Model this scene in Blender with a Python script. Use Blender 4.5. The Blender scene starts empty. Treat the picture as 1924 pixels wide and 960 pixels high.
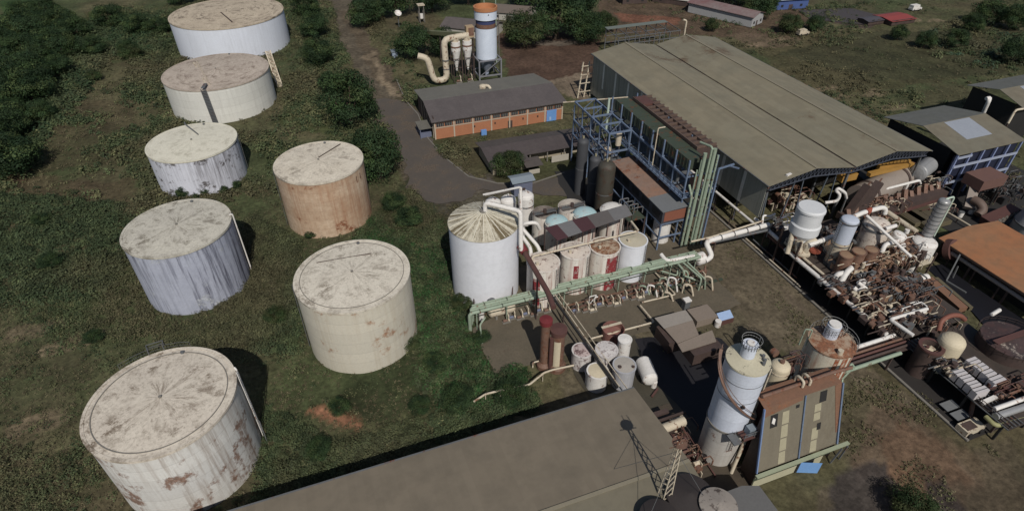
import bpy, math, random
import numpy as np
from mathutils import Vector, Matrix
random.seed(7); rng = np.random.default_rng(7)
R = math.radians; PI = math.pi
scene = bpy.context.scene
# ------------------------------------------------------------------ camera
cam = bpy.data.cameras.new('camera'); camo = bpy.data.objects.new('camera', cam)
scene.collection.objects.link(camo); scene.camera = camo
cam.sensor_width = 36; cam.lens = 36*1125/1924; cam.clip_end = 3000; cam.clip_start = .5
camo.location = (0, 0, 80); camo.rotation_euler = (R(90-38), 0, R(-20))
# ------------------------------------------------------------------ light
SUN_EL, SH_AZ = R(46), math.atan2(1, .09)        # elevation; direction the shadows run in plan
w = bpy.data.worlds.new('World'); scene.world = w; w.use_nodes = True
nt = w.node_tree; bg = nt.nodes['Background']
sky = nt.nodes.new('ShaderNodeTexSky'); sky.sky_type = 'NISHITA'; sky.sun_disc = False
sky.sun_elevation = SUN_EL; sky.sun_rotation = R(180-5.1); sky.air_density = 1; sky.dust_density = 1
nt.links.new(sky.outputs[0], bg.inputs[0]); bg.inputs[1].default_value = .05
sl = bpy.data.lights.new('sun', 'SUN'); sl.energy = 3.2; sl.angle = R(.5); sl.color = (1, .955, .88)
so = bpy.data.objects.new('sun', sl); scene.collection.objects.link(so)
d = Vector((math.cos(SH_AZ)*math.cos(SUN_EL), math.sin(SH_AZ)*math.cos(SUN_EL), -math.sin(SUN_EL)))
so.rotation_euler = d.to_track_quat('-Z', 'Y').to_euler(); so.location = (0, 0, 200)
scene.view_settings.view_transform = 'Standard'; scene.view_settings.look = 'None'
scene.view_settings.exposure = .16; scene.view_settings.gamma = 1
# ------------------------------------------------------------------ materials
def N(nt, t, **k):
    n = nt.nodes.new(t)
    for a, v in k.items():
        if a == 'inp':
            for i, x in v.items(): n.inputs[i].default_value = x
        else: setattr(n, a, v)
    return n
def c4(c): return (c[0], c[1], c[2], 1)
MATS = {}
def M(name, col, col2=None, scale=.35, amt=.5, streak=None, samt=.6, rust=None, ramt=.0, rscale=.5,
      rough=.65, metal=0, radial=None, courses=0, sheets=None, gloss=.4, bump=.15):
    if name in MATS: return MATS[name]
    m = bpy.data.materials.new(name); m.use_nodes = True; t = m.node_tree; L = t.links.new
    p = t.nodes['Principled BSDF']; p.inputs['Roughness'].default_value = rough; p.inputs['Metallic'].default_value = metal
    p.inputs['Specular IOR Level'].default_value = gloss
    tc = N(t, 'ShaderNodeTexCoord'); obj = tc.outputs['Object']
    def noise(vec, sc, det=6, ro=.6, mp=None):
        if mp:
            mm = N(t, 'ShaderNodeMapping', inp={3: mp}); L(vec, mm.inputs[0]); vec = mm.outputs[0]
        n = N(t, 'ShaderNodeTexNoise', inp={2: sc, 3: det, 4: ro}); L(vec, n.inputs['Vector']); return n.outputs[0]
    def rmp(v, a, b, hi=1):
        r = N(t, 'ShaderNodeMapRange', inp={1: a, 2: b, 3: 0, 4: hi}); L(v, r.inputs[0]); return r.outputs[0]
    def mix(f, A, B):
        x = N(t, 'ShaderNodeMix', data_type='RGBA')
        if isinstance(f, float): x.inputs[0].default_value = f
        else: L(f, x.inputs[0])
        for i, v in ((6, A), (7, B)):
            if isinstance(v, tuple): x.inputs[i].default_value = c4(v)
            else: L(v, x.inputs[i])
        return x.outputs[2]
    col2 = col2 or tuple(x*.72 for x in col)
    cur = mix(rmp(noise(obj, scale, 8, .65), .5-.22, .5+.22, amt), tuple(col), tuple(col2))
    cur = mix(rmp(noise(obj, scale*9, 5, .7), .42, .75, amt*.55), cur, tuple(x*.6 for x in col2))
    if sheets:            # sheets: (axis scale tuple, strength)
        mm = N(t, 'ShaderNodeMapping', inp={3: sheets[0]}); L(obj, mm.inputs[0])
        sn = N(t, 'ShaderNodeVectorMath', operation='FLOOR'); L(mm.outputs[0], sn.inputs[0])
        wn = N(t, 'ShaderNodeTexWhiteNoise', noise_dimensions='3D'); L(sn.outputs[0], wn.inputs[0])
        cur = mix(rmp(wn.outputs[0], 0, 1, sheets[1]), cur, tuple(x*.6 for x in col))
    if courses:
        sp = N(t, 'ShaderNodeSeparateXYZ'); L(obj, sp.inputs[0])
        dv = N(t, 'ShaderNodeMath', operation='DIVIDE', inp={1: courses}); L(sp.outputs[2], dv.inputs[0])
        fr = N(t, 'ShaderNodeMath', operation='FRACT'); L(dv.outputs[0], fr.inputs[0])
        lt = N(t, 'ShaderNodeMath', operation='LESS_THAN', inp={1: .05}); L(fr.outputs[0], lt.inputs[0])
        mu = N(t, 'ShaderNodeMath', operation='MULTIPLY', inp={1: .22}); L(lt.outputs[0], mu.inputs[0])
        cur = mix(mu.outputs[0], cur, tuple(x*.4 for x in col2))
        fl = N(t, 'ShaderNodeMath', operation='FLOOR'); L(dv.outputs[0], fl.inputs[0])
        w2 = N(t, 'ShaderNodeTexWhiteNoise', noise_dimensions='1D'); L(fl.outputs[0], w2.inputs['W'])
        cur = mix(rmp(w2.outputs[0], 0, 1, .16), cur, tuple(x*.6 for x in col2))
    if streak:
        s1 = noise(obj, 1.3, 5, .7, (1, 1, .05)); big = noise(obj, .12, 3, .5, (1, 1, .5))
        a1 = rmp(s1, .45, .72, samt); g = N(t, 'ShaderNodeMath', operation='MULTIPLY'); L(a1, g.inputs[0]); L(rmp(big, .34, .58, 1.2), g.inputs[1])
        cur = mix(g.outputs[0], cur, tuple(streak))
    if radial:            # stains that run down a conical roof
        sp = N(t, 'ShaderNodeSeparateXYZ'); L(obj, sp.inputs[0])
        at = N(t, 'ShaderNodeMath', operation='ARCTAN2'); L(sp.outputs[1], at.inputs[0]); L(sp.outputs[0], at.inputs[1])
        ln = N(t, 'ShaderNodeVectorMath', operation='LENGTH'); L(obj, ln.inputs[0])
        cb = N(t, 'ShaderNodeCombineXYZ'); L(at.outputs[0], cb.inputs[0])
        ml = N(t, 'ShaderNodeMath', operation='MULTIPLY', inp={1: .3}); L(ln.outputs['Value'], ml.inputs[0]); L(ml.outputs[0], cb.inputs[1])
        a1 = rmp(noise(cb.outputs[0], 3.4, 10, .85), .485, .56, radial[1])
        g = N(t, 'ShaderNodeMath', operation='MULTIPLY'); L(a1, g.inputs[0]); L(rmp(noise(obj, .2, 5, .65), .38, .62, 1.1), g.inputs[1])
        cur = mix(g.outputs[0], cur, tuple(radial[0]))
        cur = mix(rmp(noise(obj, 2.2, 8, .8), .53, .6, .45*radial[1]), cur, tuple(x*.8 for x in radial[0]))
    if rust:
        r1 = rmp(noise(obj, rscale, 9, .72), .62-ramt*.3, .68-ramt*.3, .9)
        cur = mix(r1, cur, mix(rmp(noise(obj, 2.5, 4), .35, .65), tuple(rust), tuple(x*.45 for x in rust)))
    L(cur, p.inputs['Base Color'])
    if bump:
        b = N(t, 'ShaderNodeBump', inp={0: bump, 1: .1}); L(noise(obj, 3., 6, .7), b.inputs['Height']); L(b.outputs[0], p.inputs['Normal'])
    MATS[name] = m; return m
RUST = (.17, .062, .03); DRUST = (.085, .036, .024)
m_blk = M('dark_steel', (.022, .021, .021), (.012, .012, .013))
m_gst = M('grey_steel', (.12, .125, .13), (.07, .07, .07), rust=RUST, ramt=.2)
m_rst = M('rusty_steel', (.2, .115, .08), (.1, .058, .044), amt=.8, rscale=1.2, rust=(.2, .08, .045), ramt=.3)
m_drs = M('dark_rusty_steel', (.085, .056, .048), (.042, .031, .028), amt=.8)
m_brn = M('brown_steel', (.11, .05, .042), (.06, .032, .028), amt=.6)
m_red = M('red_oxide_paint', (.17, .022, .026), (.11, .025, .025), amt=.6)
m_blu = M('blue_frame_paint', (.14, .185, .27), (.08, .11, .16), rust=RUST, ramt=.12, rscale=1.4)
m_bl2 = M('deep_blue_paint', (.05, .07, .3), (.04, .05, .15))
m_grn = M('pale_green_paint', (.27, .33, .25), (.17, .21, .155), rust=RUST, ramt=.15, rscale=1.3)
m_dgr = M('dull_green_paint', (.05, .066, .045), (.035, .04, .03), rust=RUST, ramt=.25)
m_wht = M('white_pipe_paint', (.68, .66, .63), (.5, .46, .42), rust=(.26, .12, .07), ramt=.15, rscale=.9)
m_crm = M('cream_paint', (.52, .46, .36), (.38, .31, .22), rust=RUST, ramt=.22, rscale=.9)
m_slv = M('silver_cladding', (.4, .4, .4), (.22, .22, .22), rough=.4, metal=.3, courses=.9)
m_cnc = M('concrete', (.2, .185, .165), (.13, .12, .1))
m_rail = M('galvanised_rail', (.3, .3, .29), (.2, .2, .19))
m_tan = M('dusty_tan_steel', (.3, .2, .13), (.17, .1, .07), rust=(.2, .09, .05), ramt=.3, rscale=1.5)
m_yel = M('yellow_crane_paint', (.36, .2, .045), (.22, .12, .04))
m_ora = M('orange_rust', (.33, .12, .05), (.2, .08, .05), scale=.8)
# ------------------------------------------------------------------ objects
C = scene.collection
SPLIT = dict(ridge_caps='ridge_cap', eaves_gutter='eaves_gutter', flanges='flange', side_wall='side_wall', weld_seams='weld_seam', columns='column', posts='post', legs='leg', pipes='pipe', light_panels='light_panel', cross_beams='cross_beam', blue_columns='blue_column', blue_legs='blue_leg',
             pipework='pipe', fittings='fitting', valves='valve', brackets='bracket', low_wall='low_wall', front_walkway='front_walkway', ducts='duct', red_flanges='red_flange', clamps='clamp',
             loops='loop', saddles='saddle', supports='support', roller_boxes='roller_box', machine_boxes='machine_box', bands='band', vessels='vessel', looped_pipes='looped_pipe', pipe_pair='pipe',
             long_rails='long_rail', wall_cladding='wall_panel', stiffeners='stiffener', porch_posts='porch_post', bracing='brace', wheels='wheel', louvre_slats='louvre_slat', hatch='hatch', louvre='louvre_bar', post='post', header='header',
             trestle='trestle_leg', wall='wall', roof_walkway='roof_walkway', nozzles='nozzle', ribs='rib', stacks='stack', panels='panel', green_pipe='green_pipe', frame='frame', purlins='purlin', base='base', support='support', tray='tray', brown_pipe='brown_pipe', grating='grating', gable='gable', shrubs='shrub', handrails='handrail')
def prim(f):          # every shape a builder adds is remembered, so that separate pieces can become separate parts
    def g(s, *a, **k):
        if s.lv == 0: s.pr.append((len(s.v), len(s.f)))
        s.lv += 1; r = f(s, *a, **k); s.lv -= 1; return r
    return g
def _prop(o, label=None, cat=None, group=None, kind=None):
    if label: o['label'] = label
    if cat: o['category'] = cat
    if group: o['group'] = group
    if kind: o['kind'] = kind
    return o
def thing(name, label, cat, loc, group=None, rz=0):
    o = bpy.data.objects.new(name, None); C.objects.link(o); o.empty_display_size = .5
    o.location = (loc[0], loc[1], loc[2] if len(loc) > 2 else 0); o.rotation_euler = (0, 0, rz)
    o['org'] = 0; del o['org']; ORG[o.name] = Vector(o.location) if rz == 0 else Vector((0, 0, 0))
    return _prop(o, label, cat, group)
ORG = {}
ORD = 'first second third fourth fifth sixth seventh eighth ninth tenth eleventh twelfth thirteenth fourteenth fifteenth sixteenth seventeenth'.split()
class MB:
    def __init__(s): s.v = []; s.f = []; s.sm = []; s.pr = []; s.lv = 0
    def add(s, V, F, smooth=False):
        if s.lv == 0: s.pr.append((len(s.v), len(s.f)))
        n = len(s.v); s.v += [tuple(x) for x in V]; s.f += [tuple(i+n for i in f) for f in F]; s.sm += [smooth]*len(F); return s
    @prim
    def box(s, x0, x1, y0, y1, z0, z1):
        V = [(x0,y0,z0),(x1,y0,z0),(x1,y1,z0),(x0,y1,z0),(x0,y0,z1),(x1,y0,z1),(x1,y1,z1),(x0,y1,z1)]
        return s.add(V, [(3,2,1,0),(4,5,6,7),(0,1,5,4),(1,2,6,5),(2,3,7,6),(3,0,4,7)])
    @prim
    def beam(s, a, b, w=.25, h=None):
        h = h or w; a = Vector(a); b = Vector(b); d = b-a
        if d.length < 1e-4: return s
        d.normalize(); u = Vector((0, 0, 1)) if abs(d.z) < .95 else Vector((0, 1, 0))
        x = d.cross(u).normalized(); y = x.cross(d).normalized()
        V = [p+x*sx*w/2+y*sy*h/2 for p in (a, b) for sx, sy in ((-1,-1),(1,-1),(1,1),(-1,1))]
        return s.add(V, [(3,2,1,0),(4,5,6,7),(0,1,5,4),(1,2,6,5),(2,3,7,6),(3,0,4,7)])
    @prim
    def cyl(s, c, r, h, seg=32, r2=None, cap=True, axis=(0, 0, 1)):
        r2 = r if r2 is None else r2; c = Vector(c); ax = Vector(axis).normalized()
        u = ax.orthogonal().normalized() if abs(ax.z) < .99 else Vector((1, 0, 0)); v = ax.cross(u)
        a = [2*PI*i/seg for i in range(seg)]
        B = [c+u*r*math.cos(k)+v*r*math.sin(k) for k in a]; T = [c+ax*h+u*r2*math.cos(k)+v*r2*math.sin(k) for k in a]
        s.add(B+T, [(i, (i+1) % seg, (i+1) % seg+seg, i+seg) for i in range(seg)], True)
        if cap: s.add(B, [tuple(range(seg))[::-1]]); s.add(T, [tuple(range(seg))])
        return s
    @prim
    def lathe(s, c, prof, seg=40, axis=(0, 0, 1)):
        c = Vector(c); ax = Vector(axis).normalized()
        u = ax.orthogonal().normalized() if abs(ax.z) < .99 else Vector((1, 0, 0)); v = ax.cross(u)
        for (r0, z0), (r1, z1) in zip(prof[:-1], prof[1:]):
            A = [c+ax*z0+u*r0*math.cos(2*PI*i/seg)+v*r0*math.sin(2*PI*i/seg) for i in range(seg)]
            B = [c+ax*z1+u*r1*math.cos(2*PI*i/seg)+v*r1*math.sin(2*PI*i/seg) for i in range(seg)]
            s.add(A+B, [(i, (i+1) % seg, (i+1) % seg+seg, i+seg) for i in range(seg)], True)
        return s
    @prim
    def dome(s, c, r, h, seg=32, axis=(0, 0, 1), n=6):
        return s.lathe(c, [(r*math.cos(PI/2*k/n), h*math.sin(PI/2*k/n)) for k in range(n)]+[(.001, h)], seg, axis)
    @prim
    def drum(s, a, b, r, seg=24, bulge=.35):        # closed vessel from a to b with dished ends
        a = Vector(a); b = Vector(b); d = (b-a).normalized(); s.cyl(a, r, (b-a).length, seg, cap=False, axis=d)
        s.dome(b, r, r*bulge, seg, d, 4); s.dome(a, r, r*bulge, seg, -d, 4); return s
    @prim
    def tube(s, pts, r, seg=10, bend=None):
        P = [Vector(p) for p in pts]
        if bend is None: bend = r*2.2
        Q = [P[0]]
        for i in range(1, len(P)-1):
            a = (P[i-1]-P[i]); b = (P[i+1]-P[i]); k = min(bend, a.length*.45, b.length*.45)
            A = P[i]+a.normalized()*k; B = P[i]+b.normalized()*k
            for t in (0, .33, .67, 1): Q.append(A*(1-t)**2+P[i]*2*t*(1-t)+B*t*t)
        Q.append(P[-1]); rings = []; pu = None
        for i, q in enumerate(Q):
            d = (Q[min(i+1, len(Q)-1)]-Q[max(i-1, 0)]).normalized()
            u = (pu-d*pu.dot(d)).normalized() if pu is not None and (pu-d*pu.dot(d)).length > 1e-3 else d.orthogonal().normalized()
            pu = u; v = d.cross(u); rings.append([q+u*r*math.cos(2*PI*k/seg)+v*r*math.sin(2*PI*k/seg) for k in range(seg)])
        V = [x for g in rings for x in g]
        F = [(g*seg+k, g*seg+(k+1) % seg, (g+1)*seg+(k+1) % seg, (g+1)*seg+k) for g in range(len(rings)-1) for k in range(seg)]
        s.add(V, F, True); s.add(rings[0], [tuple(range(seg))[::-1]]); s.add(rings[-1], [tuple(range(seg))]); return s
    @prim
    def poly(s, pts, th=None):                       # polygon in 3D, optional downward thickness
        n = len(pts); s.add(pts, [tuple(range(n))])
        if th:
            lo = [(p[0], p[1], p[2]-th) for p in pts]; s.add(lo, [tuple(range(n))[::-1]])
            s.add(list(pts)+lo, [(i, i+n, (i+1) % n+n, (i+1) % n) for i in range(n)])
        return s
    @prim
    def rail(s, pts, h=1.1, r=.04, post=1.5):
        pts = [Vector(p) for p in pts]; up = Vector((0, 0, h))
        for a, b in zip(pts[:-1], pts[1:]):
            s.beam(a+up, b+up, r*2); s.beam(a+up*.5, b+up*.5, r*1.6)
            n = max(1, int((b-a).length/post))
            for i in range(n+1):
                q = a.lerp(b, i/n); s.beam(q, q+up, r*2)
        return s
    @prim
    def ringrail(s, c, r, z, a0=0, a1=360, h=1.1, th=.045):
        th = min(th, .024)
        n = max(6, int((a1-a0)/15)); pts = [(c[0]+r*math.cos(R(a0+(a1-a0)*i/n)), c[1]+r*math.sin(R(a0+(a1-a0)*i/n)), z) for i in range(n+1)]
        return s.rail(pts, h, th, 2.5)
    @prim
    def ladder(s, a, b, w=.6, side=(1, 0, 0), t=.07):
        a = Vector(a); b = Vector(b); sd = Vector(side).normalized()*w/2
        s.beam(a-sd, b-sd, t); s.beam(a+sd, b+sd, t); n = int((b-a).length/.45)
        for i in range(n): q = a.lerp(b, (i+.5)/n); s.beam(q-sd, q+sd, t*.7)
        return s
    def build(s, name, mat, parent=None, label=None, **k):
        if name in SPLIT and parent is not None and 1 < len(s.pr) <= 100 and not (name == 'frame' and len(s.pr) > 0):
            first = None; ends = s.pr[1:]+[(len(s.v), len(s.f))]
            for (v0, f0), (v1, f1) in zip(s.pr, ends):
                if f1 == f0: continue
                q = MB(); q.v = s.v[v0:v1]; q.f = [tuple(i-v0 for i in f) for f in s.f[f0:f1]]; q.sm = s.sm[f0:f1]
                o = q.build(SPLIT[name], mat, parent, label, **k); first = first or o
            return first
        if name in SPLIT and name != 'frame': name = SPLIT[name]
        o0 = Vector((0, 0, 0)); top = parent
        while top is not None and top.parent is not None: top = top.parent
        if top is not None: o0 = ORG[top.name]
        me = bpy.data.meshes.new(name)
        if parent is None and 'org' in k: o0 = Vector(k.pop('org'))
        me.from_pydata([(x-o0.x, y-o0.y, z-o0.z) for x, y, z in s.v], [], s.f)
        me.polygons.foreach_set('use_smooth', s.sm); me.materials.append(mat); me.update()
        o = bpy.data.objects.new(name, me); C.objects.link(o)
        if parent is not None: o.parent = parent
        else: o.location = o0
        return _prop(o, label, **k)
def copy_tree(o, parent=None):
    c = o.copy(); C.objects.link(c); c.parent = parent
    if o.name in ORG: ORG[c.name] = ORG[o.name]
    for ch in list(o.children): copy_tree(ch, c)
    return c
# ------------------------------------------------------------------ ground
GRS = (.088, .08, .043); GR2 = (.056, .066, .03); DRT = (.09, .07, .045); DK = (.016, .022, .011)
ASP = (.05, .043, .038); PAD = (.1, .083, .056); RED = (.12, .062, .036); PAL = (.2, .155, .105)
s0, s1, t0, t1, st = -150, 340, -30, 450, 1.0
xs = np.arange(s0, s1+.1, st); ys = np.arange(t0, t1+.1, st); GX, GY = np.meshgrid(xs, ys)
def vnoise(x, y, sc, seed):
    r = np.random.default_rng(seed); T = r.random((256, 256)); X = x/sc+1000; Y = y/sc+1000
    i = np.floor(X).astype(int); j = np.floor(Y).astype(int); fx = X-i; fy = Y-j
    fx = fx*fx*(3-2*fx); fy = fy*fy*(3-2*fy)
    g = lambda a, b: T[a % 256, b % 256]
    return (g(i, j)*(1-fx)+g(i+1, j)*fx)*(1-fy)+(g(i, j+1)*(1-fx)+g(i+1, j+1)*fx)*fy
def fbm(x, y, sc, seed, o=4): return sum(vnoise(x, y, sc/2**k, seed+k)*.5**k for k in range(o))/sum(.5**k for k in range(o))
def inpoly(x, y, P):
    c = np.zeros(x.shape, bool); n = len(P)
    for i in range(n):
        x1, y1 = P[i][:2]; x2, y2 = P[(i+1) % n][:2]
        k = ((y1 > y) != (y2 > y)) & (x < (x2-x1)*(y-y1)/((y2-y1) or 1e-9)+x1); c ^= k
    return c
wx = GX+(fbm(GX, GY, 9, 3)-.5)*7; wy = GY+(fbm(GX, GY, 9, 9)-.5)*7
col = np.empty(GX.shape+(3,)); n1 = fbm(GX, GY, 26, 1); n2 = fbm(GX, GY, 7, 2)
k = np.clip((n1-.42)*5, 0, 1)[..., None]; col[:] = np.array(GRS)*(1-k)+np.array(GR2)*k
k = np.clip((fbm(GX, GY, 18, 21)-.55)*7, 0, 1)[..., None]*.45; col[:] = col*(1-k)+np.array((.075, .056, .036))*k
def paint(P, c, a=1., soft=True):
    m = inpoly(wx if soft else GX, wy if soft else GY, P); col[m] = col[m]*(1-a)+np.array(c)*a
# roads, yards and bare earth
ROADP = [(22.83, 332.19),(17.99, 248.98),(18.56, 212.92),(20.35, 187.97),(20.37, 167.47),(20.88, 146.56),(20.61, 131.93),(22.42, 123.33),(28.23, 119.96),(36.77, 123.33),(55.05, 113.51),(60.01, 124.70),(50.13, 122.57),(41.79, 125.60),(35.74, 131.49),(32.89, 142.19),(30.96, 155.58),(31.86, 173.11),(30.40, 184.31),(31.21, 203.10),(29.94, 244.63),(33.41, 328.35)]
paint(ROADP, (.095, .077, .057), .9)
paint([(149.21, 286.20),(239.84, 253.21),(210.94, 192.78),(173.43, 199.27),(123.63, 224.56)], (.085,.06,.04))
paint([(79.98, 240.45),(121.56, 225.31),(100.34, 183.15),(81.91, 165.56),(84.04, 178.84),(68.48, 194.75)], (.075, .047, .034))
paint([(91.58, 227.66),(111.27, 219.11),(108.53, 213.36),(80.87, 223.42)], (.12,.1,.08), .8)
paint([(138.23, 247.85),(163.19, 230.34),(157.41, 221.29),(136.04, 233.76)], (.15,.07,.045), .9)
paint([(81.54, 182.24),(99.03, 189.04),(86.77, 163.79),(80.39, 170.64)], (.16,.125,.09), .9)
paint([(20.35, 187.97),(35.23, 191.76),(31.20, 159.81),(27.35, 156.89),(31.53, 142.68),(39.46, 125.06),(61.67, 118.36),(75.32, 147.47),(31.68, 155.31)], (.052,.046,.024), .5)
paint([(23.62, 293.05),(23.96, 246.80),(23.81, 208.38),(27.82, 188.85),(31.69, 183.84),(31.21, 203.10),(29.94, 244.63),(29.32, 290.97)], (.09,.068,.045), .7)
paint([(26.91, 226.74),(29.16, 225.93),(28.49, 189.53),(24.86, 191.77)], PAL, .8)
paint([(26.45, 236.12),(29.04, 233.29),(26.16, 222.33),(23.16, 228.11)], PAL, .6)
paint([(22.90, 131.09),(42.44, 129.63),(42.02, 116.20),(29.68, 115.73),(26.11, 112.32),(23.71, 117.91)], (.085,.073,.06), .7)
paint([(19.87, 82.21),(48.03, 97.69),(78.64, 97.92),(76.07, 83.30),(68.28, 60.00),(47.57, 49.26),(30.22, 53.31),(33.23, 64.34),(29.83, 71.09),(24.32, 73.09)], PAD, .85)
paint([(26.14, 84.81),(41.04, 81.95),(39.52, 73.50),(24.32, 73.09)], (.11,.085,.055), .7)
paint([(62.50, 94.59),(88.05, 110.17),(87.05, 79.30),(84.32, 43.15),(82.00, 22.38),(79.66, 14.75),(50.75, 25.27),(63.48, 30.98),(76.47, 43.50),(68.28, 60.00),(72.82, 78.56)], (.105,.085,.058), .95)
paint([(80.63, 71.98),(82.75, 62.55),(79.12, 45.04),(77.93, 34.85),(80.73, 41.95),(81.25, 52.37)], (.12,.095,.068), .7)
paint([(77.32, 43.19),(84.87, 29.13),(89.08, 23.58),(82.63, 16.91),(71.81, 21.69),(63.64, 29.06),(69.90, 37.77)], (.115,.078,.052), .6)
paint([(77.89, 33.78),(83.31, 29.70),(80.58, 23.82),(73.21, 22.90),(72.41, 29.65)], RED, .35)
paint([(61.34, 30.82),(70.94, 28.26),(68.31, 22.12),(54.84, 23.78)], (.045,.038,.036), .85)
paint([(73.92, 25.32),(78.33, 23.72),(76.74, 19.05),(69.05, 21.02)], (.05,.04,.038), .8)
paint([(70.94, 28.26),(74.66, 25.97),(73.23, 20.33),(69.01, 21.87)], (.15,.09,.055), .8)
paint([(79.16, 46.31),(78.03, 38.17),(70.87, 31.19),(63.48, 30.98)], (.075,.068,.04), .7)
paint([(86.24, 26.59),(94.58, 25.60),(82.11, 13.85),(76.03, 19.31)], (.085,.068,.045), .7)
paint([(-9.59, 70.64),(-1.34, 64.80),(-2.47, 63.03),(-7.18, 65.28),(-9.79, 68.43)], (.26,.125,.075), .9)
paint([(-83.16, 179.79),(-72.83, 177.55),(-72.98, 167.37),(-80.27, 168.64)], (.12,.07,.045), .6)
paint([(-87.12, 176.79),(-46.21, 159.03),(-47.39, 148.74),(-82.90, 161.67)], (.065,.045,.028), .6)
paint([(-77.50, 219.21),(-53.08, 219.22),(-46.27, 171.00),(-71.42, 171.07)], (.06,.047,.027), .6)
paint([(169.37, 200.75),(150.27, 99.46),(149.94, 140.80),(245.84, 135.60),(233.10, 151.70),(210.94, 192.78)], (.06,.05,.026), .6)
paint([(171.44, 207.16),(193.78, 191.86),(181.07, 183.03),(165.47, 188.71)], (.12,.085,.06), .6)
paint([(219.46, 221.77),(245.41, 216.77),(240.28, 193.46),(226.11, 190.96),(218.29, 213.61)], (.07,.05,.045), .9)
for q in [(167.68, 145.95),(177.69, 137.55),(175.75, 127.03),(165.26, 139.75),(174.52, 190.66),(183.89, 192.68),(241.19, 198.69),(266.30, 189.55),(258.21, 193.31),(253.20, 194.32),(-51.80, 80.99),(-49.14, 99.83),(-57.18, 105.67)]:
    m = ((GX-q[0])/5)**2+((GY-q[1])/2.4)**2+(fbm(GX, GY, 3, 40)-.5)*3 < 1; col[m] = col[m]*.45+np.array((.2,.15,.1))*.55
paint([(-2.00, 200.62),(11.69, 186.75),(7.23, 164.92),(-9.60, 182.21),(-6.37, 197.69)], (.04,.052,.018), .7)
paint([(-127.16, 366.38),(-110.42, 360.29),(-104.48, 322.90),(-115.38, 319.04)], (.03,.06,.018), .8)
paint([(3.08, 114.05),(24.12, 136.30),(24.94, 112.75),(19.17, 87.35),(29.83, 71.09),(27.90, 63.68),(14.65, 61.24),(-5.39, 66.27)], (.028,.036,.016), .7)
paint([(173.19, 179.58),(219.25, 189.76),(287.85, 164.79),(241.95, 131.61),(188.49, 145.85)], (.032,.035,.018), .6)
hz = (fbm(GX, GY, 6, 50)-.5)*.5*(~inpoly(GX, GY, ROADP))
road_zone = inpoly(GX, GY, [(18, 20), (95, 20), (95, 112), (18, 112)]) | inpoly(GX, GY, [(20, 110), (150, 110), (150, 190), (30, 190)])
hz = np.where(road_zone, hz*.08, hz)-.02
nx, ny = len(xs), len(ys)
co = np.stack([GX, GY, hz-.12], -1).reshape(-1, 3).astype(np.float32)
ii = (np.arange(ny-1)[:, None]*nx+np.arange(nx-1)[None, :]).ravel()
qd = np.stack([ii, ii+1, ii+nx+1, ii+nx], 1).astype(np.int32)
def npmesh(name, co, quads, colors=None, smooth=False):
    me = bpy.data.meshes.new(name); me.vertices.add(len(co)); me.vertices.foreach_set('co', co.astype(np.float32).ravel())
    me.loops.add(quads.size); me.loops.foreach_set('vertex_index', quads.astype(np.int32).ravel()); me.polygons.add(len(quads))
    me.polygons.foreach_set('loop_start', (np.arange(len(quads))*4).astype(np.int32))
    me.polygons.foreach_set('loop_total', np.full(len(quads), 4, np.int32))
    if smooth: me.polygons.foreach_set('use_smooth', np.ones(len(quads), bool))
    me.update(calc_edges=True)
    if colors is not None:
        a = me.color_attributes.new('cover', 'FLOAT_COLOR', 'POINT'); a.data.foreach_set('color', np.concatenate([colors, np.ones((len(colors), 1))], 1).astype(np.float32).ravel())
    return me
def attr_mat(name, var=.35, sc=1.2, bump=.4, trans=0, rough=.9, fine=6):
    m = bpy.data.materials.new(name); m.use_nodes = True; t = m.node_tree; L = t.links.new; p = t.nodes['Principled BSDF']
    p.inputs['Roughness'].default_value = rough; p.inputs['Specular IOR Level'].default_value = .15
    a = N(t, 'ShaderNodeVertexColor', layer_name='cover'); tc = N(t, 'ShaderNodeTexCoord')
    n1 = N(t, 'ShaderNodeTexNoise', inp={2: sc, 3: 9, 4: .72}); L(tc.outputs['Object'], n1.inputs['Vector'])
    n2 = N(t, 'ShaderNodeTexNoise', inp={2: sc*.14, 3: 5, 4: .6}); L(tc.outputs['Object'], n2.inputs['Vector'])
    r1 = N(t, 'ShaderNodeMapRange', inp={1: .3, 2: .7, 3: 1-var, 4: 1+var}); L(n1.outputs[0], r1.inputs[0])
    r2 = N(t, 'ShaderNodeMapRange', inp={1: .3, 2: .7, 3: 1-var*.7, 4: 1+var*.7}); L(n2.outputs[0], r2.inputs[0])
    mu = N(t, 'ShaderNodeMath', operation='MULTIPLY'); L(r1.outputs[0], mu.inputs[0]); L(r2.outputs[0], mu.inputs[1])
    vm = N(t, 'ShaderNodeVectorMath', operation='SCALE'); L(a.outputs[0], vm.inputs[0]); L(mu.outputs[0], vm.inputs[3])
    L(vm.outputs[0], p.inputs['Base Color'])
    if bump:
        b = N(t, 'ShaderNodeBump', inp={0: bump, 1: .3}); L(n1.outputs[0], b.inputs['Height']); L(b.outputs[0], p.inputs['Normal'])
    return m
g_m = attr_mat('ground_cover', .5, .9, .9)
me = npmesh('ground', co, qd, col.reshape(-1, 3), True); me.materials.append(g_m)
go = bpy.data.objects.new('ground', me); C.objects.link(go); _prop(go, kind='structure')
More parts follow.
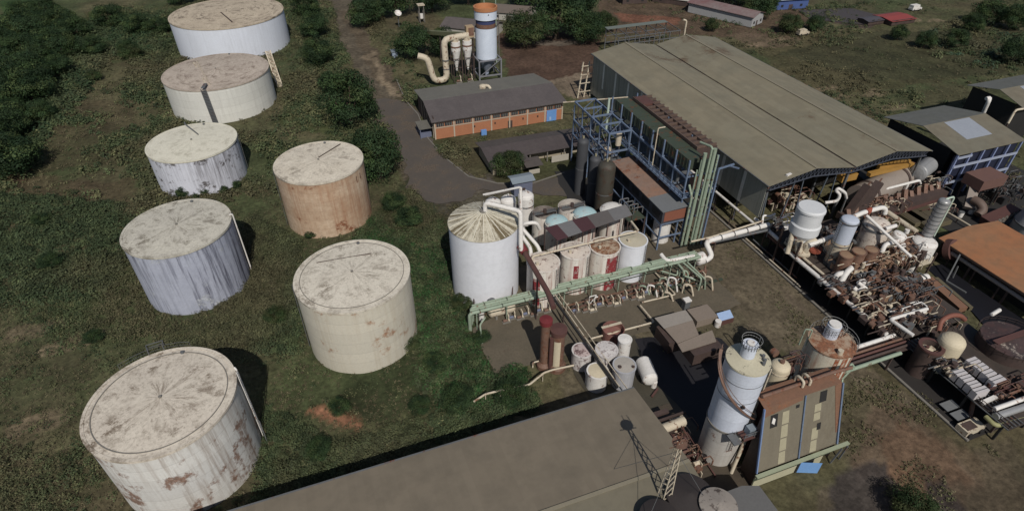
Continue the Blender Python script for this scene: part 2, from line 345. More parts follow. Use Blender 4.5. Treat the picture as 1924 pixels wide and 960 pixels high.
# outer sheet far past the frame
MB().poly([(-1500, -1500, -1.6), (1800, -1500, -1.6), (1800, 2200, -1.6), (-1500, 2200, -1.6)]).build('ground_beyond', M('far_grass', (.04, .042, .022), (.03, .034, .018), scale=.02), kind='structure')
def jag(P, a=.6, n_=1.5):
    Q = []
    for p, q in zip(P, P[1:]+P[:1]):
        L_ = math.hypot(q[0]-p[0], q[1]-p[1]); n = max(1, int(L_/n_))
        for i in range(n):
            x = p[0]+(q[0]-p[0])*i/n; y = p[1]+(q[1]-p[1])*i/n; A_ = np.array([[x]]), np.array([[y]])
            Q.append((x+(fbm(*A_, 4, 90)[0, 0]-.5)*3*a, y+(fbm(*A_, 4, 95)[0, 0]-.5)*3*a, p[2]))
    return Q
m_asp = M('old_asphalt', (.07, .06, .053), (.1, .082, .066), scale=.16, amt=.9, rough=.85, rust=(.13, .1, .075), ramt=.34, rscale=.16)
MB().poly(jag([(p[0], p[1], .03) for p in (ROADP[3:19]+[(26.84, 187.40), (23.08, 188.76)])[::-1]], 1.7)).build('road', m_asp, kind='structure')
kb = MB()
for a, b in zip(ROADP[11:19], ROADP[12:20]): kb.beam((a[0], a[1], .06), (b[0], b[1], .06), .3, .22)
for a, b in zip(ROADP[1:6], ROADP[2:7]): pass
kb.beam((85.6, 28, .08), (85.6, 112, .08), .45, .3)
kb.build('kerb', m_cnc, kind='structure')
m_pad = M('stained_concrete_pad', (.125, .102, .072), (.08, .068, .048), scale=.25, amt=.9, rough=.9, rust=(.13, .1, .07), ramt=.1, rscale=.3)
MB().poly(jag([(20.5, 66, .01), (72, 66, .01), (72, 92, .01), (33, 92, .01), (33, 83, .01), (20.5, 78, .01)])).build('concrete_pad', m_pad, kind='structure')
# ------------------------------------------------------------------ vegetation
m_leaf = attr_mat('foliage', .4, 1.5, 0, rough=.7)
def leaves(cen, nrm, size, colr, asp=.7):
    n = len(cen); nrm = nrm/np.linalg.norm(nrm, axis=1, keepdims=True)
    r = rng.normal(size=(n, 3)); u = np.cross(nrm, r); u /= np.linalg.norm(u, axis=1, keepdims=True)+1e-9; v = np.cross(nrm, u)
    su = size[:, None]*.5; sv = su*asp
    P = np.stack([cen-u*su, cen-v*sv, cen+u*su, cen+v*sv], 1)
    return P.reshape(-1, 3), np.arange(4*n).reshape(-1, 4), np.repeat(colr, 4, 0)
KEEP = []          # circles (s,t,r) and boxes kept free of plants
def free(x, y):
    ok = np.ones(len(x), bool)
    for k in KEEP:
        if len(k) == 3: ok &= (x-k[0])**2+(y-k[1])**2 > k[2]**2
        else: ok &= ~((x > k[0]) & (x < k[1]) & (y > k[2]) & (y < k[3]))
    return ok & ~inpoly(x, y, ROADP)
def bushes(n, region, rad, leafn, leaf, cols, seed, dens=None, flat=.75, hmul=1.):
    r = np.random.default_rng(seed); x0, x1, y0, y1 = region
    x = r.uniform(x0, x1, n*6); y = r.uniform(y0, y1, n*6); ok = free(x, y)
    if dens is not None: ok &= r.random(len(x)) < dens(x, y)
    x = x[ok][:n]; y = y[ok][:n]; n = len(x); rr = rad[0]*(rad[1]/rad[0])**(r.random(n)**1.8)
    L = leafn; th = r.uniform(0, 2*PI, (n, L)); cz = r.uniform(.0, 1, (n, L))**.8; sz = np.sqrt(1-cz**2); q = r.uniform(.65, 1.08, (n, L))
    D = np.stack([sz*np.cos(th), sz*np.sin(th), cz], -1); wob = 1+.35*np.sin(3*th+rr[:, None]*9)
    cen = np.stack([x[:, None]+D[..., 0]*rr[:, None]*q*wob, y[:, None]+D[..., 1]*rr[:, None]*q*wob, D[..., 2]*rr[:, None]*q*flat*hmul], -1)
    cen += r.normal(size=cen.shape)*.08
    nr = D+r.normal(size=D.shape)*.3+np.array([0, -.15, .55]); sz_ = leaf*(.6+.8*r.random((n, L)))*np.clip(rr, .5, 2)[:, None]**.3
    c = np.array(cols)[r.integers(0, len(cols), n)]*(.7+.6*r.random((n, 1)))*1.25
    dry = np.clip((fbm(x, y, 30, 123)-.47)*6, 0, 1)[:, None]*.6; c = c*(1-dry)+np.array((.085, .068, .04))*(.8+.5*r.random((n, 1)))*dry; c = c[:, None, :]*(.8+.4*r.random((n, L, 1)))
    return leaves(cen.reshape(-1, 3), nr.reshape(-1, 3), sz_.ravel(), c.reshape(-1, 3))
def merge_mesh(name, parts):
    off = 0; V = []; Q = []; K = []
    for v, q, c in parts: V.append(v); Q.append(q+off); K.append(c); off += len(v)
    me = npmesh(name, np.concatenate(V), np.concatenate(Q), np.concatenate(K)); me.materials.append(m_leaf); return me
T = {'a': (-27.18, 65.81, 9.59, 14.00), 'b': (1.3, 83.6, 9.67, 14.3), 'c': (-.1, 126.1, 9.65, 14.1), 'd': (-28.1, 109.7, 9.62, 14.0),
     'e': (-29, 155.5, 10.56, 9.9), 'f': (-24.2, 202.7, 15.5, 10.5), 'g': (-21.18, 261.25, 20.58, 12.00)}
WT = (26.60, 88.65, 6.62, 16.00)
for k_ in T.values(): KEEP.append((k_[0], k_[1], k_[2]+.2))
KEEP += [(WT[0], WT[1], WT[2]+.3), (20, 72, 66, 95), (27, 150, 62, 92), (-19, 42, 20, 50), (42, 100, 20, 46), (66, 150, 30, 180), (30, 75, 152, 180),
         (40, 76, 126, 146), (34, 66, 95, 125), (50, 86, 46, 120), (26, 66, 50, 66)]
G1 = (.047, .06, .027); G2 = (.031, .044, .021); G3 = (.075, .077, .037); G4 = (.1, .086, .05); G5 = (.07, .057, .036)
def ds(x, y): return np.clip((fbm(x, y, 17, 61)-.47)*5, .05, 1)
def dg(x, y): return np.clip((fbm(x, y, 12, 66)-.35)*5, .1, 1)
parts = [bushes(5200, (-65, 30, 38, 150), (.45, 1.7), 42, .24, [G1, G2, G1, G3], 11, ds),
         bushes(13000, (-70, 32, 36, 160), (.2, .6), 16, .17, [G3, G4, G5, G1, G4, G5], 12, dg, hmul=.8),
         bushes(5600, (-110, 40, 140, 330), (.8, 2.7), 40, .46, [G1, G2, G3], 13, ds),
         bushes(7000, (-110, 40, 140, 340), (.35, 1.0), 14, .3, [G3, G4, G1, G5], 14, dg, hmul=.8)]
# the thick dark strip between the tanks and along the yard
def dband(x, y): return np.where(inpoly(x, y, [(0.32, 110.87),(20.35, 132.02),(23.78, 113.17),(18.35, 84.36),(29.34, 69.85),(27.00, 59.08),(12.65, 57.53),(7.41, 68.63),(11.82, 83.58)]), .95, 0.)
def dband2(x, y): return np.where(inpoly(x, y, [(-27.33, 97.84),(-18.08, 133.12),(-8.16, 118.14),(-8.68, 97.49),(-10.78, 83.06),(-16.19, 85.03),(-23.43, 90.47)]), .9, 0.)
def dband3(x, y): return np.where(inpoly(x, y, [(-18.74, 53.80),(-16.63, 72.63),(-6.04, 61.19),(13.00, 61.84),(27.87, 61.18),(24.95, 56.35),(-2.16, 54.87)]), .8, 0.)
def dwood(x, y): return np.where(inpoly(x, y, [(-132.04, 317.62),(-102.63, 314.40),(-53.04, 312.37),(-45.25, 265.41),(-66.81, 260.86),(-68.74, 220.39),(-73.18, 197.80),(-72.12, 174.27),(-91.05, 178.22)]), .9, 0.)
parts += [bushes(2600, (-150, -20, 150, 330), (1.2, 3.6), 60, .55, [G2, (.02, .036, .017), G1], 17, dwood)]
def dleft(x, y): return np.where(inpoly(x, y, [(-87.04, 168.39),(-61.27, 155.85),(-46.16, 148.30),(-42.50, 126.45),(-45.49, 110.88),(-72.28, 117.35)]), .8, 0.)
parts += [bushes(1300, (-85, -20, 80, 165), (.7, 2.6), 70, .32, [G1, G2, G2], 18, dleft),
          bushes(900, (-75, 25, 110, 330), (1.0, 3.0), 70, .45, [G1, G2], 19, lambda x, y: np.where(inpoly(x, y, [(-59.70, 277.25),(-44.74, 285.84),(-43.04, 235.34),(-45.65, 207.62),(-56.37, 220.42)])|inpoly(x, y, [(0.85, 301.33),(19.07, 294.70),(16.79, 224.59),(12.35, 204.93),(-0.16, 225.14)]), .8, 0.)),
          bushes(1500, (-10, 40, 50, 140), (.5, 2.1), 90, .24, [G1, G2, (.02, .05, .016)], 15, dband),
          bushes(900, (-25, 0, 60, 130), (.5, 1.9), 90, .24, [G2, G1], 16, dband2),
          bushes(700, (-25, 30, 46, 75), (.5, 1.7), 90, .22, [G1, G2], 17, dband3)]
so_ = bpy.data.objects.new('scrub', merge_mesh('scrub', parts)); C.objects.link(so_); _prop(so_, 'low tangled scrub and grass around the storage tanks', 'scrub', kind='stuff')
def dr(x, y): return np.clip((fbm(x, y, 22, 71)-.5)*8, .02, 1)*np.where(y-.1*(x-130) > 75, 1, 0)
def dyard(x, y): return np.clip((fbm(x, y, 5, 77)-.5)*5, .0, 1)
parts = [bushes(2600, (140, 340, 60, 330), (.6, 2.2), 40, .42, [G1, G2, G2, G3], 31, dr),
         bushes(5200, (130, 340, 60, 330), (.3, .9), 12, .3, [G3, G4, G4, G1], 32, dg)]
KEEP[:] = [k_ for k_ in KEEP if len(k_) == 3] + [(20, 72, 66, 95), (87, 150, 28, 92), (42, 66, 20, 46), (88, 150, 30, 180), (30, 75, 152, 180), (40, 76, 126, 146)]
parts += [bushes(1400, (200, 340, 90, 330), (1.2, 3.4), 70, .55, [G1, G2, G2, (.03, .05, .03)], 37, lambda x, y: np.where(inpoly(x, y, [(238.53, 175.57),(273.68, 185.26),(322.82, 175.56),(257.75, 131.27),(233.46, 141.22),(225.60, 154.43)]), .22, .0)),
          bushes(1500, (66, 88, 10, 60), (.12, .35), 9, .22, [G3, G4, (.05, .05, .024)], 33, dyard, hmul=.7),
          bushes(1500, (20, 85, 60, 125), (.12, .4), 8, .22, [G3, G4], 34, dyard, hmul=.7),
          bushes(500, (32, 72, 126, 154), (.2, .9), 16, .3, [G3, G1, G4], 35, dyard)]
so_ = bpy.data.objects.new('rough_grass', merge_mesh('rough_grass', parts)); C.objects.link(so_); _prop(so_, 'rough grass and weeds in the yard and the field', 'grass', kind='stuff')
m_bark = M('bark', (.07, .05, .035), (.04, .03, .022))
def crown_mesh(seed, rx, rz, nl, n, leaf, cols):
    r = np.random.default_rng(seed); lob = []
    for i in range(nl):
        th = r.uniform(0, 2*PI); cz = r.uniform(-.75, 1); sz = math.sqrt(max(0, 1-cz*cz)); q = r.uniform(.5, .82)
        lob.append((sz*math.cos(th)*rx*q, sz*math.sin(th)*rx*q, cz*rz*q, rx*r.uniform(.24, .42)))
    lob = np.array(lob); k = r.integers(0, nl, n); D = r.normal(size=(n, 3)); D /= np.linalg.norm(D, axis=1, keepdims=True)
    D[:, 2] = np.where(r.random(n) < .55, np.abs(D[:, 2]), D[:, 2]); q = r.uniform(.72, 1.06, n)[:, None]
    cen = lob[k, :3]+D*lob[k, 3:4]*q*np.array([1, 1, .8]); nr = D+r.normal(size=D.shape)*.4
    c = np.array(cols)[r.integers(0, len(cols), nl)][k]*(.75+.5*r.random((nl, 1)))[k]*(.75+.5*r.random((n, 1)))
    v, qd_, cc = leaves(cen, nr, leaf*(.6+.8*r.random(n)), c); me = npmesh('crown', v, qd_, cc); me.materials.append(m_leaf); return me, lob
CR = []
TD = [(.032, .056, .02), (.018, .036, .015), (.055, .076, .028), (.026, .046, .02)]
TG = [(.035, .055, .02), (.022, .04, .015), (.05, .06, .025)]
for i in range(5): CR.append(crown_mesh(100+i, 1, .85, 44+4*i, 11000, .058, TG if i == 3 else TD))
def tree(s_, t_, r, label, group=None, var=0, name='broadleaf_tree', cat='tree', hz=1.0):
    H = r*.78*hz; root = thing(name, label, cat, (s_, t_, 0), group)
    cme, lob = CR[var]; tr = MB(); tr.lathe((s_, t_, -.2), [(r*.075, 0), (r*.05, H*.5), (r*.035, H*.95)], 10)
    for k in range(6):
        l = lob[k]; tr.tube([(s_, t_, H*.4), (s_+l[0]*r*.5, t_+l[1]*r*.5, H*.7+l[2]*r*.3), (s_+l[0]*r*.9, t_+l[1]*r*.9, H+l[2]*r*.8*hz)], r*.02, 6)
    tr.build('trunk', m_bark, root)
    o = bpy.data.objects.new('crown', cme); C.objects.link(o); o.parent = root; o.location = (0, 0, H); o.scale = (r, r, r*hz); o.rotation_euler = (0, 0, random.uniform(0, 6.28))
    return root
tree(*(11.42, 173.01, 8.50), 'big round dark mango tree between the third row tank and the road', var=0, hz=1.15)
tree(*(13.98, 138.83, 7.48), 'wide dark tree beside the rust stained tank at the road edge', var=1, hz=1.15)
tree(*(45.90, 128.95, 4.47), 'rounded green tree in front of the low dark roofed annex', var=3)
tree(*(6.25, 129.22, 2.87), 'small dark tree tight against the right wall of the brown tank', var=2)
for p_, l, vv in (((7.49, 226.83, 6.43), 'dark tree on the left road edge just right of the topmost white tank', 2), ((8.85, 202.32, 3.94), 'smaller dark tree below another one on the left road edge', 1),
              ((8.93, 257.74, 6.47), 'dark tree high on the left road edge above its neighbours', 0), ((8.12, 290.11, 6.63), 'dark tree at the top frame edge right of the top tank', 4),
              ((41.22, 222.73, 7.81), 'leafy tree on the grass left of the beige dust pipe', 0), ((53.10, 220.83, 6.66), 'tree directly behind the beige dust pipe and cyclones', 2),
              ((31.24, 265.67, 7.91), 'dark tree at the top of the dirt road, on its right side', 1), ((45.93, 276.34, 9.47), 'dark tree behind the white satellite dish', 4),
              ((62.39, 277.19, 9.65), 'dark tree behind the small grey house, left side', 2), ((81.21, 282.94, 8.73), 'tree cut by the top edge behind the grey house', 0),
              ((84.93, 219.32, 8.76), 'bright green tree right of the blue and white silo', 3), ((100.69, 224.34, 11.86), 'broad tree crown in the middle of the group behind the yard', 0),
              ((109.61, 215.63, 7.84), 'tree at the right end of the group behind the yard', 1), ((106.21, 264.75, 10.96), 'tree at the top edge right of the silo masts', 4),
              ((120.43, 249.23, 11.83), 'tree at the top edge above the red dirt yard', 2), ((122.59, 224.94, 5.53), 'small tree next to the left corner of the big hall', 3),
              ((192.07, 216.57, 6.97), 'dark tree right of the long red and grey shed', 1), ((196.39, 235.51, 9.83), 'dark tree at the top edge behind the long shed', 0),
              ((205.79, 226.74, 6.06), 'dark tree just left of the blue edged roof', 4), ((164.98, 210.98, 3.33), 'low tree below the long open shed', 3),
              ((193.37, 197.72, 5.07), 'dry brown bushy tree above the white parked trailer', 3), ((205.69, 196.16, 4.00), 'small dark tree right of the dry brown tree', 1),
              ((228.75, 175.66, 3.86), 'lone dark bush tree in the far field', 2), ((230.83, 164.92, 4.15), 'lone dark tree in the field right of another', 1),
              ((241.56, 161.02, 4.57), 'dark tree in the thicket at the right field edge', 0), ((281.10, 178.60, 6.86), 'wide dark tree at the far top right', 2),
              ((283.90, 169.93, 6.71), 'dark tree at the top right frame edge', 1), ((264.98, 173.11, 4.87), 'dark tree left of the wide one at the far top right', 4),
              ((246.58, 140.95, 5.87), 'dark tree above the grey hall roof at the right edge', 0),
              ((66.81, 22.00, 3.12), 'bright green bushy tree on the dark patch at the bottom right', 3)):
    tree(*p_, l, var=vv, hz=.95)
for p_, l in (((-80.86, 291.82, 6.49), 'tree at the back of the wood, left of the widest tank by two crowns'), ((-70.76, 302.80, 7.24), 'wide tree in the strip of wood behind the field, nearer the top edge'), ((-58.55, 287.96, 6.58), 'tree in the strip of wood just left of the widest tank'),
              ((-49.81, 286.23, 5.07), 'smaller tree touching the left wall of the widest tank'), ((-71.54, 268.65, 5.29), 'lower tree in front of the wood strip left of the widest tank'), ((-60.07, 264.48, 4.07), 'small round tree in front of the wood strip left of the tanks'), ((-45.38, 329.02, 6.24), 'tree at the top edge behind the widest tank')):
    tree(*p_, l, var=random.choice((0, 1, 2, 4)), hz=.75)
r_ = random.Random(5); k_ = 0
for i in range(400):
    u = r_.uniform(-40, 300); v = r_.uniform(20, 330)
    if k_ >= 64: break
    yy = 330-(u)*1.15
    if u < 60+max(0, (300-v))*.35 and v > 30+u*.05 and not (v > 300 and u > 40):
        # plan position worked out on the ground plane
        dx = (u-962)/1125; dy = -(v-480)/1125; P_ = R(38); q = np.array([dx, math.cos(P_)+dy*math.sin(P_), -math.sin(P_)+dy*math.cos(P_)]); q = q*80/-q[2]
        a_ = R(20); s_, t_ = q[0]*math.cos(a_)+q[1]*math.sin(a_), -q[0]*math.sin(a_)+q[1]*math.cos(a_)
        tree(s_, t_, r_.uniform(4.5, 8.5), 'dense dark green tree in the wood along the left edge of the tank field', 'trees of the wood at the left edge', var=r_.choice((0, 1, 2, 4)), hz=.8); k_ += 1
# ------------------------------------------------------------------ the seven storage tanks
TOPC = dict(rough=.8, radial=((.12, .085, .055), .85), scale=.22, amt=.8)
def storage_tank(key, label, wall, roofm, rise=.045, extras=None):
    x, y, r, h = T[key]; t = thing('storage_tank', label, 'tank', (x, y, 0), 'storage tanks in the scrub field')
    MB().cyl((x, y, -.3), r, h+.3, 96, cap=False).build('shell', wall, t)
    MB().lathe((x, y, h), [(r-.25, 0), (r*.5, r*rise*.55), (.25, r*rise), (.001, r*rise)], 96).build('roof', roofm, t)
    MB().lathe((x, y, h), [(r+.01, -.35), (r+.14, -.35), (r+.14, .06), (r-.3, .06), (r-.3, -.02)], 96).build('rim', roofm, t)
    MB().cyl((x, y, h+r*rise-.05), .22, .3, 14).build('vent', m_cnc, t)
    b = MB()
    for a in (75,): b.cyl((x+(r-1.1)*math.cos(R(a)), y+(r-1.1)*math.sin(R(a)), h-.1), .28, .45, 12)
    b.build('hatch', m_gst, t)
    return t, x, y, r, h
def pt(x, y, r, a, z): return (x+r*math.cos(R(a)), y+r*math.sin(R(a)), z)
m_ta = M('tank_wall_streaked_white', (.64, .63, .6), (.5, .48, .45), streak=(.22, .16, .12), samt=.85, rust=(.24, .13, .085), ramt=.24, rscale=.2, courses=2.3)
m_tat = M('tank_top_stained_a', (.62, .56, .47), (.5, .44, .37), **{**TOPC})
t, x, y, r, h = storage_tank('a', 'nearest storage tank at the bottom left, streaked white wall and black speckled beige top', m_ta, m_tat)
MB().lathe((x, y, h), [(r-1.0, .03), (r-1.0, .14), (r-1.12, .14), (r-1.12, .03)], 96).build('roof_ring', m_cnc, t)
MB().ringrail((x, y), r+.1, h, 70, 128, 1.1, .05).rail([pt(x, y, r+.1, 92, h), pt(x, y, r+1.2, 92, h), pt(x, y, r+1.2, 104, h), pt(x, y, r+.1, 104, h)], 1.1, .05).build('guard_rail', m_gst, t)
b = MB().ladder(pt(x, y, r+.35, 6, 0), pt(x, y, r+.35, 6, h+.8), .7, (0, 1, 0), .1)
b.tube([pt(x, y, r+.15, 14, h+.3), pt(x, y, r+.3, 12, h), pt(x, y, r+.3, 12, 1)], .13); b.build('ladder', m_wht, t)
MB().rail([pt(x, y, r+.7, 2, 3), pt(x, y, r+.9, -4, 0)], 1, .05).build('stair_rail', m_gst, t)
m_tb = M('tank_wall_cream', (.56, .52, .43), (.5, .47, .4), streak=(.33, .25, .16), samt=.4, rust=(.38, .2, .11), ramt=.12, rscale=.13, courses=2.3)
m_tbt = M('tank_top_stained_b', (.64, .59, .5), (.53, .48, .4), rough=.8, radial=((.13, .1, .07), .75), scale=.3, amt=.7)
t, x, y, r, h = storage_tank('b', 'cream walled storage tank in the middle front, rusty patch low on its right side', m_tb, m_tbt)
MB().lathe((x, y, h), [(r-.9, .03), (r-.9, .12), (r-1.0, .12), (r-1.0, .03)], 96).build('roof_ring', m_cnc, t)
MB().ladder(pt(x, y, r+.3, 178, 0), pt(x, y, r+.3, 178, h), .6, (0, 1, 0), .08).build('ladder', m_gst, t)
MB().beam((x-5.5, y+5, h+.16), (x+4, y+4.2, h+.3), .12).build('roof_pipe', m_drs, t)
m_tc = M('tank_wall_rusty_beige', (.58, .47, .35), (.38, .23, .14), scale=.14, amt=.9, streak=(.27, .12, .06), samt=.8, rust=(.24, .085, .04), ramt=.1, rscale=.3, courses=2.3)
m_tct = M('tank_top_stained_c', (.66, .6, .5), (.52, .46, .37), rough=.8, radial=((.1, .075, .055), .6), scale=.22, amt=.8)
t, x, y, r, h = storage_tank('c', 'brown rust stained storage tank beside the two dark trees at the road', m_tc, m_tct)
MB().beam((x+.2, y+1, h+.5), (x+5.6, y+6.4, h+.2), .16).build('roof_pipe', m_drs, t)
MB().poly([pt(x, y, r+.02, a_, z_) for a_, z_ in ((-44, h-1.6), (-33, h-1.6), (-33, h-3.0), (-44, h-3.0))]).build('rust_patch', m_rst, t)
MB().ladder(pt(x, y, r+.25, 186, 0), pt(x, y, r+.25, 186, h), .6, (0, 1, 0), .07).build('ladder', m_gst, t)
m_td = M('tank_wall_blue_grey', (.42, .44, .52), (.25, .265, .33), streak=(.06, .062, .09), samt=1.25, courses=0, rust=(.5, .52, .56), ramt=.12, rscale=.3)
m_tdt = M('tank_top_stained_d', (.55, .52, .44), (.42, .39, .34), rough=.8, radial=((.14, .12, .09), .9), scale=.25, amt=.7)
t, x, y, r, h = storage_tank('d', 'storage tank with blue grey wall covered in dark vertical streaks', m_td, m_tdt)
b = MB(); b.tube([pt(x, y, r-.2, 2, h+.3), pt(x, y, r+.35, 2, h+.3), pt(x, y, r+.35, 2, .5)], .14); b.build('downpipe', m_wht, t)
MB().ladder(pt(x, y, r+.3, 9, 0), pt(x, y, r+.3, 9, h), .6, (0, 1, 0), .07).build('ladder', m_gst, t)
m_te = M('tank_wall_mottled_white', (.6, .61, .67), (.5, .51, .57), streak=(.12, .11, .12), samt=.9, rust=(.1, .085, .08), ramt=.22, rscale=.35)
m_tet = M('tank_top_stained_e', (.63, .6, .5), (.56, .53, .44), rough=.8, radial=((.15, .13, .08), .35), scale=.2)
t, x, y, r, h = storage_tank('e', 'short white storage tank with black mould blotches and shrubs growing at its wall', m_te, m_tet)
MB().tube([(x-2, y+r-.2, h+.9), (x-2, y+r-1, h+.9), (x+1.5, y+2.5, h+.5)], .16).build('roof_pipe', m_gst, t)
MB().ladder(pt(x, y, r+.25, 4, 0), pt(x, y, r+.25, 4, h), .6, (0, 1, 0), .07).build('ladder', m_gst, t)
m_tf = M('tank_wall_plain_white', (.66, .65, .6), (.58, .57, .52), streak=(.33, .31, .27), samt=.3, courses=2.3)
m_tft = M('tank_top_stained_f', (.5, .43, .36), (.36, .3, .25), rough=.8, radial=((.15, .11, .085), .8), scale=.12, amt=.9)
t, x, y, r, h = storage_tank('f', 'white storage tank second from the top with a dark stair strip down its front', m_tf, m_tft)
b = MB()
pA = (-31.00, 211.83, 10.80); pB = (-26.52, 190.81, 10.80); b.beam(pA, pB, .5, .25); b.beam((pA[0]+.9, pA[1], pA[2]), (pB[0]+.9, pB[1], pB[2]), .18, .9); b.build('roof_walkway', m_crm, t)
b = MB(); a0 = math.degrees(math.atan2(pB[1]-y, pB[0]-x)); b.ladder(pt(x, y, r+.6, a0, h+.6), pt(x, y, r+.5, a0+1.5, 0), 1.3, (1, 0, 0), .16); b.beam(pt(x, y, r+.35, a0, h), pt(x, y, r+.3, a0+1.5, 0), 1.1, .1)
b.beam(pt(x, y, r-3, a0, h+.9), pt(x, y, r+.6, a0, h+.9), 1.0, .15); b.build('wall_stair', m_gst, t)
m_tg = M('tank_wall_bluish_white', (.64, .67, .74), (.58, .6, .66), streak=(.38, .39, .42), samt=.3)
m_tgt = M('tank_top_stained_g', (.54, .46, .35), (.4, .33, .25), rough=.8, radial=((.13, .1, .075), .9), scale=.14, amt=.9)
t, x, y, r, h = storage_tank('g', 'widest storage tank, cut by the top edge, clean white wall', m_tg, m_tgt, .035)
MB().beam((x-2, y-2, h+.7), (x+2, y-r*.72, h+.35), .35).build('roof_pipe', m_drs, t)
pA = (-8.54, 219.11, 9.50); pB = (-7.18, 210.57, 0.00)
b = MB(); b.ladder(pA, pB, 1.6, (1, .2, 0), .3)
for k in range(9):
    q = Vector(pA).lerp(Vector(pB), k/8); q2 = Vector(pA).lerp(Vector(pB), min(1, (k+1)/8)); b.beam((q.x-.8, q.y, q.z), (q2.x+.8, q2.y, q2.z), .2)
b.build('lattice_stair', m_crm, t)
# shrubs against the mottled tank
for i, (u, v, w_) in enumerate(((346,366,34), (385,366,26), (372,380,20), (425,366,22), (448,352,26))):
    s_, t_, r_ = (-33.30, 145.67, 2.24) if i == 0 else ((-28.41, 145.46, 1.73) if i == 1 else ((-30.29, 143.54, 1.31) if i == 2 else ((-23.68, 144.26, 1.60) if i == 3 else (-20.79, 145.90, 1.62))))
    tree(s_, t_, r_*.7, ('leftmost of the shrubs against the mottled white tank', 'second shrub from the left against the mottled white tank', 'small low shrub in front of the mottled white tank between two taller ones',
         'thin shrub right of centre against the mottled white tank', 'rightmost shrub against the mottled white tank')[i], 'shrubs against the mottled white tank', var=2, name='shrub', cat='shrub', hz=1.25)
for p_, l in (((-66.98, 238.83, 3.70),'grey green shrub on the slope left of the two top tanks'), ((-57.44, 257.45, 5.98),'broad shrub on the slope left of the top tank'),
              ((-5.26, 118.16, 2.04),'shrub against the left foot of the rusty brown tank'), ((-5.25, 67.34, 2.61),'shrub beside the bare orange earth patch'),
              ((8.42, 77.46, 2.90),'tall shrub at the right foot of the cream walled tank'), ((13.00, 61.84, 3.94),'dark shrub on the verge behind the long grey roof'),
              ((6.99, 62.89, 2.61),'dark shrub left of another one behind the long grey roof'), ((21.60, 59.87, 3.98),'dark spiky shrub under the cream pipeline'),
              ((-9.34, 60.38, 2.84),'dark green shrub left of the long grey roof shadow'), ((20.51, 84.39, 3.13),'bright green shrub at the foot of the white cone roofed tank'),
              ((21.10, 74.26, 2.44),'green shrub below the end of the green pipe rack'), ((-13.96, 92.97, 3.05),'dark shrub between the two middle tanks'),
              ((-45.47, 98.49, 2.44),'grey green shrub left of the lower left tank'), ((-57.71, 126.07, 3.39),'shrub in the grass at the left, below the wood'),
              ((-63.59, 144.97, 3.10),'shrub in the grass just below the wood edge'), ((11.70, 70.87, 3.26),'dark green shrub on the bank right of the cream tank'),
              ((16.79, 115.71, 4.96),'broad green shrub at the end of the tree row by the yard'), ((14.61, 123.67, 4.50),'green shrub just below the wide dark roadside tree')):
    tree(p_[0], p_[1], p_[2]*.75, l, var=random.choice((0, 2, 3)), name='shrub', cat='shrub', hz=.7)
# ------------------------------------------------------------------ white tank with the cone roof
x, y, r, h = WT; t = thing('cone_roof_tank', 'tall smooth white tank with a ribbed, mossy cone roof', 'tank', (x, y, 0))
MB().cyl((x, y, -.2), r, h+.2, 72, cap=False).build('shell', M('tank_wall_clean_white', (.66, .67, .71), (.62, .63, .67), scale=.1, courses=0), t)
m_cone = M('mossy_cone_roof', (.58, .54, .44), (.42, .38, .29), scale=.5, amt=.8, radial=((.13, .1, .055), 1.3), rust=(.15, .12, .07), ramt=.12, rscale=1.2)
m_rib = M('pale_rib', (.6, .57, .48), (.5, .46, .37))
MB().lathe((x, y, h), [(r+.12, -.08), (r+.12, .0), (.5, 2.1), (.001, 2.2)], 72).build('cone_roof', m_cone, t)
b = MB()
for k in range(20): a = 18*k; b.beam(pt(x, y, r+.05, a, h+.08), pt(x, y, .6, a, h+2.16), .14, .12)
b.build('roof_ribs', m_rib, t); MB().cyl((x, y, h+2.05), .7, .35, 20).build('centre_cap', m_cnc, t)
MB().tube([(x+.3, y-.2, h+2.2), (x+.3, y-.2, h+4.2), (31.57, 85.31, 19.50), (32.17, 84.72, 19.50), (32.57, 84.24, 13.00)][0:3]+[(32.32, 84.30, 19.50), (31.91, 82.73, 12.00)], .42, 14, .9).build('roof_pipe', m_wht, t)
t = thing('pipe', 'white upright pipe standing between the cone roofed tank and the vessels', 'pipe', (35.68, 92.08, 0.00)); 
MB().tube([(36.95, 95.56, 4.00), (37.92, 99.04, 15.00)], .34, 12).build('riser', m_wht, t); MB().tube([(37.92, 99.04, 15.00), (31.19, 103.50, 12.00)], .22, 10).build('branch', m_wht, t)
t = thing('pipe', 'pair of white sloping pipes right of the cone roofed tank', 'pipe', (38.20, 97.08, 0.00))
b = MB(); b.tube([(33.85, 88.15, 11.50), (35.57, 86.98, 8.50), (34.90, 84.93, 7.00)], .38, 12); b.tube([(34.55, 89.43, 12.00), (37.11, 87.16, 8.50), (37.34, 86.25, 7.50)], .38, 12); b.build('pipe_pair', m_wht, t)
t = thing('pipe', 'white arched pipe beside the open topped tanks', 'pipe', (40.33, 102.66, 0.00))
MB().tube([(37.68, 96.51, 4.00), (36.92, 94.68, 9.00), (39.65, 94.10, 9.00), (40.52, 94.34, 7.00)], .4, 12).build('arch', m_wht, t)
t = thing('grey_posts', 'row of thin dark hooked posts in front of the white cone tank', 'pipes', (23.76, 79.24, 0.00))
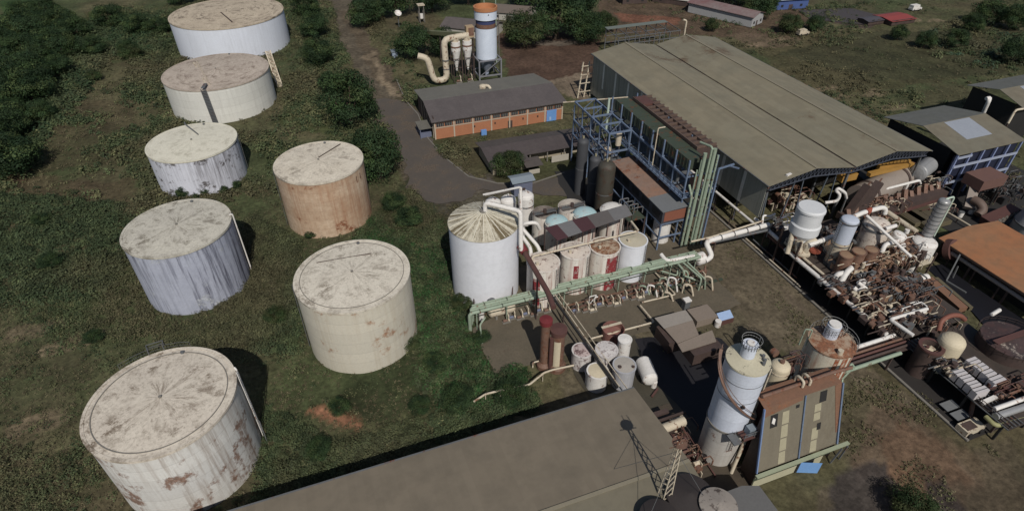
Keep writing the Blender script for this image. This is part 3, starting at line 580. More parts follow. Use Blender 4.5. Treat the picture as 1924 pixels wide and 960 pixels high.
for u, v0, v1 in ((892,571,522), (909,568,530), (925,565,533), (963,553,516)):
    z_ = 4.5; MB().tube([(22.00, 81.44, 0.00) if u == 892 else ((23.73, 81.13, 0.00) if u == 909 else ((25.46, 81.13, 0.00) if u == 925 else (29.62, 81.07, 0.00))),
       (23.22, 86.20, 4.60) if u == 892 else ((24.78, 84.99, 4.30) if u == 909 else ((26.43, 84.08, 4.00) if u == 925 else (30.90, 84.60, 4.60))),
       (22.83, 86.64, 4.90) if u == 892 else ((24.53, 85.21, 4.60) if u == 909 else ((26.18, 84.31, 4.30) if u == 925 else (30.25, 84.63, 4.90)))], .13, 8).build('post', m_drs, t)
# ------------------------------------------------------------------ four front tanks
def vtank(name, label, c, wall, top, group=None, rise=.12, cat='tank', z0=0, domed=False, rim=True, seg=40):
    x, y, r, h = c; t = thing(name, label, cat, (x, y, z0), group)
    MB().cyl((x, y, z0), r, h-z0, seg, cap=False).build('shell', wall, t)
    b = MB(); (b.dome((x, y, h), r, r*rise*2, seg) if domed else b.lathe((x, y, h), [(r, 0), (.001, r*rise)], seg)); b.build('roof', top, t)
    if rim: MB().lathe((x, y, h), [(r+.01, -.2), (r+.1, -.2), (r+.1, .06), (r-.15, .06)], seg).build('rim', wall, t)
    return t
m_pl = M('peeling_white', (.7, .67, .61), (.58, .53, .46), streak=(.26, .09, .07), samt=.9, rust=(.2, .07, .055), ramt=.16, rscale=1.1)
m_pt = M('peeling_top', (.62, .56, .49), (.46, .38, .32), rust=(.2, .12, .1), ramt=.25, rscale=.9, amt=.7)
m_rt = M('rust_blotched_top', (.4, .33, .25), (.3, .2, .13), rust=(.22, .09, .04), ramt=.5, rscale=.7, amt=.8)
FT = [(36.00, 81.47, 3.13, 9.00), (43.20, 82.66, 2.89, 9.00), (49.31, 81.97, 3.01, 9.00), (55.59, 82.01, 2.83, 9.00)]
FL = ['leftmost front tank, white with a narrow red stripe and peeling paint', 'second front tank from the left, peeling white with a small red mark',
      'third front tank with a broad red panel and rusty top', 'rightmost front tank, clean white wall and dusty beige top']
for i, c in enumerate(FT):
    t = vtank('process_tank', FL[i], c, MATS['tank_wall_clean_white'] if i == 3 else m_pl, (m_pt, m_pt, m_rt, M('beige_dusty_top', (.45, .4, .32), (.35, .33, .22)))[i], 'front row of process tanks', .14)
    x, y, r, h = c
    if i < 3:
        a0, a1, z0_, z1_ = ((-150, -122, .6, 7.0), (-118, -98, 4.2, 7.4), (-108, -56, 0, 8.2))[i]; V = []
        b = MB(); n = 8
        for k in range(n): 
            A, B_ = a0+(a1-a0)*k/n, a0+(a1-a0)*(k+1)/n
            b.add([pt(x, y, r+.03, A, z0_), pt(x, y, r+.03, B_, z0_), pt(x, y, r+.03, B_, z1_), pt(x, y, r+.03, A, z1_)], [(0, 1, 2, 3)], True)
        b.build('red_panel', M('peeling_red', (.24, .03, .035), (.17, .025, .03), rust=(.48, .42, .38), ramt=.3, rscale=1.1), t)
    MB().cyl(pt(x, y, r*.5, 200, h+.1), .3, .6, 12).build('hatch', m_crm, t)
    MB().ladder(pt(x, y, r+.25, -60, 0), pt(x, y, r+.25, -60, h), .5, (1, .3, 0), .06).build('ladder', m_gst, t)
t = thing('header_pipe', 'long cream pipe running along the tops of the front tanks', 'pipe', (50.00, 90.77, 0.00))
b = MB(); b.tube([(34.02, 82.17, 8.00), (34.13, 82.57, 10.00), (56.89, 82.52, 10.40), (57.13, 86.00, 10.40)], .22, 10)
for q in ((38.64, 82.87, 10.00), (43.31, 82.79, 10.00), (50.05, 82.93, 10.00)): b.tube([q, (q[0], q[1]+1, 9)], .15, 8)
b.build('main', m_crm, t)
# second row
m_cyan = M('faded_cyan_dome', (.3, .48, .52), (.4, .48, .48), scale=.6, amt=.8, rust=(.5, .48, .45), ramt=.3)
def open_tank(label, c, wall, inner):
    x, y, r, h = c; t = thing('open_tank', label, 'tank', (x, y, 0), 'open topped tanks behind the front row')
    MB().cyl((x, y, 0), r, h, 40, cap=False).build('shell', wall, t); MB().lathe((x, y, h), [(r, 0), (r-.12, 0), (r-.12, -2.2), (.01, -2.2)], 40).build('inside', inner, t)
    MB().rail([(x-r, y-.2, h), (x+r, y-.2, h)], .7, .05).beam((x-r, y, h+.02), (x+r, y, h+.02), .8, .12).build('catwalk', m_gst, t); 
    MB().cyl((x, y-.2, h), .4, .9, 12).build('motor', m_drs, t)
open_tank('left open topped tank with dark stained inside and a catwalk', (43.84, 99.74, 2.67, 7.00), m_pl, M('stained_basin', (.32, .28, .25), (.12, .1, .09), amt=.9, scale=.5))
open_tank('right open topped tank with a pale half lid and a catwalk', (50.41, 99.93, 3.05, 7.00), m_pl, M('pale_basin', (.5, .46, .42), (.3, .27, .24), amt=.8, scale=.4))
vtank('domed_tank', 'left of the two tanks with faded cyan domes under the striped canopy', (45.18, 96.07, 2.51, 6.50), m_pl, m_cyan, 'cyan domed tanks', .25, domed=True)
vtank('domed_tank', 'right of the two tanks with faded cyan domes under the striped canopy', (52.13, 96.64, 2.66, 6.50), m_pl, m_cyan, 'cyan domed tanks', .25, domed=True)
vtank('domed_tank', 'white domed tank behind the grey end of the canopy', (58.74, 96.10, 2.80, 6.50), m_pl, m_wht, None, .2, domed=True)
# three lying vessels in the back, left
for i, (pa, pb, rr, l) in enumerate((((33.73, 104.88, 9.00), (33.83, 105.07, 10.50), 1.75, 'leftmost of the three bulging white vessels behind the cone roof'), ((37.25, 104.74, 9.00), (37.41, 105.15, 10.50), 1.75, 'middle one of the bulging white vessels behind the cone roof'),
                                     ((41.42, 104.84, 9.00), (41.38, 105.12, 10.50), 1.8, 'rightmost bulging white vessel behind the cone roof, next to the riser pipe'))):
    x, y = pa[0], pa[1]; t = thing('pressure_vessel', l, 'vessel', (x, y, 0), 'bulging white vessels')
    MB().drum((x, y, 2.0), (x, y, 8.6), rr, 28, .6).build('body', m_wht, t); b = MB()
    for a in (45, 135, 225, 315): b.beam(pt(x, y, rr*.8, a, 0), pt(x, y, rr*.8, a, 2.6), .25)
    b.build('legs', m_drs, t); MB().cyl((x, y, 6.4), rr+.06, .3, 28).build('band', m_gst, t); MB().tube([(x, y, 8.8), (x, y, 10.2)], .15, 8).build('nozzle', m_wht, t)
t = thing('header_pipe', 'straight white pipe over the three bulging vessels', 'pipe', (41.39, 120.32, 0.00)); b = MB()
b.beam((32.34, 106.12, 10.20), (40.50, 106.43, 10.20), .35); b.build('main', m_wht, t)
t = thing('striped_canopy', 'low canopy of maroon and grey roof sheets over the tank pipework', 'canopy', (53.61, 101.17, 0.00))
cz = 10.0; c0 = (40.01, 90.44, 10.00); c1 = (59.51, 92.51, 10.00); c2 = (58.81, 88.47, 10.00); c3 = (40.61, 85.62, 10.00)
def lerp(a, b_, k): return tuple(a[i]*(1-k)+b_[i]*k for i in range(3))
for k0, k1, mm in ((0, .14, m_brn), (.14, .32, 'g'), (.32, .5, m_brn), (.5, .76, 'h'), (.76, 1, 'g')):
    gm = M('grey_sheet_roof', (.17, .165, .165), (.12, .115, .115)) if mm == 'g' else M('taupe_sheet_roof', (.125, .11, .105), (.09, .08, .075)) if mm == 'h' else M('maroon_sheet_roof', (.075, .032, .035), (.055, .028, .03))
    dz = -.03*(k0 > .3); MB().poly([lerp(c0, c1, k0), lerp(c0, c1, k1), lerp(c3, c2, k1), lerp(c3, c2, k0)][::-1], .06).build('roof_sheet', gm, t)
b = MB()
for k in (0, .33, .66, 1):
    for e, g_ in ((c0, c1), (c3, c2)): q = lerp(e, g_, k); b.beam((q[0], q[1], 0), (q[0], q[1], q[2]-.1), .18)
b.build('posts', m_drs, t)
t = thing('pump_platform', 'small olive platform with looped pipes beside the rust roofed gantry', 'platform', (68.46, 102.84, 0.00))
pp = [(60.85, 96.71, 6.00), (64.05, 96.92, 6.00), (64.39, 91.84, 6.00), (60.10, 91.67, 6.00)]; MB().poly(pp, .25).build('deck', m_dgr, t)
b = MB()
for q in pp: b.beam((q[0], q[1], 0), (q[0], q[1], 6), .22)
b.build('legs', m_drs, t); b = MB()
for k in range(4): q = lerp(pp[0], pp[2], .15+.2*k); b.tube([(q[0]-1, q[1]+.6, 6), (q[0]-1, q[1]+.6, 8.5-.3*k), (q[0]+1.2, q[1]+.6, 8.5-.3*k), (q[0]+1.2, q[1]+.6, 6)], .14, 8)
b.build('looped_pipes', m_gst, t)
# ------------------------------------------------------------------ green pipe rack and what is below it
t = thing('pipe_rack', 'long pale green pipe rack crossing in front of the tank row', 'pipe rack', (43.05, 78.66, 0.00))
A = (20.24, 77.91, 4.00); B_ = (68.32, 79.03, 4.00); yA = (A[1]+B_[1])/2; xa, xb = A[0], B_[0]+1
for k, (dy, r_) in enumerate(((-.9, .34), (-.15, .2), (.45, .3), (1.05, .16))):
    MB().tube([(xa-.3+k*.35, yA+dy, 0)]*(0 if k in (1, 3) else 1)+[(xa-.3+k*.35, yA+dy, 4.2), (xb, yA+dy, 4.2)], r_, 12).build('green_pipe', m_grn, t)
for k in range(9):
    xx = xa+1+(xb-xa-2)*k/8; MB().beam((xx, yA-1, 0), (xx, yA-1, 3.9), .2).beam((xx, yA+1.2, 0), (xx, yA+1.2, 3.9), .2).beam((xx, yA-1.3, 3.75), (xx, yA+1.4, 3.75), .22).build('support', m_grn, t)
b = MB()
for k in range(11):
    xx = xa+2.5+k*4.4
    for dy, r_ in ((-.9, .34), (.45, .3)): b.cyl((xx+dy, yA+dy, 4.2), r_+.12, .16, 14, axis=(1, 0, 0))
b.build('flanges', m_dgr, t)
b = MB().box(xa+1, xb, yA-1.25, yA-1.18, 3.4, 3.55); b.build('cable_tray', m_dgr, t)
def pump(name, label, s_, t_, z_, col, group=None, rz=0, sc=1.):
    th = thing(name, label, 'pump', (s_, t_, z_), group); k = sc
    MB().box(s_-.9*k, s_+.9*k, t_-.35*k, t_+.35*k, z_, z_+.25*k).build('base', m_cnc, th)
    MB().cyl((s_-.75*k, t_, z_+.6*k), .3*k, .9*k, 14, axis=(1, 0, 0)).build('motor', col, th)
    MB().cyl((s_+.35*k, t_, z_+.6*k), .38*k, .25*k, 16, axis=(1, 0, 0)).tube([(s_+.5*k, t_, z_+.9*k), (s_+.5*k, t_, z_+1.8*k), (s_+.5*k, t_+1*k, z_+1.8*k)], .13*k, 8).build('casing', m_crm, th)
    return th
m_bg = M('grey_blue_motor', (.13, .15, .22), (.1, .1, .14))
src0 = None
for k in range(17):
    s_ = 40.5+k*1.75+.3*math.sin(k*2.1); t_ = yA-3.2-.5*(k % 3); col_ = (m_bg, m_rst, m_crm)[k % 3]
    pump('pump', '%s pump from the left, %s, in the row under the green rack' % (ORD[k], ('grey blue', 'rusty', 'cream')[k % 3]), s_, t_, 0, col_, 'pumps under the green pipe rack', sc=.95)
for k in range(7):
    s_ = 27+k*1.4; pump('pump', '%s small pump from the left, %s, near the lying cream drum' % (ORD[k], ('rusty', 'grey blue')[k % 2]), s_, (26.81, 77.21, 0.00)[1]+.5*(k % 2), 0, (m_rst, m_bg)[k % 2], 'rusty pumps at the left end of the rack', sc=.9)
t = thing('pipe_manifold', 'low tangle of cream and rusty pipes behind the row of pumps', 'pipework', (54, yA-1.6, 0))
r2 = random.Random(3)
for k in range(34):
    s_ = 39+k*.95; y0_ = yA-1.7-r2.random()*1.2; hh = .6+r2.random()*1.7
    MB().tube([(s_, y0_, 0), (s_, y0_, hh), (s_+r2.uniform(-.2, 1.8), y0_, hh), (s_+r2.uniform(-.2, 1.8), y0_-r2.random()*1.5, .2)][:3+k % 2], r2.uniform(.08, .18), 7).build('pipe', r2.choice((m_crm, m_rst, m_brn, m_wht, m_drs)), t)
MB().beam((39, yA-2.2, 1.3), (70, yA-2.2, 1.3), .22).beam((39, yA-2.9, .8), (66, yA-2.9, .8), .16).build('header', m_rst, t)
t = thing('pipe_manifold', 'clump of curved pale green valve pipes at the right of the rack', 'pipework', (63, yA-3, 0))
for k in range(12):
    s_ = 55+k*1.15; y0_ = yA-2-(k % 4)*1.1; hh = 1.6+(k % 3)*.7
    MB().tube([(s_, y0_, 0), (s_, y0_, hh), (s_+1.1, y0_-.8, hh), (s_+1.5, y0_-1.6, 0)], .2, 8, .6).build('pipe', (m_grn, m_wht, m_dgr, m_crm)[k % 4], t)
MB().box(61, 69, yA-4.5, yA-3.8, .9, 1.1).box(64, 72, yA-6, yA-5.4, 1.2, 1.4).build('tray', m_dgr, t)
t = thing('horizontal_drum', 'lying cream drum under the left end of the green rack', 'drum', (27.11, 79.58, 0.00)); q = (27.15, 79.34, 1.60)
MB().drum((q[0]-2.6, q[1], 1.7), (q[0]+1.8, q[1], 1.7), 1.15, 24, .5).build('body', m_crm, t); MB().box(q[0]-1.9, q[0]-1.5, q[1]-.9, q[1]+.9, 0, .9).box(q[0]+.8, q[0]+1.2, q[1]-.9, q[1]+.9, 0, .9).build('saddles', m_cnc, t)
MB().cyl((q[0]-.4, q[1], 2.7), .3, .5, 12).build('manhole', m_rst, t)
for i, (q, l) in enumerate((((22.80, 79.59, 0.00), 'short white post drum left of the lying cream drum'), ((25.18, 80.28, 0.00), 'second short white post drum beside the lying cream drum'))):
    t = thing('standpipe', l, 'standpipe', q); MB().cyl(q, .55, 3.6, 18).build('column', m_wht, t); MB().cyl((q[0], q[1], 3.6), .62, .12, 18).build('flange', m_gst, t)
t = thing('pipe', 'bent green standpipe hanging from the left end of the rack', 'pipe', (21.10, 74.26, 0.00)); MB().tube([(20.99, 73.59, 0.00), (21.25, 75.38, 3.00), (22.53, 76.10, 3.80)], .16, 8).build('riser', m_grn, t)
# ------------------------------------------------------------------ brick building and the annex
BX0, BX1, BY0 = 32.7, 72.7, 154.7
t = thing('brick_building', 'long orange brick workshop with two tone dark roof and blue doors', 'building', (52, BY0, 0))
m_brk = M('orange_brick', (.37, .16, .085), (.29, .12, .065), scale=.3, bump=.05); m_cbm = M('beige_concrete_frame', (.42, .36, .28), (.34, .29, .23))
YB = 168.5; MB().box(BX0, BX1, BY0, BY0+.3, 0, 5.6).box(BX1-.3, BX1, BY0+.3, YB, 0, 5.6).box(BX0+.3, BX1-.3, YB-.3, YB, 0, 5.6).build('wall', m_brk, t)
MB().box(BX0, BX0+.25, BY0+.3, YB, 0, 6.6).build('end_wall', m_drs, t)
for k in range(8): xx = BX0+(BX1-BX0-.4)*k/7; MB().box(xx, xx+.4, BY0-.14, BY0, 0, 5.55).build('pilaster', m_cbm, t)
MB().box(BX0, BX1, BY0-.1, BY0, 5.0, 5.5).build('top_beam', m_cbm, t); MB().box(BX0, BX1, BY0-.08, BY0, 3.35, 3.6).build('sill_band', m_cbm, t)
for k in range(7):
    x0 = BX0+(BX1-BX0-.4)*k/7+.55; ww = (BX1-BX0-.4)/7-.6
    for e in range(2):
        w_ = MB().box(x0+e*ww/2+.1, x0+(e+1)*ww/2-.15, BY0-.05, BY0, 3.75, 4.75).build('window', M('dark_glass', (.05, .055, .06), (.03, .03, .035), rough=.25), t)
        g_ = MB(); [g_.box(x0+e*ww/2+.1+q*ww/8, x0+e*ww/2+.16+q*ww/8, BY0-.09, BY0-.055, 3.75, 4.75) for q in range(5)]; g_.build('louvre', m_cbm, w_)
m_bdr = M('blue_door_paint', (.13, .27, .56), (.1, .22, .45))
MB().box(67.4, 70.6, BY0-.12, BY0-.01, 0, 3.6).build('door', m_bdr, t); MB().box(68.3, 68.9, BY0-.16, BY0-.125, .3, 1.4).build('door_panel', M('pale_blue_panel', (.3, .4, .6), (.25, .35, .5)), t)
MB().box(46, 47.6, BY0-2.4, BY0-1.6, 0, 1.6).build('blue_cabinet', m_bdr, t); MB().box(55, 56.4, BY0-.12, BY0-.01, 0, 2.2).build('door', m_drs, t)
for xx in (44.5, 50.8, 59.6, 64.3): MB().box(xx, xx+.35, BY0-.3, BY0-.01, 2.1, 2.5).build('vent_box', m_drs, t)
ey = BY0-.9; xL, xR = BX0-.8, BX1+.8
rg = (31.18, 163.12, 8.40); bk = (32.02, 175.97, 6.80); ry, by_ = rg[1], bk[1]
m_dkr = M('dark_fibre_cement', (.105, .09, .088), (.075, .064, .064), sheets=((.9, .2, 0), .35), scale=.2, amt=.9)
m_ltr = M('olive_fibre_cement', (.16, .152, .128), (.125, .115, .1), sheets=((.9, .2, 0), .25), scale=.2, amt=.8)
MB().poly([(xL, ey, 5.8), (xR, ey, 5.8), (xR-1, ry, 8.4), (xL, ry, 8.4)], .15).build('front_roof', m_dkr, t)
MB().poly([(xL, ry+.02, 8.4), (xR-1, ry+.02, 8.4), (xR-2, by_, 6.8), (xL, by_, 6.8)], .15).build('back_roof', m_ltr, t)
MB().poly([(BX0+.1, BY0, 5.6), (BX0+.1, ry, 8.2), (BX0+.1, by_-.4, 6.6)], None).poly([(BX0+.1, BY0, 0), (BX0+.1, BY0, 5.6), (BX0+.1, by_-.4, 6.6), (BX0+.1, by_-.4, 0)]).build('gable', m_drs, t)
for k in range(5): yy = BY0+1+k*3.4; MB().box(BX0-.15, BX0-.02, yy, yy+.35, 0, 6.0).build('pilaster', m_cbm, t)
MB().box(BX0-4, BX0-.2, BY0+1.4, BY0+7, 3.0, 3.15).build('porch_roof', m_ltr, t); b = MB()
for a, c_ in ((BX0-3.8, BY0+1.6), (BX0-3.8, BY0+6.6)): b.box(a, a+.2, c_, c_+.2, 0, 3)
b.box(BX0-3.5, BX0-.4, BY0+2.2, BY0+6.4, 0, 1.4); b.build('porch_posts', m_bg, t)
MB().cyl((51.5, BY0+13, 7.2), 1.1, 1.2, 20).dome((51.5, BY0+13, 8.4), 1.1, .6, 20).tube([(51.5, BY0+13, 8.6), (53.2, BY0+12, 8.7), (53.6, BY0+11.2, 7.4)], .45, 12).build('roof_fan', m_crm, t)
t = thing('annex_shed', 'low dark roofed annex between the brick building and the tank yard', 'building', (55.84, 137.04))
a0 = (41.22, 143.15, 3.20); a1 = (74.62, 142.19, 3.20); a2 = (69.53, 129.57, 3.20); a3 = (40.15, 126.91, 3.20); rm = 137
m_anx = M('brown_grey_roof', (.095, .08, .072), (.07, .058, .053), sheets=((.9, .2, 0), .3), scale=.15, amt=.9)
MB().poly([(a0[0], a0[1], 3.2), (a0[0], 137.5, 4.3), (a1[0], 137.5, 4.3), (a1[0], a1[1]-.5, 3.2)][::-1], .14).build('back_roof', m_anx, t)
MB().poly([(a0[0], 137.48, 4.3), (a0[0], 129, 3.0), (52, 129, 3.0), (52, 131.5, 3.35), (a1[0], 131.5, 3.35), (a1[0], 137.48, 4.3)], .14).build('front_roof', M('brown_grey_roof_b', (.088, .072, .068), (.062, .05, .05), sheets=((.9, .2, 0), .3), scale=.15, amt=.9), t)
MB().box(a0[0]+.8, a0[0]+1.05, 130, 142, 0, 3.1).box(a0[0]+1.1, 51.2, 130, 130.25, 0, 2.9).box(a0[0]+1, a1[0]-1, 141.8, 142, 0, 3.1).box(54, a1[0]-1, 134, 134.2, 0, 3.2).build('wall', M('cream_wall', (.36, .31, .23), (.28, .24, .18)), t)
for xx in (53, 58, 63, 68): MB().box(xx, xx+.25, 131.8, 132.05, 0, 3.2).build('post', m_cnc, t)
MB().poly([(50, 130.5, 3.0), (54.8, 130.5, 3.0), (54.8, 126.5, 2.5), (50, 126.5, 2.5)], .12).build('porch_roof', m_anx, t)
MB().box(51, 54, 127, 127.2, 0, 1.2).box(59, 64, 130.8, 131, 0, 1.8).build('low_wall', M('pale_wall', (.42, .39, .33), (.33, .3, .25)), t)
t = thing('kiosk', 'small kiosk with blue grey sheet roof in front of the vessels', 'kiosk', (47.18, 121.71)); q = (45.99, 119.44, 4.00)
m_kr = M('blue_grey_sheet', (.2, .235, .27), (.17, .2, .23)); x, y = q[0], q[1]
MB().poly([(x-3, y-1.8, 4), (x+3, y-1.8, 4), (x+3, y+.2, 4.6), (x-3, y+.2, 4.6)], .1).poly([(x-3, y+.22, 4.6), (x+3, y+.22, 4.6), (x+3, y+2, 4.2), (x-3, y+2, 4.2)], .1).build('roof', m_kr, t)
MB().box(x-2.4, x+2.4, y-1.3, y+1.6, 0, 3.9).build('wall', m_bg, t); MB().box(x-.5, x+.5, y-1.36, y-1.3, 0, 2.1).build('door', m_drs, t)
# ------------------------------------------------------------------ blue and white silo with cyclones behind the workshop
SX, SY = 61.5, 194.5
t = thing('elevated_silo', 'blue white silo with orange rim on a grey steel frame behind the brick workshop', 'silo', (SX, SY, 0))
m_svw = M('silo_bluish_white', (.62, .67, .76), (.42, .48, .58), streak=(.36, .38, .42), samt=.3)
MB().cyl((SX, SY, 7.2), 3.6, 10.2, 40, cap=False).build('lower_shell', m_svw, t)
MB().cyl((SX, SY, 17.4), 3.3, 1.3, 40, cap=False).build('rust_band', m_rst, t); MB().cyl((SX, SY, 18.7), 3.3, 1.4, 40, cap=False).build('dark_band', M('navy_band', (.04, .05, .13), (.03, .035, .08)), t)
MB().cyl((SX, SY, 20.1), 3.75, 3.6, 40, cap=False).build('upper_shell', m_svw, t)
MB().lathe((SX, SY, 23.7), [(3.8, -.9), (3.95, -.9), (3.95, .1), (3.5, .1), (3.4, -1.2), (.01, -1.6)], 40).build('orange_rim', M('orange_rim_rust', (.42, .19, .09), (.3, .12, .05)), t)
MB().lathe((SX, SY, 7.2), [(3.6, 0), (.7, -5.2), (.7, -6.6)], 32).build('hopper', M('grey_blue_hopper', (.26, .29, .36), (.18, .2, .25)), t)
b = MB()
for a, c_ in ((-1, -1), (1, -1), (1, 1), (-1, 1)): b.beam((SX+a*3.9, SY+c_*3.9, 0), (SX+a*3.9, SY+c_*3.9, 7.4), .45)
for z_ in (2, 7.2):
    for (a, c_), (e, g_) in (((-1, -1), (1, -1)), ((1, -1), (1, 1)), ((1, 1), (-1, 1)), ((-1, 1), (-1, -1))): b.beam((SX+a*3.9, SY+c_*3.9, z_), (SX+e*3.9, SY+g_*3.9, z_), .4)
b.beam((SX-3.9, SY-3.9, 2), (SX+3.9, SY-3.9, 7.2), .2).beam((SX+3.9, SY+3.9, 2), (SX+3.9, SY-3.9, 7.2), .2); b.build('steel_frame', M('grey_lilac_steel', (.2, .2, .22), (.14, .14, .15)), t)
MB().ladder((SX+4.2, SY-1, 0), (SX+4.2, SY-1, 22), .6, (0, 1, 0), .09).build('ladder', m_cnc, t); MB().cyl((SX-.2, SY-3.78, 22), .18, .08, 8, axis=(0, -1, 0)).build('porthole', m_blk, t)
for i, (dx_, l) in enumerate(((-6.6, 'right one of the two white cyclone separators beside the blue white silo'), (-10.6, 'left one of the two white cyclone separators beside the beige dust pipe'))):
    x, y = SX+dx_, SY+.5; t = thing('cyclone_separator', l, 'cyclone', (x, y, 0), 'pair of dust cyclones')
    MB().cyl((x, y, 10.5), 1.6, 3, 28).lathe((x, y, 10.5), [(1.6, 0), (.35, -6.2), (.35, -7)], 28).build('body', m_wht, t)
    MB().cyl((x, y, 13.5), 1.2, 1.0, 24).build('cap', m_crm, t); MB().cyl((x, y, 11.6), 1.66, .5, 28).build('rust_ring', m_rst, t)
    b = MB(); [b.beam((x+a*1.5, y+c_*1.5, 0), (x+a*1.5, y+c_*1.5, 10.5), .2) for a in (-1, 1) for c_ in (-1, 1)]
    [b.beam((x-1.5, y-1.5, z_), (x+1.5, y-1.5, z_), .16) for z_ in (2, 5, 8)]; b.build('frame', m_drs, t)
    pump('blower', 'rusty blower under the %s cyclone' % ('right', 'left')[i], x, y-2.2, 0, m_rst, None, 0, 1.2)
t = thing('dust_duct', 'fat beige U shaped duct rising to the cyclones', 'duct', (SX-16, SY, 0))
MB().tube([(SX-23.5, SY+1, 10), (SX-20.6, SY, 9.2), (SX-19.2, SY-1, 1.5), (SX-14.6, SY-1, 1.5), (SX-14.6, SY, 14.6), (SX-10.6, SY+.5, 14.8), (SX-6, SY+.5, 15)], 1.05, 18, 2.2).build('duct', m_crm, t)
b = MB()
for z_ in (5, 8): b.cyl((SX-14.6, SY-.7, z_), 1.15, .25, 18)
b.build('clamps', m_gst, t)
t = thing('transfer_box', 'beige and brown box head beside the silo top', 'hopper', (SX-4.6, SY+1.5, 14)); x, y = SX-5.4, SY+1.2
MB().box(x-1.3, x+1.3, y-1, y+1, 14.2, 17.8).build('box', M('tan_box', (.36, .27, .17), (.3, .2, .12)), t); MB().box(x-.6, x+1.2, y-1.08, y-1.01, 14.8, 17.4).build('hatch', m_rst, t); b = MB(); [b.beam((x+a, y+c_, 0), (x+a, y+c_, 14.2), .22) for a in (-1.1, 1.1) for c_ in (-.8, .8)]; b.build('legs', m_drs, t)
t = thing('conveyor', 'mossy inclined conveyor gallery from the grey house down to the silo', 'conveyor', (SX-12, SY+18, 0)); q0 = (SX-17, SY+44, 4.5); q1 = (SX-6.5, SY+3, 14.5)
MB().beam(q0, q1, 1.6, 1.3).build('gallery', M('mossy_steel', (.17, .17, .09), (.1, .1, .06)), t); b = MB()
for k in (.3, .6): q = Vector(q0).lerp(Vector(q1), k); b.beam((q.x-.8, q.y, 0), (q.x-.5, q.y, q.z), .25).beam((q.x+.8, q.y, 0), (q.x+.5, q.y, q.z), .25)
b.build('trestle', m_drs, t)
for dx_, l in ((-.6, 'left of the two thin green masts behind the silo'), (3.6, 'right of the two thin green masts behind the silo')):
    q = (SX+dx_+4, SY+12, 0); t = thing('mast', l, 'mast', q, 'pair of green masts'); MB().cyl(q, .28, 34, 8, .16).build('pole', m_grn, t); MB().beam((q[0]-.8, q[1], 27), (q[0]+.8, q[1], 27), .14).build('crossarm', m_grn, t)
def house(label, p, w_, d_, h_, roofm, wallm, rise=1.4, rot=0, name='house', axis='x', over=.6, extra=True, group=None):
    x, y = p[0], p[1]; t = thing(name, label, 'building', (0, 0, 0), group, 1e-9); ORG[t.name] = Vector((0, 0, 0)); t.location = (x, y, 0); t.rotation_euler = (0, 0, R(rot))
    if axis == 'x':
        MB().poly([(-w_/2-over, -d_/2-over, h_-.2), (w_/2+over, -d_/2-over, h_-.2), (w_/2+over, 0, h_+rise), (-w_/2-over, 0, h_+rise)], .12).poly([(-w_/2-over, .01, h_+rise), (w_/2+over, .01, h_+rise), (w_/2+over, d_/2+over, h_-.2), (-w_/2-over, d_/2+over, h_-.2)], .12).build('roof', roofm, t)
        b = MB().box(-w_/2, w_/2, -d_/2, d_/2, 0, h_-.1); b.add([(-w_/2, -d_/2, h_-.1), (-w_/2, d_/2, h_-.1), (-w_/2, 0, h_+rise-.15)], [(0, 2, 1)]).add([(w_/2, -d_/2, h_-.1), (w_/2, d_/2, h_-.1), (w_/2, 0, h_+rise-.15)], [(0, 1, 2)])
    else:
        MB().poly([(-w_/2-over, -d_/2-over, h_-.2), (0, -d_/2-over, h_+rise), (0, d_/2+over, h_+rise), (-w_/2-over, d_/2+over, h_-.2)], .12).poly([(.01, -d_/2-over, h_+rise), (w_/2+over, -d_/2-over, h_-.2), (w_/2+over, d_/2+over, h_-.2), (.01, d_/2+over, h_+rise)], .12).build('roof', roofm, t)
        b = MB().box(-w_/2, w_/2, -d_/2, d_/2, 0, h_-.1); b.add([(-w_/2, -d_/2, h_-.1), (w_/2, -d_/2, h_-.1), (0, -d_/2, h_+rise-.15)], [(0, 1, 2)])
    b.build('wall', wallm, t)
    if extra:
        MB().box(-w_*.1, w_*.02, -d_/2-.06, -d_/2-.01, 0, 2.1).build('door', m_drs, t)
        for k in (-.35, .25): MB().box(w_*k, w_*k+1.2, -d_/2-.06, -d_/2-.01, 1, 2.1).build('window', m_blk, t)
    return t
m_hr = M('grey_brown_tile', (.12, .1, .095), (.08, .07, .065), amt=.8, scale=.5); m_hw = M('white_render', (.42, .4, .36), (.32, .3, .26))
house('small grey roofed house with white gable behind the beige duct', (70.85, 242.31), 22, 13, 3.6, m_hr, m_hw, 1.8, -38)
house('grey brown roofed house behind the silo masts', (94.32, 257.06), 18, 12, 3.4, M('dusty_tile', (.15, .12, .1), (.1, .085, .07)), m_hw, 1.5, -35)
q = (43.70, 259.61); t = thing('satellite_dish', 'small white satellite dish on a post among the trees', 'dish', q); MB().cyl((q[0], q[1], 0), .2, 5, 8).build('post', m_gst, t); MB().lathe((q[0], q[1]-.5, 5.6), [(.01, .1), (.8, .3), (1.35, .75), (1.42, .7), (.8, .18), (.01, -.05)], 24, (.1, -.5, .6)).build('bowl', m_wht, t)
q = (54.48, 263.45); t = thing('water_stand', 'small square roofed stand with a white barrel among the trees', 'stand', q); b = MB(); [b.beam((q[0]+a, q[1]+c_, 0), (q[0]+a, q[1]+c_, 7), .25) for a in (-1, 1) for c_ in (-1, 1)]; b.build('legs', m_cnc, t); MB().box(q[0]-1.5, q[0]+1.5, q[1]-1.5, q[1]+1.5, 7, 7.4).build('top', m_crm, t); MB().cyl((q[0], q[1], 1.6), .8, 1.8, 16).build('barrel', m_wht, t)
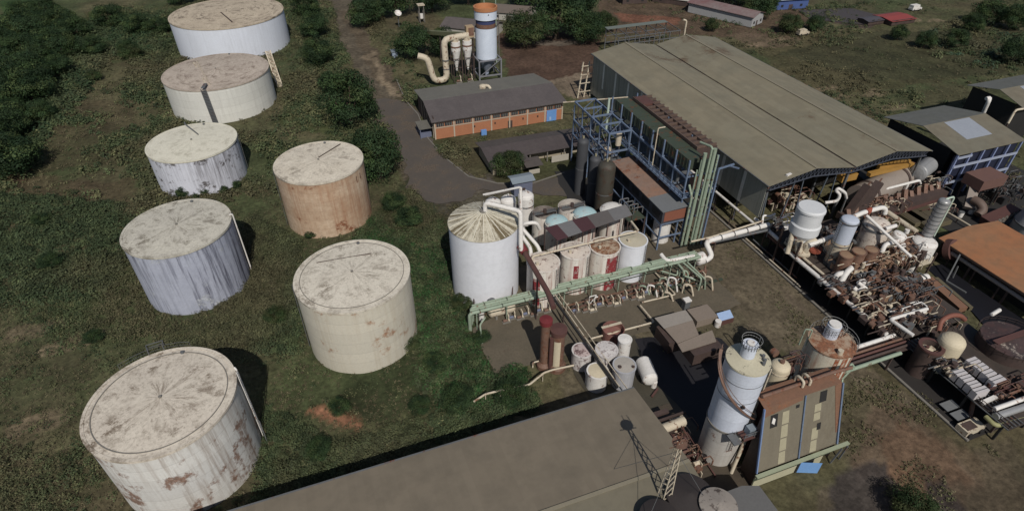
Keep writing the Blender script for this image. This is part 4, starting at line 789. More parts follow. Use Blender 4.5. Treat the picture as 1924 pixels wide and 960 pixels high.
q = (35.01, 224.99); t = thing('shed', 'tiny pale blue hut under the tree beside the dirt road', 'hut', q); MB().box(q[0]-1, q[0]+1, q[1]-1, q[1]+1, 0, 2.4).build('wall', M('pale_blue_wall', (.25, .3, .38), (.2, .24, .3)), t); MB().poly([(q[0]-1.3, q[1]-1.3, 2.4), (q[0]+1.3, q[1]-1.3, 2.4), (q[0]+1.3, q[1]+1.3, 2.7), (q[0]-1.3, q[1]+1.3, 2.7)], .1).build('roof', m_kr, t)
# ------------------------------------------------------------------ big twin span hall
HL, HV, HR, R1, R2 = 88.0, 110.2, 132.0, 99.0, 121.2; T0, T1 = 82.6, 167.0; ZE, ZR = 14.5, 16.4
m_big = M('olive_grey_roof', (.235, .2, .135), (.178, .168, .125), scale=.022, amt=.9, sheets=((.95, .12, 0), .38), bump=.05, rust=(.15, .105, .065), ramt=.05, rscale=.03)
t = thing('factory_hall', 'huge hall with twin olive grey gable roofs and dark striped side wall', 'building', (110, 125, 0))
MB().poly([(HL-.7, T0, ZE-.15), (R1, T0, ZR), (R1, T1, ZR), (HL-.7, T1, ZE-.15)], .1).poly([(R1+.01, T0, ZR), (HV-.25, T0, ZE), (HV-.25, T1, ZE), (R1+.01, T1, ZR)], .1).build('left_roof', m_big, t)
MB().poly([(HV+.25, T0, ZE), (R2, T0, ZR), (R2, T1, ZR), (HV+.25, T1, ZE)], .1).poly([(R2+.01, T0, ZR), (HR+.7, T0, ZE-.15), (HR+.7, T1, ZE-.15), (R2+.01, T1, ZR)], .1).build('right_roof', m_big, t)
MB().beam((R1, T0, ZR+.06), (R1, T1, ZR+.06), .7, .1).beam((R2, T0, ZR+.06), (R2, T1, ZR+.06), .7, .1).build('ridge_caps', M('ridge_cap', (.225, .195, .14), (.175, .16, .12)), t)
MB().beam((HL-.8, T0, ZE-.28), (HL-.8, T1, ZE-.28), .22, .2).beam((HR+.8, T0, ZE-.28), (HR+.8, T1, ZE-.28), .22, .2).build('eaves_gutter', m_gst, t)
MB().box(HV-.3, HV+.3, T0, T1, ZE-.35, ZE-.2).box(HV-.32, HV-.24, T0, T1, ZE-.3, ZE+.06).build('valley_gutter', m_drs, t)
m_wl = M('dark_olive_cladding', (.33, .33, .28), (.26, .26, .22), streak=(.04, .038, .034), samt=.5, sheets=((0, 1, 0), .1)); m_wl2 = M('translucent_panel', (.75, .73, .66), (.6, .58, .52), courses=2.2)
b = MB(); b2 = MB(); y = T0+1.2; k = 0
while y < T1-1:
    y2 = min(y+6.6, T1-.6); b.box(HL, HL+.12, y, y2, 5.6, ZE-.4)
    if y2+1.0 < T1: b2.box(HL+.03, HL+.09, y2, y2+1.0, 5.6, ZE-.4)
    y = y2+1.0
b.box(HR-.12, HR, T0+6, T1-.6, 2, ZE-.4).box(HL, HR, T1-.5, T1-.38, 1, ZE-.4); b.build('wall_cladding', m_wl, t); b2.build('light_panels', m_wl2, t)
MB().box(HL+.02, HL+.14, T1-38, T1-.6, 1.4, 5.58).build('low_wall', m_wl, t)
MB().box(HL+6, HR-1, T0+14, T0+14.2, 0, ZE-.6).build('inner_partition', m_blk, t)
b = MB()
for k in range(12): y = T0+1.2+k*7.55; b.beam((HL+.35, y, 0), (HL+.35, y, ZE-.4), .35); b.beam((HR-.35, y, 0), (HR-.35, y, ZE-.4), .35)
for k in range(3): b.beam((HV, T0+1.2+k*7.55, 0), (HV, T0+1.2+k*7.55, ZE-.4), .5)
b.build('columns', m_gst, t)
m_trs = M('blue_grey_truss', (.06, .068, .09), (.04, .045, .06))
for (e0, rr, e1) in ((HL, R1, HV), (HV, R2, HR)):
    b = MB(); yy = T0+.35; zb = ZE-1.5
    b.beam((e0, yy, zb), (rr, yy, zb+1.2), .22).beam((rr, yy, zb+1.2), (e1, yy, zb), .22).beam((e0, yy, ZE-.3), (rr, yy, ZR-.3), .22).beam((rr, yy, ZR-.3), (e1, yy, ZE-.3), .22)
    for k in range(22):
        f0 = k/22; xx = e0+(e1-e0)*f0; hh = 1-abs(xx-rr)/(rr-e0) if xx < rr else 1-abs(xx-rr)/(e1-rr)
        x2 = e0+(e1-e0)*(k+1)/22; h2 = 1-abs(x2-rr)/(rr-e0) if x2 < rr else 1-abs(x2-rr)/(e1-rr)
        b.beam((xx, yy, zb+1.2*hh), (xx, yy, ZE-.3+1.9*hh), .12); b.beam((xx, yy, zb+1.2*hh), (x2, yy, ZE-.3+1.9*h2), .1)
    b.build('end_truss', m_trs, t)
    b = MB(); b.poly([(e0+.3, yy+.5, ZE-.4), (e1-.3, yy+.5, ZE-.4), (e1-.3, yy+.5, ZE-2.4), (e0+.3, yy+.5, ZE-2.4)]) if 0 else None
MB().beam((92.18, 83.60, 15.40), (93.48, 83.83, 15.40), .5, .4).build('roof_vent', m_wht, t)
b = MB()
for k in range(5): xx = HL+2.5+k*4.6; b.beam((xx, T0+2, 0), (xx+(1.2 if k % 2 else -1.2), T0+2, ZE-1.6), .22)
b.build('bracing', M('slate_steel', (.1, .12, .14), (.07, .08, .1)), t)
t = thing('pipe', 'straight white pipe along the dark side wall of the big hall', 'pipe', (86.4, 95, 0))
MB().tube([(86.3, 122, 5.0), (86.3, 81.8, 5.0)], .3, 12).build('main', m_wht, t); b = MB(); [b.beam((86.3, 84+k*6, 0), (86.3, 84+k*6, 4.7), .18) for k in range(7)]; b.build('posts', m_drs, t)
t = thing('scaffold', 'grey open scaffold behind the far gables of the big hall', 'frame', (136.82, 212.59, 0.00)); x0, x1, y0, y1 = 112, 138, 194, 204
b = MB()
for xx in np.linspace(x0, x1, 7): b.beam((xx, y0, 0), (xx, y0, 8), .28).beam((xx, y1, 0), (xx, y1, 8.4), .28).beam((xx, y0, 8), (xx, y1, 8.4), .2)
for z_ in (3, 5.5, 8): b.beam((x0, y0, z_), (x1, y0, z_), .26).beam((x0, y1, z_+.3), (x1, y1, z_+.3), .26)
b.build('frame', m_gst, t); MB().poly([(x0, y1-1.2, 8.6), (x1, y1-1.2, 8.6), (x1, y1+1.5, 8.6), (x0, y1+1.5, 8.6)], .15).build('roof_strip', M('grey_green_sheet', (.15, .17, .15), (.11, .12, .11)), t)
q = (132.17, 179.78, 12.00); t = thing('flue', 'pale thin flue with a hooked top behind the far right gable', 'flue', (q[0], T1+2, 0)); MB().tube([(122, T1+2, 0), (122, T1+2, 20.2), (120.6, T1+2, 20.6)], .3, 8).build('pipe', m_crm, t)
# timber heap and inclined frame at the far left corner of the hall
t = thing('loading_frame', 'leaning pale timber frame at the far left corner of the hall', 'frame', (83.61, 167.19)); b = MB(); q0 = (83.61, 167.19, 0.00); 
for dx_ in (0, 2.2, 4.4): b.beam((q0[0]+dx_, q0[1], 0), (q0[0]+dx_+2.2, q0[1]+2, 11), .35)
for k in range(4): b.beam((q0[0]+k*.5, q0[1]+k*.5, 2+k*2.6), (q0[0]+4.6+k*.5, q0[1]+k*.5, 2+k*2.6), .25)
b.build('posts', m_crm, t)
t = thing('pipe', 'thin pale overhead pipe from the workshop corner to the blue steel tower', 'pipe', (77.12, 155.93, 5.00)); MB().tube([(72.00, 153.29, 6.00), (87.10, 142.01, 10.00)], .2, 8).build('main', m_crm, t); q = (76.13, 151.06, 6.80); MB().beam((q[0], q[1], 0), q, .2).build('post', m_drs, t)
# ------------------------------------------------------------------ evaporator steelwork
m_gr = M('rust_to_grey_roof', (.27, .14, .085), (.2, .19, .18), scale=.12, amt=1, rust=(.22, .085, .045), ramt=.3, rscale=.25, sheets=((0, .6, 0), .25))
t = thing('rust_roofed_gantry', 'long raised cabin with a rusty sheet roof on blue legs', 'cabin', (68.5, 98, 0)); gx0, gx1, gy0, gy1, gz = 65.4, 71.4, 87.2, 110, 10.2
MB().poly([(gx0-.3, gy0-.4, gz), (gx1+.2, gy0-.4, gz+.35), (gx1+.2, gy0+5.6, gz+.35), (gx0-.3, gy0+5.6, gz)], .12).build('grey_roof_end', M('slate_sheet', (.16, .165, .17), (.12, .125, .13)), t)
MB().poly([(gx0-.3, gy0+5.62, gz), (gx1+.2, gy0+5.62, gz+.35), (gx1+.2, gy1, gz+.35), (gx0-.3, gy1, gz)], .12).build('roof', m_gr, t)
MB().box(gx0, gx1, gy0, gy1-.3, 6.9, gz-.12).build('wall', M('slate_wall', (.05, .05, .06), (.035, .035, .04)), t); MB().box(gx0+.5, gx1-.4, gy0-.07, gy0-.01, 7.4, 9.8).build('front_panel', M('rust_red_panel', (.22, .08, .05), (.17, .07, .045)), t)
for k in range(5): MB().box(gx0-.06, gx0-.01, gy0+1+k*4.4, gy0+4+k*4.4, 7.8, 9.3).build('window', m_blk, t)
b = MB()
for k in range(5):
    for xx in (gx0+.1, gx1-.1): b.beam((xx, gy0+.1+k*5.5, 0), (xx, gy0+.1+k*5.5, 6.9), .32)
for z_ in (3.2, 6.75): b.beam((gx0, gy0+.1, z_), (gx1, gy0+.1, z_), .28).beam((gx0+.1, gy0, z_), (gx0+.1, gy1-.4, z_), .28)
b.build('blue_legs', m_blu, t)
vtank('vessel', 'white vessel standing between the blue legs under the rust roofed cabin', (68.3, 90.6, 1.9, 6.0), m_wht, m_wht, None, .2)
t = thing('evaporator_tower', 'tall blue steel tower carrying green tanks with a brown louvred top', 'tower', (73, 105, 0)); ex0, ex1, ey0, ey1 = 70.6, 77.4, 88.5, 122; PZ = 12.3
b = MB(); ny_ = 7
for k in range(ny_+1):
    yy = ey0+(ey1-ey0)*k/ny_
    for xx in (ex0, ex1): b.beam((xx, yy, 0), (xx, yy, 20.5), .3)
    for z_ in (6, PZ, 16.6): b.beam((ex0, yy, z_), (ex1, yy, z_), .25)
for z_ in (PZ-.2, 16.4):
    for xx in (ex0, ex1): b.beam((xx, ey0, z_), (xx, ey1, z_), .4)
b.build('frame', m_blu, t); MB().box(ex0+.2, ex1-.2, ey0, ey1, PZ-.15, PZ).build('deck', m_gst, t)
MB().rail([(ex0-.9, ey0-1, PZ), (ex0-.9, ey1, PZ)], 1.1, .06).box(ex0-1, ex0-.2, ey0-1, ey1, PZ-.25, PZ-.1).build('walkway', m_blu, t)
MB().rail([(ex0-.9, ey0-1, PZ), (ex1+.5, ey0-1, PZ), (ex1+.5, ey0+3, PZ)], 1.1, .06).box(ex0-.15, ex1+.5, ey0-1, ey0-.05, PZ-.25, PZ-.1).build('front_walkway', m_blu, t)
for k in range(6):
    y0 = ey0+.8+k*5.4; g_ = MB().box(ex0+.5, ex1-2.6, y0, y0+5.1, 17.6, 20.0).build('green_tank', m_dgr, t)
    b = MB(); [b.box(ex0+.42, ex0+.495, y0+.6+q*1.1, y0+.68+q*1.1, 17.6, 19.9) for q in range(4)]; b.build('stiffeners', m_dgr, g_)
b = MB().box(ex1-2.5, ex1+2.6, ey0+4, ey1-2, 17.4, 20.2); b.build('louvre_box', m_drs, t)
b = MB(); k = ey0+4.2; m_lou = M('dusty_brown_louvre', (.13, .085, .065), (.07, .05, .042), amt=.8)
while k < ey1-2.4: b.box(ex1-2.4, ex1+2.5, k, k+.3, 20.24, 20.75); k += 1.9
b.box(ex1-2.5, ex1-2.2, ey0+4, ey1-2, 20.24, 20.8).box(ex1+.1, ex1+.3, ey0+4, ey1-2, 20.24, 20.85); b.build('louvre_slats', m_lou, t)
MB().box(ex1-2.3, ex1+.6, ey1-7, ey1-2.4, 20.26, 20.86).build('red_top_panel', m_brn, t)
MB().box(ex0+2.2, ex0+4.6, ey0-.5, ey0-.4, 17.2, 20.4).build('green_end_panel', m_grn, t); MB().box(ex0+2.0, ex0+4.4, ey0+.2, ey0+1.4, 13, 16.2).build('inner_machine', m_rst, t)
for k in range(7): MB().cyl((ex0+1.6, ey0+5+k*4.2, PZ), .38, 4.6, 12).build('vertical_pipe', m_gst, t)
MB().tube([(ex0-.5, ey0+12, 13), (ex0-.5, ey0+12, 22.2), (ex0+1.2, ey0+12, 22.2)], .13, 8).build('vent_pipe', m_crm, t)
t = thing('column_pipes', 'bundle of tall pale green columns in front of the blue tower', 'pipes', (72.4, 87, 0))
for xx, yy, rr, zt in ((72.4, 86.6, .38, 22.8), (73.5, 86.3, .22, 23.4), (74.3, 86.3, .4, 23.6), (75.3, 86.2, .2, 22), (71.5, 86.9, .16, 19)): MB().cyl((xx, yy, 0), rr, zt, 16).build('green_column', m_grn, t)
MB().tube([(71.2, 86.4, 0), (71.2, 86.4, 13), (71.2, 88, 15)], .25, 10).build('slim_column', m_grn, t); 
MB().tube([(73.7, 86.3, 23.4), (73.7, 86.8, 23.9), (73.2, 89.8, 23.5)], .24, 10, .5).build('top_bend', m_grn, t); 
MB().beam((75.9, 85.8, 0), (75.9, 85.8, 19), .35).beam((75.9, 85.8, 19), (79.5, 85.8, 19.4), .3).beam((78.5, 85.8, 19.2), (79.6, 84.2, 19.2), .25).build('blue_davit', m_blu, t)
t = thing('pipe', 'bent white pipe between the rusty cabin roof and the blue tower', 'pipe', (72, 98, 0)); MB().tube([(72.1, 113, 11.4), (72.1, 89, 11.4), (73, 88, 11.4), (73, 88, 9.5)], .3, 12, .8).build('main', m_wht, t)
t = thing('blue_steel_frame', 'open blue steel frame with braces at the far end of the tower', 'frame', (69.5, 117, 0)); fx0, fx1, fy0, fy1 = 64.4, 70.0, 111, 130
b = MB()
for k in range(5):
    yy = fy0+(fy1-fy0)*k/4
    for xx in (fx0, fx1): b.beam((xx, yy, 0), (xx, yy, 17 if k < 4 else 16), .32)
    for z_ in (8, 12, 16.9): b.beam((fx0, yy, z_), (fx1, yy, z_), .36)
for z_ in (8, 12, 16.9):
    for xx in (fx0, fx1): b.beam((xx, fy0, z_), (xx, fy1, z_), .36)
for k in range(4): y0 = fy0+(fy1-fy0)*k/4; y1_ = fy0+(fy1-fy0)*(k+1)/4; b.beam((fx0, y0, 8), (fx0, y1_, 12), .18); b.beam((fx1, y0, 12), (fx1, y1_, 16.9), .18); b.beam((fx0, y0, 16.9), (fx1, y1_, 16.9), .15)
b.build('frame', m_blu, t)
MB().cyl((66.2, 114, 8.2), .9, 3.2, 16).cyl((68.4, 113.4, 12.2), .7, 3, 16).build('vessels', m_crm, t)
b = MB(); r3 = random.Random(8)
for k in range(14): xx = r3.uniform(fx0+.5, fx1-.5); yy = r3.uniform(fy0, fy1); b.tube([(xx, yy, 8), (xx, yy, 8+r3.uniform(2, 7)), (xx+r3.uniform(-2, 2), yy+1.5, 8+r3.uniform(2, 7))], .13, 7)
b.build('pipes', m_gst, t); MB().box(fx0, fx1, fy0, fy1-6, 7.8, 7.95).build('deck', m_gst, t); MB().cyl((69.4, 121.6, 12), .3, 8.5, 10).build('stand_pipe', M('pale_green_pipe', (.42, .5, .42), (.35, .4, .34)), t)
m_dko = M('dark_olive_cylinder', (.062, .055, .042), (.045, .04, .033), rust=(.07, .045, .03), ramt=.3, courses=2.4); m_dkg = M('dark_grey_cylinder', (.06, .062, .068), (.045, .045, .05))
for (x, y, r, h, mm, l) in ((60.3, 103.5, 2.0, 13, m_dko, 'nearest dark olive domed cylinder beside the cabin'), (60.6, 109.6, 1.35, 11.6, m_dkg, 'middle slim dark cylinder behind the olive one'), (59.6, 114.5, 1.35, 14, m_dkg, 'farthest slim dark cylinder, left of the others')):
    t = thing('pressure_cylinder', l, 'cylinder', (x, y, 0), 'three dark upright cylinders'); MB().cyl((x, y, 0), r, h, 28, cap=False).dome((x, y, h), r, r*.75, 28).build('body', mm, t)
    MB().cyl((x, y, h+r*.7), .25, .6, 10).build('nozzle', M('brass_nozzle', (.3, .27, .18), (.2, .18, .12)), t); MB().cyl((x, y, h*.5), r+.05, .2, 28).build('band', m_gst, t)
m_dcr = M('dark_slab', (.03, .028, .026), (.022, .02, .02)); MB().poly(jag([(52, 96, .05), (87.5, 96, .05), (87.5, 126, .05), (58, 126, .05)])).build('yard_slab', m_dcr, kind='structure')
t = thing('pipe_loops', 'grey pipework loops standing left of the blue frame', 'pipework', (62.5, 120, 0)); b = MB()
for k in range(6): b.tube([(61.2+k*.5, 118+k*1.1, 0), (61.2+k*.5, 118+k*1.1, 9.5-k*.5), (63+k*.3, 119+k*1.1, 9.5-k*.5), (63+k*.3, 119+k*1.1, 0)], .2, 8)
b.build('loops', m_gst, t)
t = thing('pipe', 'thin dark horizontal pipe over the dark slab in front of the cylinders', 'pipe', (56, 100, 0)); MB().tube([(57.32, 99.81, 4.00), (47.63, 101.74, 4.00), (47.92, 106.71, 0.00)], .12, 8).build('main', m_gst, t)
# white pipe bridge over the road
t = thing('pipe_bridge', 'bundle of white pipes bridging the yard road to the big hall', 'pipes', (82, 84, 0))
MB().tube([(70.96, 77.69, 2.60), (72.78, 78.01, 3.00), (72.02, 80.05, 5.50), (73.53, 79.77, 6.00), (87.89, 80.27, 6.00)], .55, 14, 1.4).build('fat_pipe', m_wht, t)
q0 = Vector((73.53, 79.77, 6.00)); q1 = Vector((87.89, 80.27, 6.00)); b = MB(); [b.cyl(tuple(q0.lerp(q1, k)), .68, .18, 16, axis=tuple(q1-q0)) for k in (.12, .35, .58, .8)]; b.build('flanges', m_gst, t)
MB().tube([(68.47, 80.39, 6.30), (73.15, 80.27, 6.30), (90.22, 81.50, 6.60)], .2, 10).build('thin_pipe', m_crm, t); MB().tube([(72.95, 79.66, 5.40), (87.30, 79.29, 5.40)], .3, 10).build('lower_pipe', m_gst, t)
MB().tube([(86.86, 81.07, 6.00), (87.28, 81.88, 7.60), (88.44, 81.44, 7.20), (90.41, 81.80, 7.20)], .25, 10).build('end_bend', m_wht, t)
b = MB(); [b.beam((q[0], q[1], 0), (q[0], q[1], 5.3), .25) for q in ((74.43, 79.91, 5.40), (86.87, 79.45, 5.40))]; b.build('posts', m_drs, t)
t = thing('pipe', 'white elbow pipe at the foot of the green columns', 'pipe', (65.83, 83.03, 0.00)); MB().tube([(61.84, 80.57, 4.60), (61.98, 78.63, 4.20), (68.25, 78.22, 4.20)], .42, 12, 1).build('main', m_wht, t)
q = (69.96, 79.35, 2.20); t = thing('separator', 'small white round vessel with rusty red flanges at the end of the green rack', 'vessel', (q[0], q[1], 0)); MB().cyl((q[0], q[1]-.5, 2.4), 1.35, 1.4, 24, axis=(1, 0, .1)).dome((q[0], q[1]-.5, 2.4), 1.35, .7, 24, (-1, 0, 0)).build('body', m_wht, t); MB().cyl((q[0]+1.4, q[1]-.5, 2.5), 1.0, .3, 20, axis=(1, 0, .1)).build('red_flange', m_red, t); MB().beam((q[0], q[1], 0), (q[0], q[1], 1.6), .5).build('leg', m_drs, t)
t = thing('green_pipe_legs', 'fork of pale green pipes running down to the road behind the rack', 'pipes', (66.70, 75.25)); b = MB()
b.tube([(64.83, 79.54, 4.00), (66.46, 72.56, 3.20), (66.51, 72.68, 0.00)], .2, 8).tube([(65.67, 79.72, 4.20), (67.49, 72.59, 2.60), (67.91, 72.51, 0.00)], .18, 8).tube([(64.01, 79.84, 4.00), (64.31, 75.38, 3.40), (64.38, 75.38, 0.00)], .24, 8).tube([(63.90, 74.62, 3.00), (66.17, 73.90, 1.80)], .18, 8).tube([(60.96, 78.77, 2.00), (63.64, 76.50, 1.60), (64.40, 77.55, 2.40)], .18, 8)
b.build('pipes', m_grn, t)
b = MB()
t = thing('drain_pipe', 'long cream pipe at ground level from the rack towards the patched sheds', 'pipe', (58.81, 74.62)); MB().tube([(60.75, 79.92, 0.60), (61.00, 72.59, 0.60), (53.56, 72.81, 0.60)], .16, 8).build('main', m_crm, t)
t = thing('pipe', 'cream L shaped pipe on low posts left of the patched sheds', 'pipe', (52.15, 67.38)); MB().tube([(52.54, 71.74, 1.00), (52.70, 66.85, 1.00), (39.66, 67.05, 1.00)], .2, 8).build('main', m_crm, t); b = MB(); [b.beam((q[0], q[1], 0), (q[0], q[1], .9), .15) for q in ((52.64, 69.48, 1.00), (49.42, 66.84, 1.00), (43.93, 66.93, 1.00))]; b.build('posts', m_drs, t)
# ------------------------------------------------------------------ machinery in front of the big hall
t = thing('crane_beams', 'pair of long yellow crane beams under the right gable of the big hall', 'beams', (123.43, 85.13, 9.00)); b = MB()
b.beam((119.58, 85.75, 9.00), (133.32, 86.07, 9.00), 1.1, .9); b.build('front_beam', m_yel, t); MB().beam((123.39, 86.94, 9.60), (132.77, 86.78, 9.60), .9, .8).build('rear_beam', m_yel, t); b = MB()
for q in ((121.75, 86.39, 8.50), (133.35, 86.46, 8.50)): b.beam((q[0], q[1], 0), q, .5)
b.build('supports', m_drs, t)
t = thing('crane_trolley', 'small yellow hoist hanging at the middle column of the hall', 'hoist', (116.17, 88.29, 8.00)); q = (114.60, 86.79, 9.00); MB().box(q[0]-2.6, q[0]+1.8, q[1]-.9, q[1]+.9, q[2]-.8, q[2]+.8).build('body', m_yel, t); MB().beam((q[0], q[1]+.5, 0), (q[0], q[1]+.5, q[2]-.8), .4).build('post', m_drs, t)
q0 = (114.87, 82.56, 5.50); q1 = (133.36, 86.56, 5.50)
t = thing('rotary_drum', 'huge beige grey drum lying in front of the right gable', 'drum', (q0[0], q0[1], 0)); d_ = (Vector(q1)-Vector(q0)).normalized()
MB().cyl(q0, 3.0, (Vector(q1)-Vector(q0)).length, 36, axis=d_).build('shell', M('taupe_drum', (.26, .22, .19), (.2, .165, .14)), t)
for k in (.15, .8): MB().cyl(tuple(Vector(q0).lerp(Vector(q1), k)), 3.2, .7, 36, axis=d_).build('tyre', m_drs, t)
MB().cyl(tuple(Vector(q1)-d_*.2), 3.15, 2, 30, axis=d_).build('end_box', m_brn, t); b = MB()
for k in (.2, .8): q = Vector(q0).lerp(Vector(q1), k); b.box(q.x-1, q.x+1, q.y-2, q.y+2, 0, 3)
b.build('cradle', m_cnc, t)
q0 = (132.89, 83.49, 7.00); t = thing('silver_drum', 'mottled silver drum under the right edge of the hall roof', 'drum', (q0[0], q0[1], 0)); MB().drum((q0[0], q0[1], 8), (q0[0]+5.5, q0[1]+2, 8), 2.0, 28).build('body', m_slv, t); b = MB(); [b.beam((q0[0]+k, q0[1]+.4*k, 0), (q0[0]+k, q0[1]+.4*k, 6.4), .5) for k in (1, 4.5)]; b.build('legs', m_gst, t)
for i, (a, c_) in enumerate((((109.05, 79.27, 4.50), (112.61, 79.75, 11.00)), ((111.30, 78.46, 4.50), (116.00, 79.95, 11.00)))):
    t = thing('elevator_chute', ('left', 'right')[i]+' of the two steep dark brown chutes before the drum', 'chute', (a[0], a[1], 0), 'pair of steep brown chutes')
    MB().beam(a, c_, 1.7, 1.2).build('casing', m_drs, t); MB().beam((a[0]+.2, a[1], a[2]+.9), (c_[0]+.2, c_[1], c_[2]+.9), .3).build('ridge', m_rst, t); MB().beam((a[0], a[1], 0), a, .8).beam((c_[0], c_[1], 0), c_, .4).build('legs', m_drs, t)
t = thing('pipe', 'long white pipe on brackets along the front of the beige grey drum', 'pipe', (125.12, 81.19, 7.00)); b = MB().tube([(117.27, 81.58, 7.00), (132.03, 81.97, 7.00), (133.56, 82.34, 5.60)], .32, 10, .6); b.build('main', m_wht, t); b = MB()
for q in ((120.28, 81.81, 6.80), (128.51, 81.81, 6.80)): b.tube([q, (q[0], q[1], 4.4)], .3, 8)
b.build('brackets', m_wht, t)
t = thing('milling_train', 'long rusty brown platform with rollers in front of the big drum', 'machine', (126.00, 81.12, 2.00)); a = (107.39, 78.41, 4.00); c_ = (138.05, 80.14, 4.00); d_ = (Vector(c_)-Vector(a)); 
MB().beam(a, c_, 4.2, 1.6).build('bed', m_drs, t); b = MB()
for k in range(14): q = Vector(a)+d_*(k+.5)/14; b.beam((q.x, q.y, 4.6), (q.x+.3, q.y+1, 5.6+.5*(k % 3)), .9, .9)
b.build('roller_boxes', m_rst, t); b = MB(); [b.beam(tuple(Vector(a)+d_*(k+.5)/8-Vector((0, 0, 4))), tuple(Vector(a)+d_*(k+.5)/8), .7) for k in range(8)]; b.build('legs', m_drs, t)
MB().beam((a[0], a[1]-2.4, 3.4), (c_[0], c_[1]-2.4, 3.4), .5, .5).build('rail', m_brn, t)
t = thing('pipe', 'white double swan neck pipe behind the stepped white vessel', 'pipe', (109.10, 81.92, 6.00)); MB().tube([(102.69, 80.74, 8.00), (105.12, 79.88, 8.40), (105.33, 79.89, 10.00), (104.14, 80.48, 11.00), (104.42, 80.27, 11.60), (106.36, 79.77, 10.40), (107.82, 80.12, 8.50)], .34, 10, .9).build('pipe', m_wht, t); q = (107.82, 80.12, 8.50); MB().beam((q[0], q[1], 0), q, .3).build('post', m_gst, t)
def scrapheap(name, label, p, w_, d_, h_, n, mats, seed, cat='machine', base=m_drs):
    rr = random.Random(seed); n = int(n*1.4); x, y, z = p; t = thing(name, label, cat, p)
    b = MB()
    for k in range(max(3, n//12)): 
        xx = x+rr.uniform(-.5, .5)*w_; yy = y+rr.uniform(-.5, .5)*d_; hh = rr.uniform(.4, 1)*h_; b.box(xx-rr.uniform(.4, 1), xx+rr.uniform(.4, 1), yy-rr.uniform(.4, 1), yy+rr.uniform(.4, 1), z, z+hh*.7)
    b.build('machine_boxes', base, t)
    for mi, mm in enumerate(mats):
        b = MB()
        for k in range(n//len(mats)):
            xx = x+rr.uniform(-.5, .5)*w_; yy = y+rr.uniform(-.5, .5)*d_; hh = z+rr.uniform(.3, 1)*h_; L_ = rr.uniform(.8, 3)
            if k % 3 == 0: b.beam((xx, yy, z), (xx, yy, hh), rr.uniform(.14, .3)); b.beam((xx, yy, hh), (xx+rr.choice((-L_, L_)), yy, hh), .14)
            elif k % 3 == 1: b.tube([(xx, yy, hh), (xx+L_, yy, hh), (xx+L_, yy-L_*.6, hh), (xx+L_, yy-L_*.6, hh-1.2)], rr.uniform(.05, .14), 6, .12)
            else: b.cyl((xx, yy, hh-.6), rr.uniform(.25, .6), rr.uniform(.5, 1.1), 12, axis=rr.choice(((0, 0, 1), (1, 0, 0), (0, 1, 0))))
        b.build(('pipework', 'fittings', 'valves', 'brackets')[mi], mm, t)
    return t
scrapheap('mill_gearbox', 'brown geared machinery under the left gable corner of the hall', (103.30, 90.16, 0.00), 8, 6, 6, 40, (m_rst, m_brn, m_crm), 1)
scrapheap('pump_cluster', 'grey pump cluster between the hall corner and the stepped white vessel', (93.88, 82.07, 0.00), 5, 5, 5, 30, (m_gst, m_bg, m_wht), 2)
# ------------------------------------------------------------------ process plant on its deck
m_dk2 = M('stained_deck', (.07, .052, .042), (.035, .03, .027), scale=.6, amt=.9); DZ = 4.4
t = thing('process_deck', 'dark raised steel deck carrying the boiling house machinery', 'deck', (98, 64, 0))
MB().box(87.4, 104.5, 45.5, 79, DZ-.3, DZ).build('floor', m_dk2, t); b = MB()
for k in range(8): yy = 46.5+k*4.55; [b.beam((xx, yy, 0), (xx, yy, DZ-.3), .35) for xx in (87.9, 94, 100, 104)]
b.build('columns', m_blk, t); MB().beam((87.3, 45.5, DZ-.2), (87.3, 79, DZ-.2), .4, .5).build('edge_beam', m_brn, t)
MB().rail([(87.5, 46, DZ), (87.5, 62, DZ)], 1.1, .05).build('rail', m_drs, t)
t = thing('pipe', 'thick white pipe running along the left edge of the machinery deck', 'pipe', (87, 62, 0)); MB().tube([(86.6, 73, 4.9), (86.6, 47, 4.9)], .42, 12).build('main', m_wht, t)
t = thing('pipe', 'thinner cream pipe just inside the thick white one on the deck edge', 'pipe', (88, 62, 0)); MB().tube([(88.2, 75, 4.8), (88.2, 58, 4.8)], .3, 10).build('main', m_crm, t); MB().tube([(87.5, 84, 5.2), (87.5, 76, 4.9)], .4, 10).build('end_length', m_wht, t)
t = thing('ground_pipes', 'pair of cream pipes at ground level along the dark trench by the road', 'pipes', (86, 75, 0)); MB().tube([(86.1, 84, .5), (86.1, 66, .5)], .16, 8).build('outer_pipe', m_crm, t); MB().tube([(86.7, 82, 1.1), (86.7, 68, 1.1)], .14, 8).build('inner_pipe', m_gst, t)
c = (89.01, 72.38, 2.58, 15.00); x, y, r, h = c
t = thing('stepped_vessel', 'big clean white stepped vessel in front of the hall corner', 'vessel', (x, y, 0)); MB().lathe((x, y, 0), [(r+.15, h-.1), (r*.96, h+.25), (.01, h+.3)], 40).lathe((x, y, 0), [(r+.15, h-.1), (r+.15, h-.5), (r, h-.6), (r, h-3.4), (r*1.12, h-3.7), (r*1.12, h-5.5), (r*.85, h-6.6), (r*.85, h-8)], 40).build('body', M('clean_white_vessel', (.6, .61, .62), (.54, .55, .56), courses=1.4), t)
MB().lathe((x, y, 0), [(r*.85, h-8), (r*.85, h-8.6), (r*.55, 4.4)], 32).build('cream_cone', m_crm, t); b = MB(); [b.beam((x+a*r, y+c_*r, 0), (x+a*r, y+c_*r, h-6), .35) for a in (-1, 1) for c_ in (-1, 1)]; b.build('frame', m_drs, t)
MB().ringrail((x, y), r*1.5, h-7.4, 180, 360, 1, .05).build('rail', m_gst, t); MB().tube([(x-1, y-r-.6, h-6.8), (x+5, y-r-.4, h-6.2)], .5, 12).build('white_branch', m_wht, t)
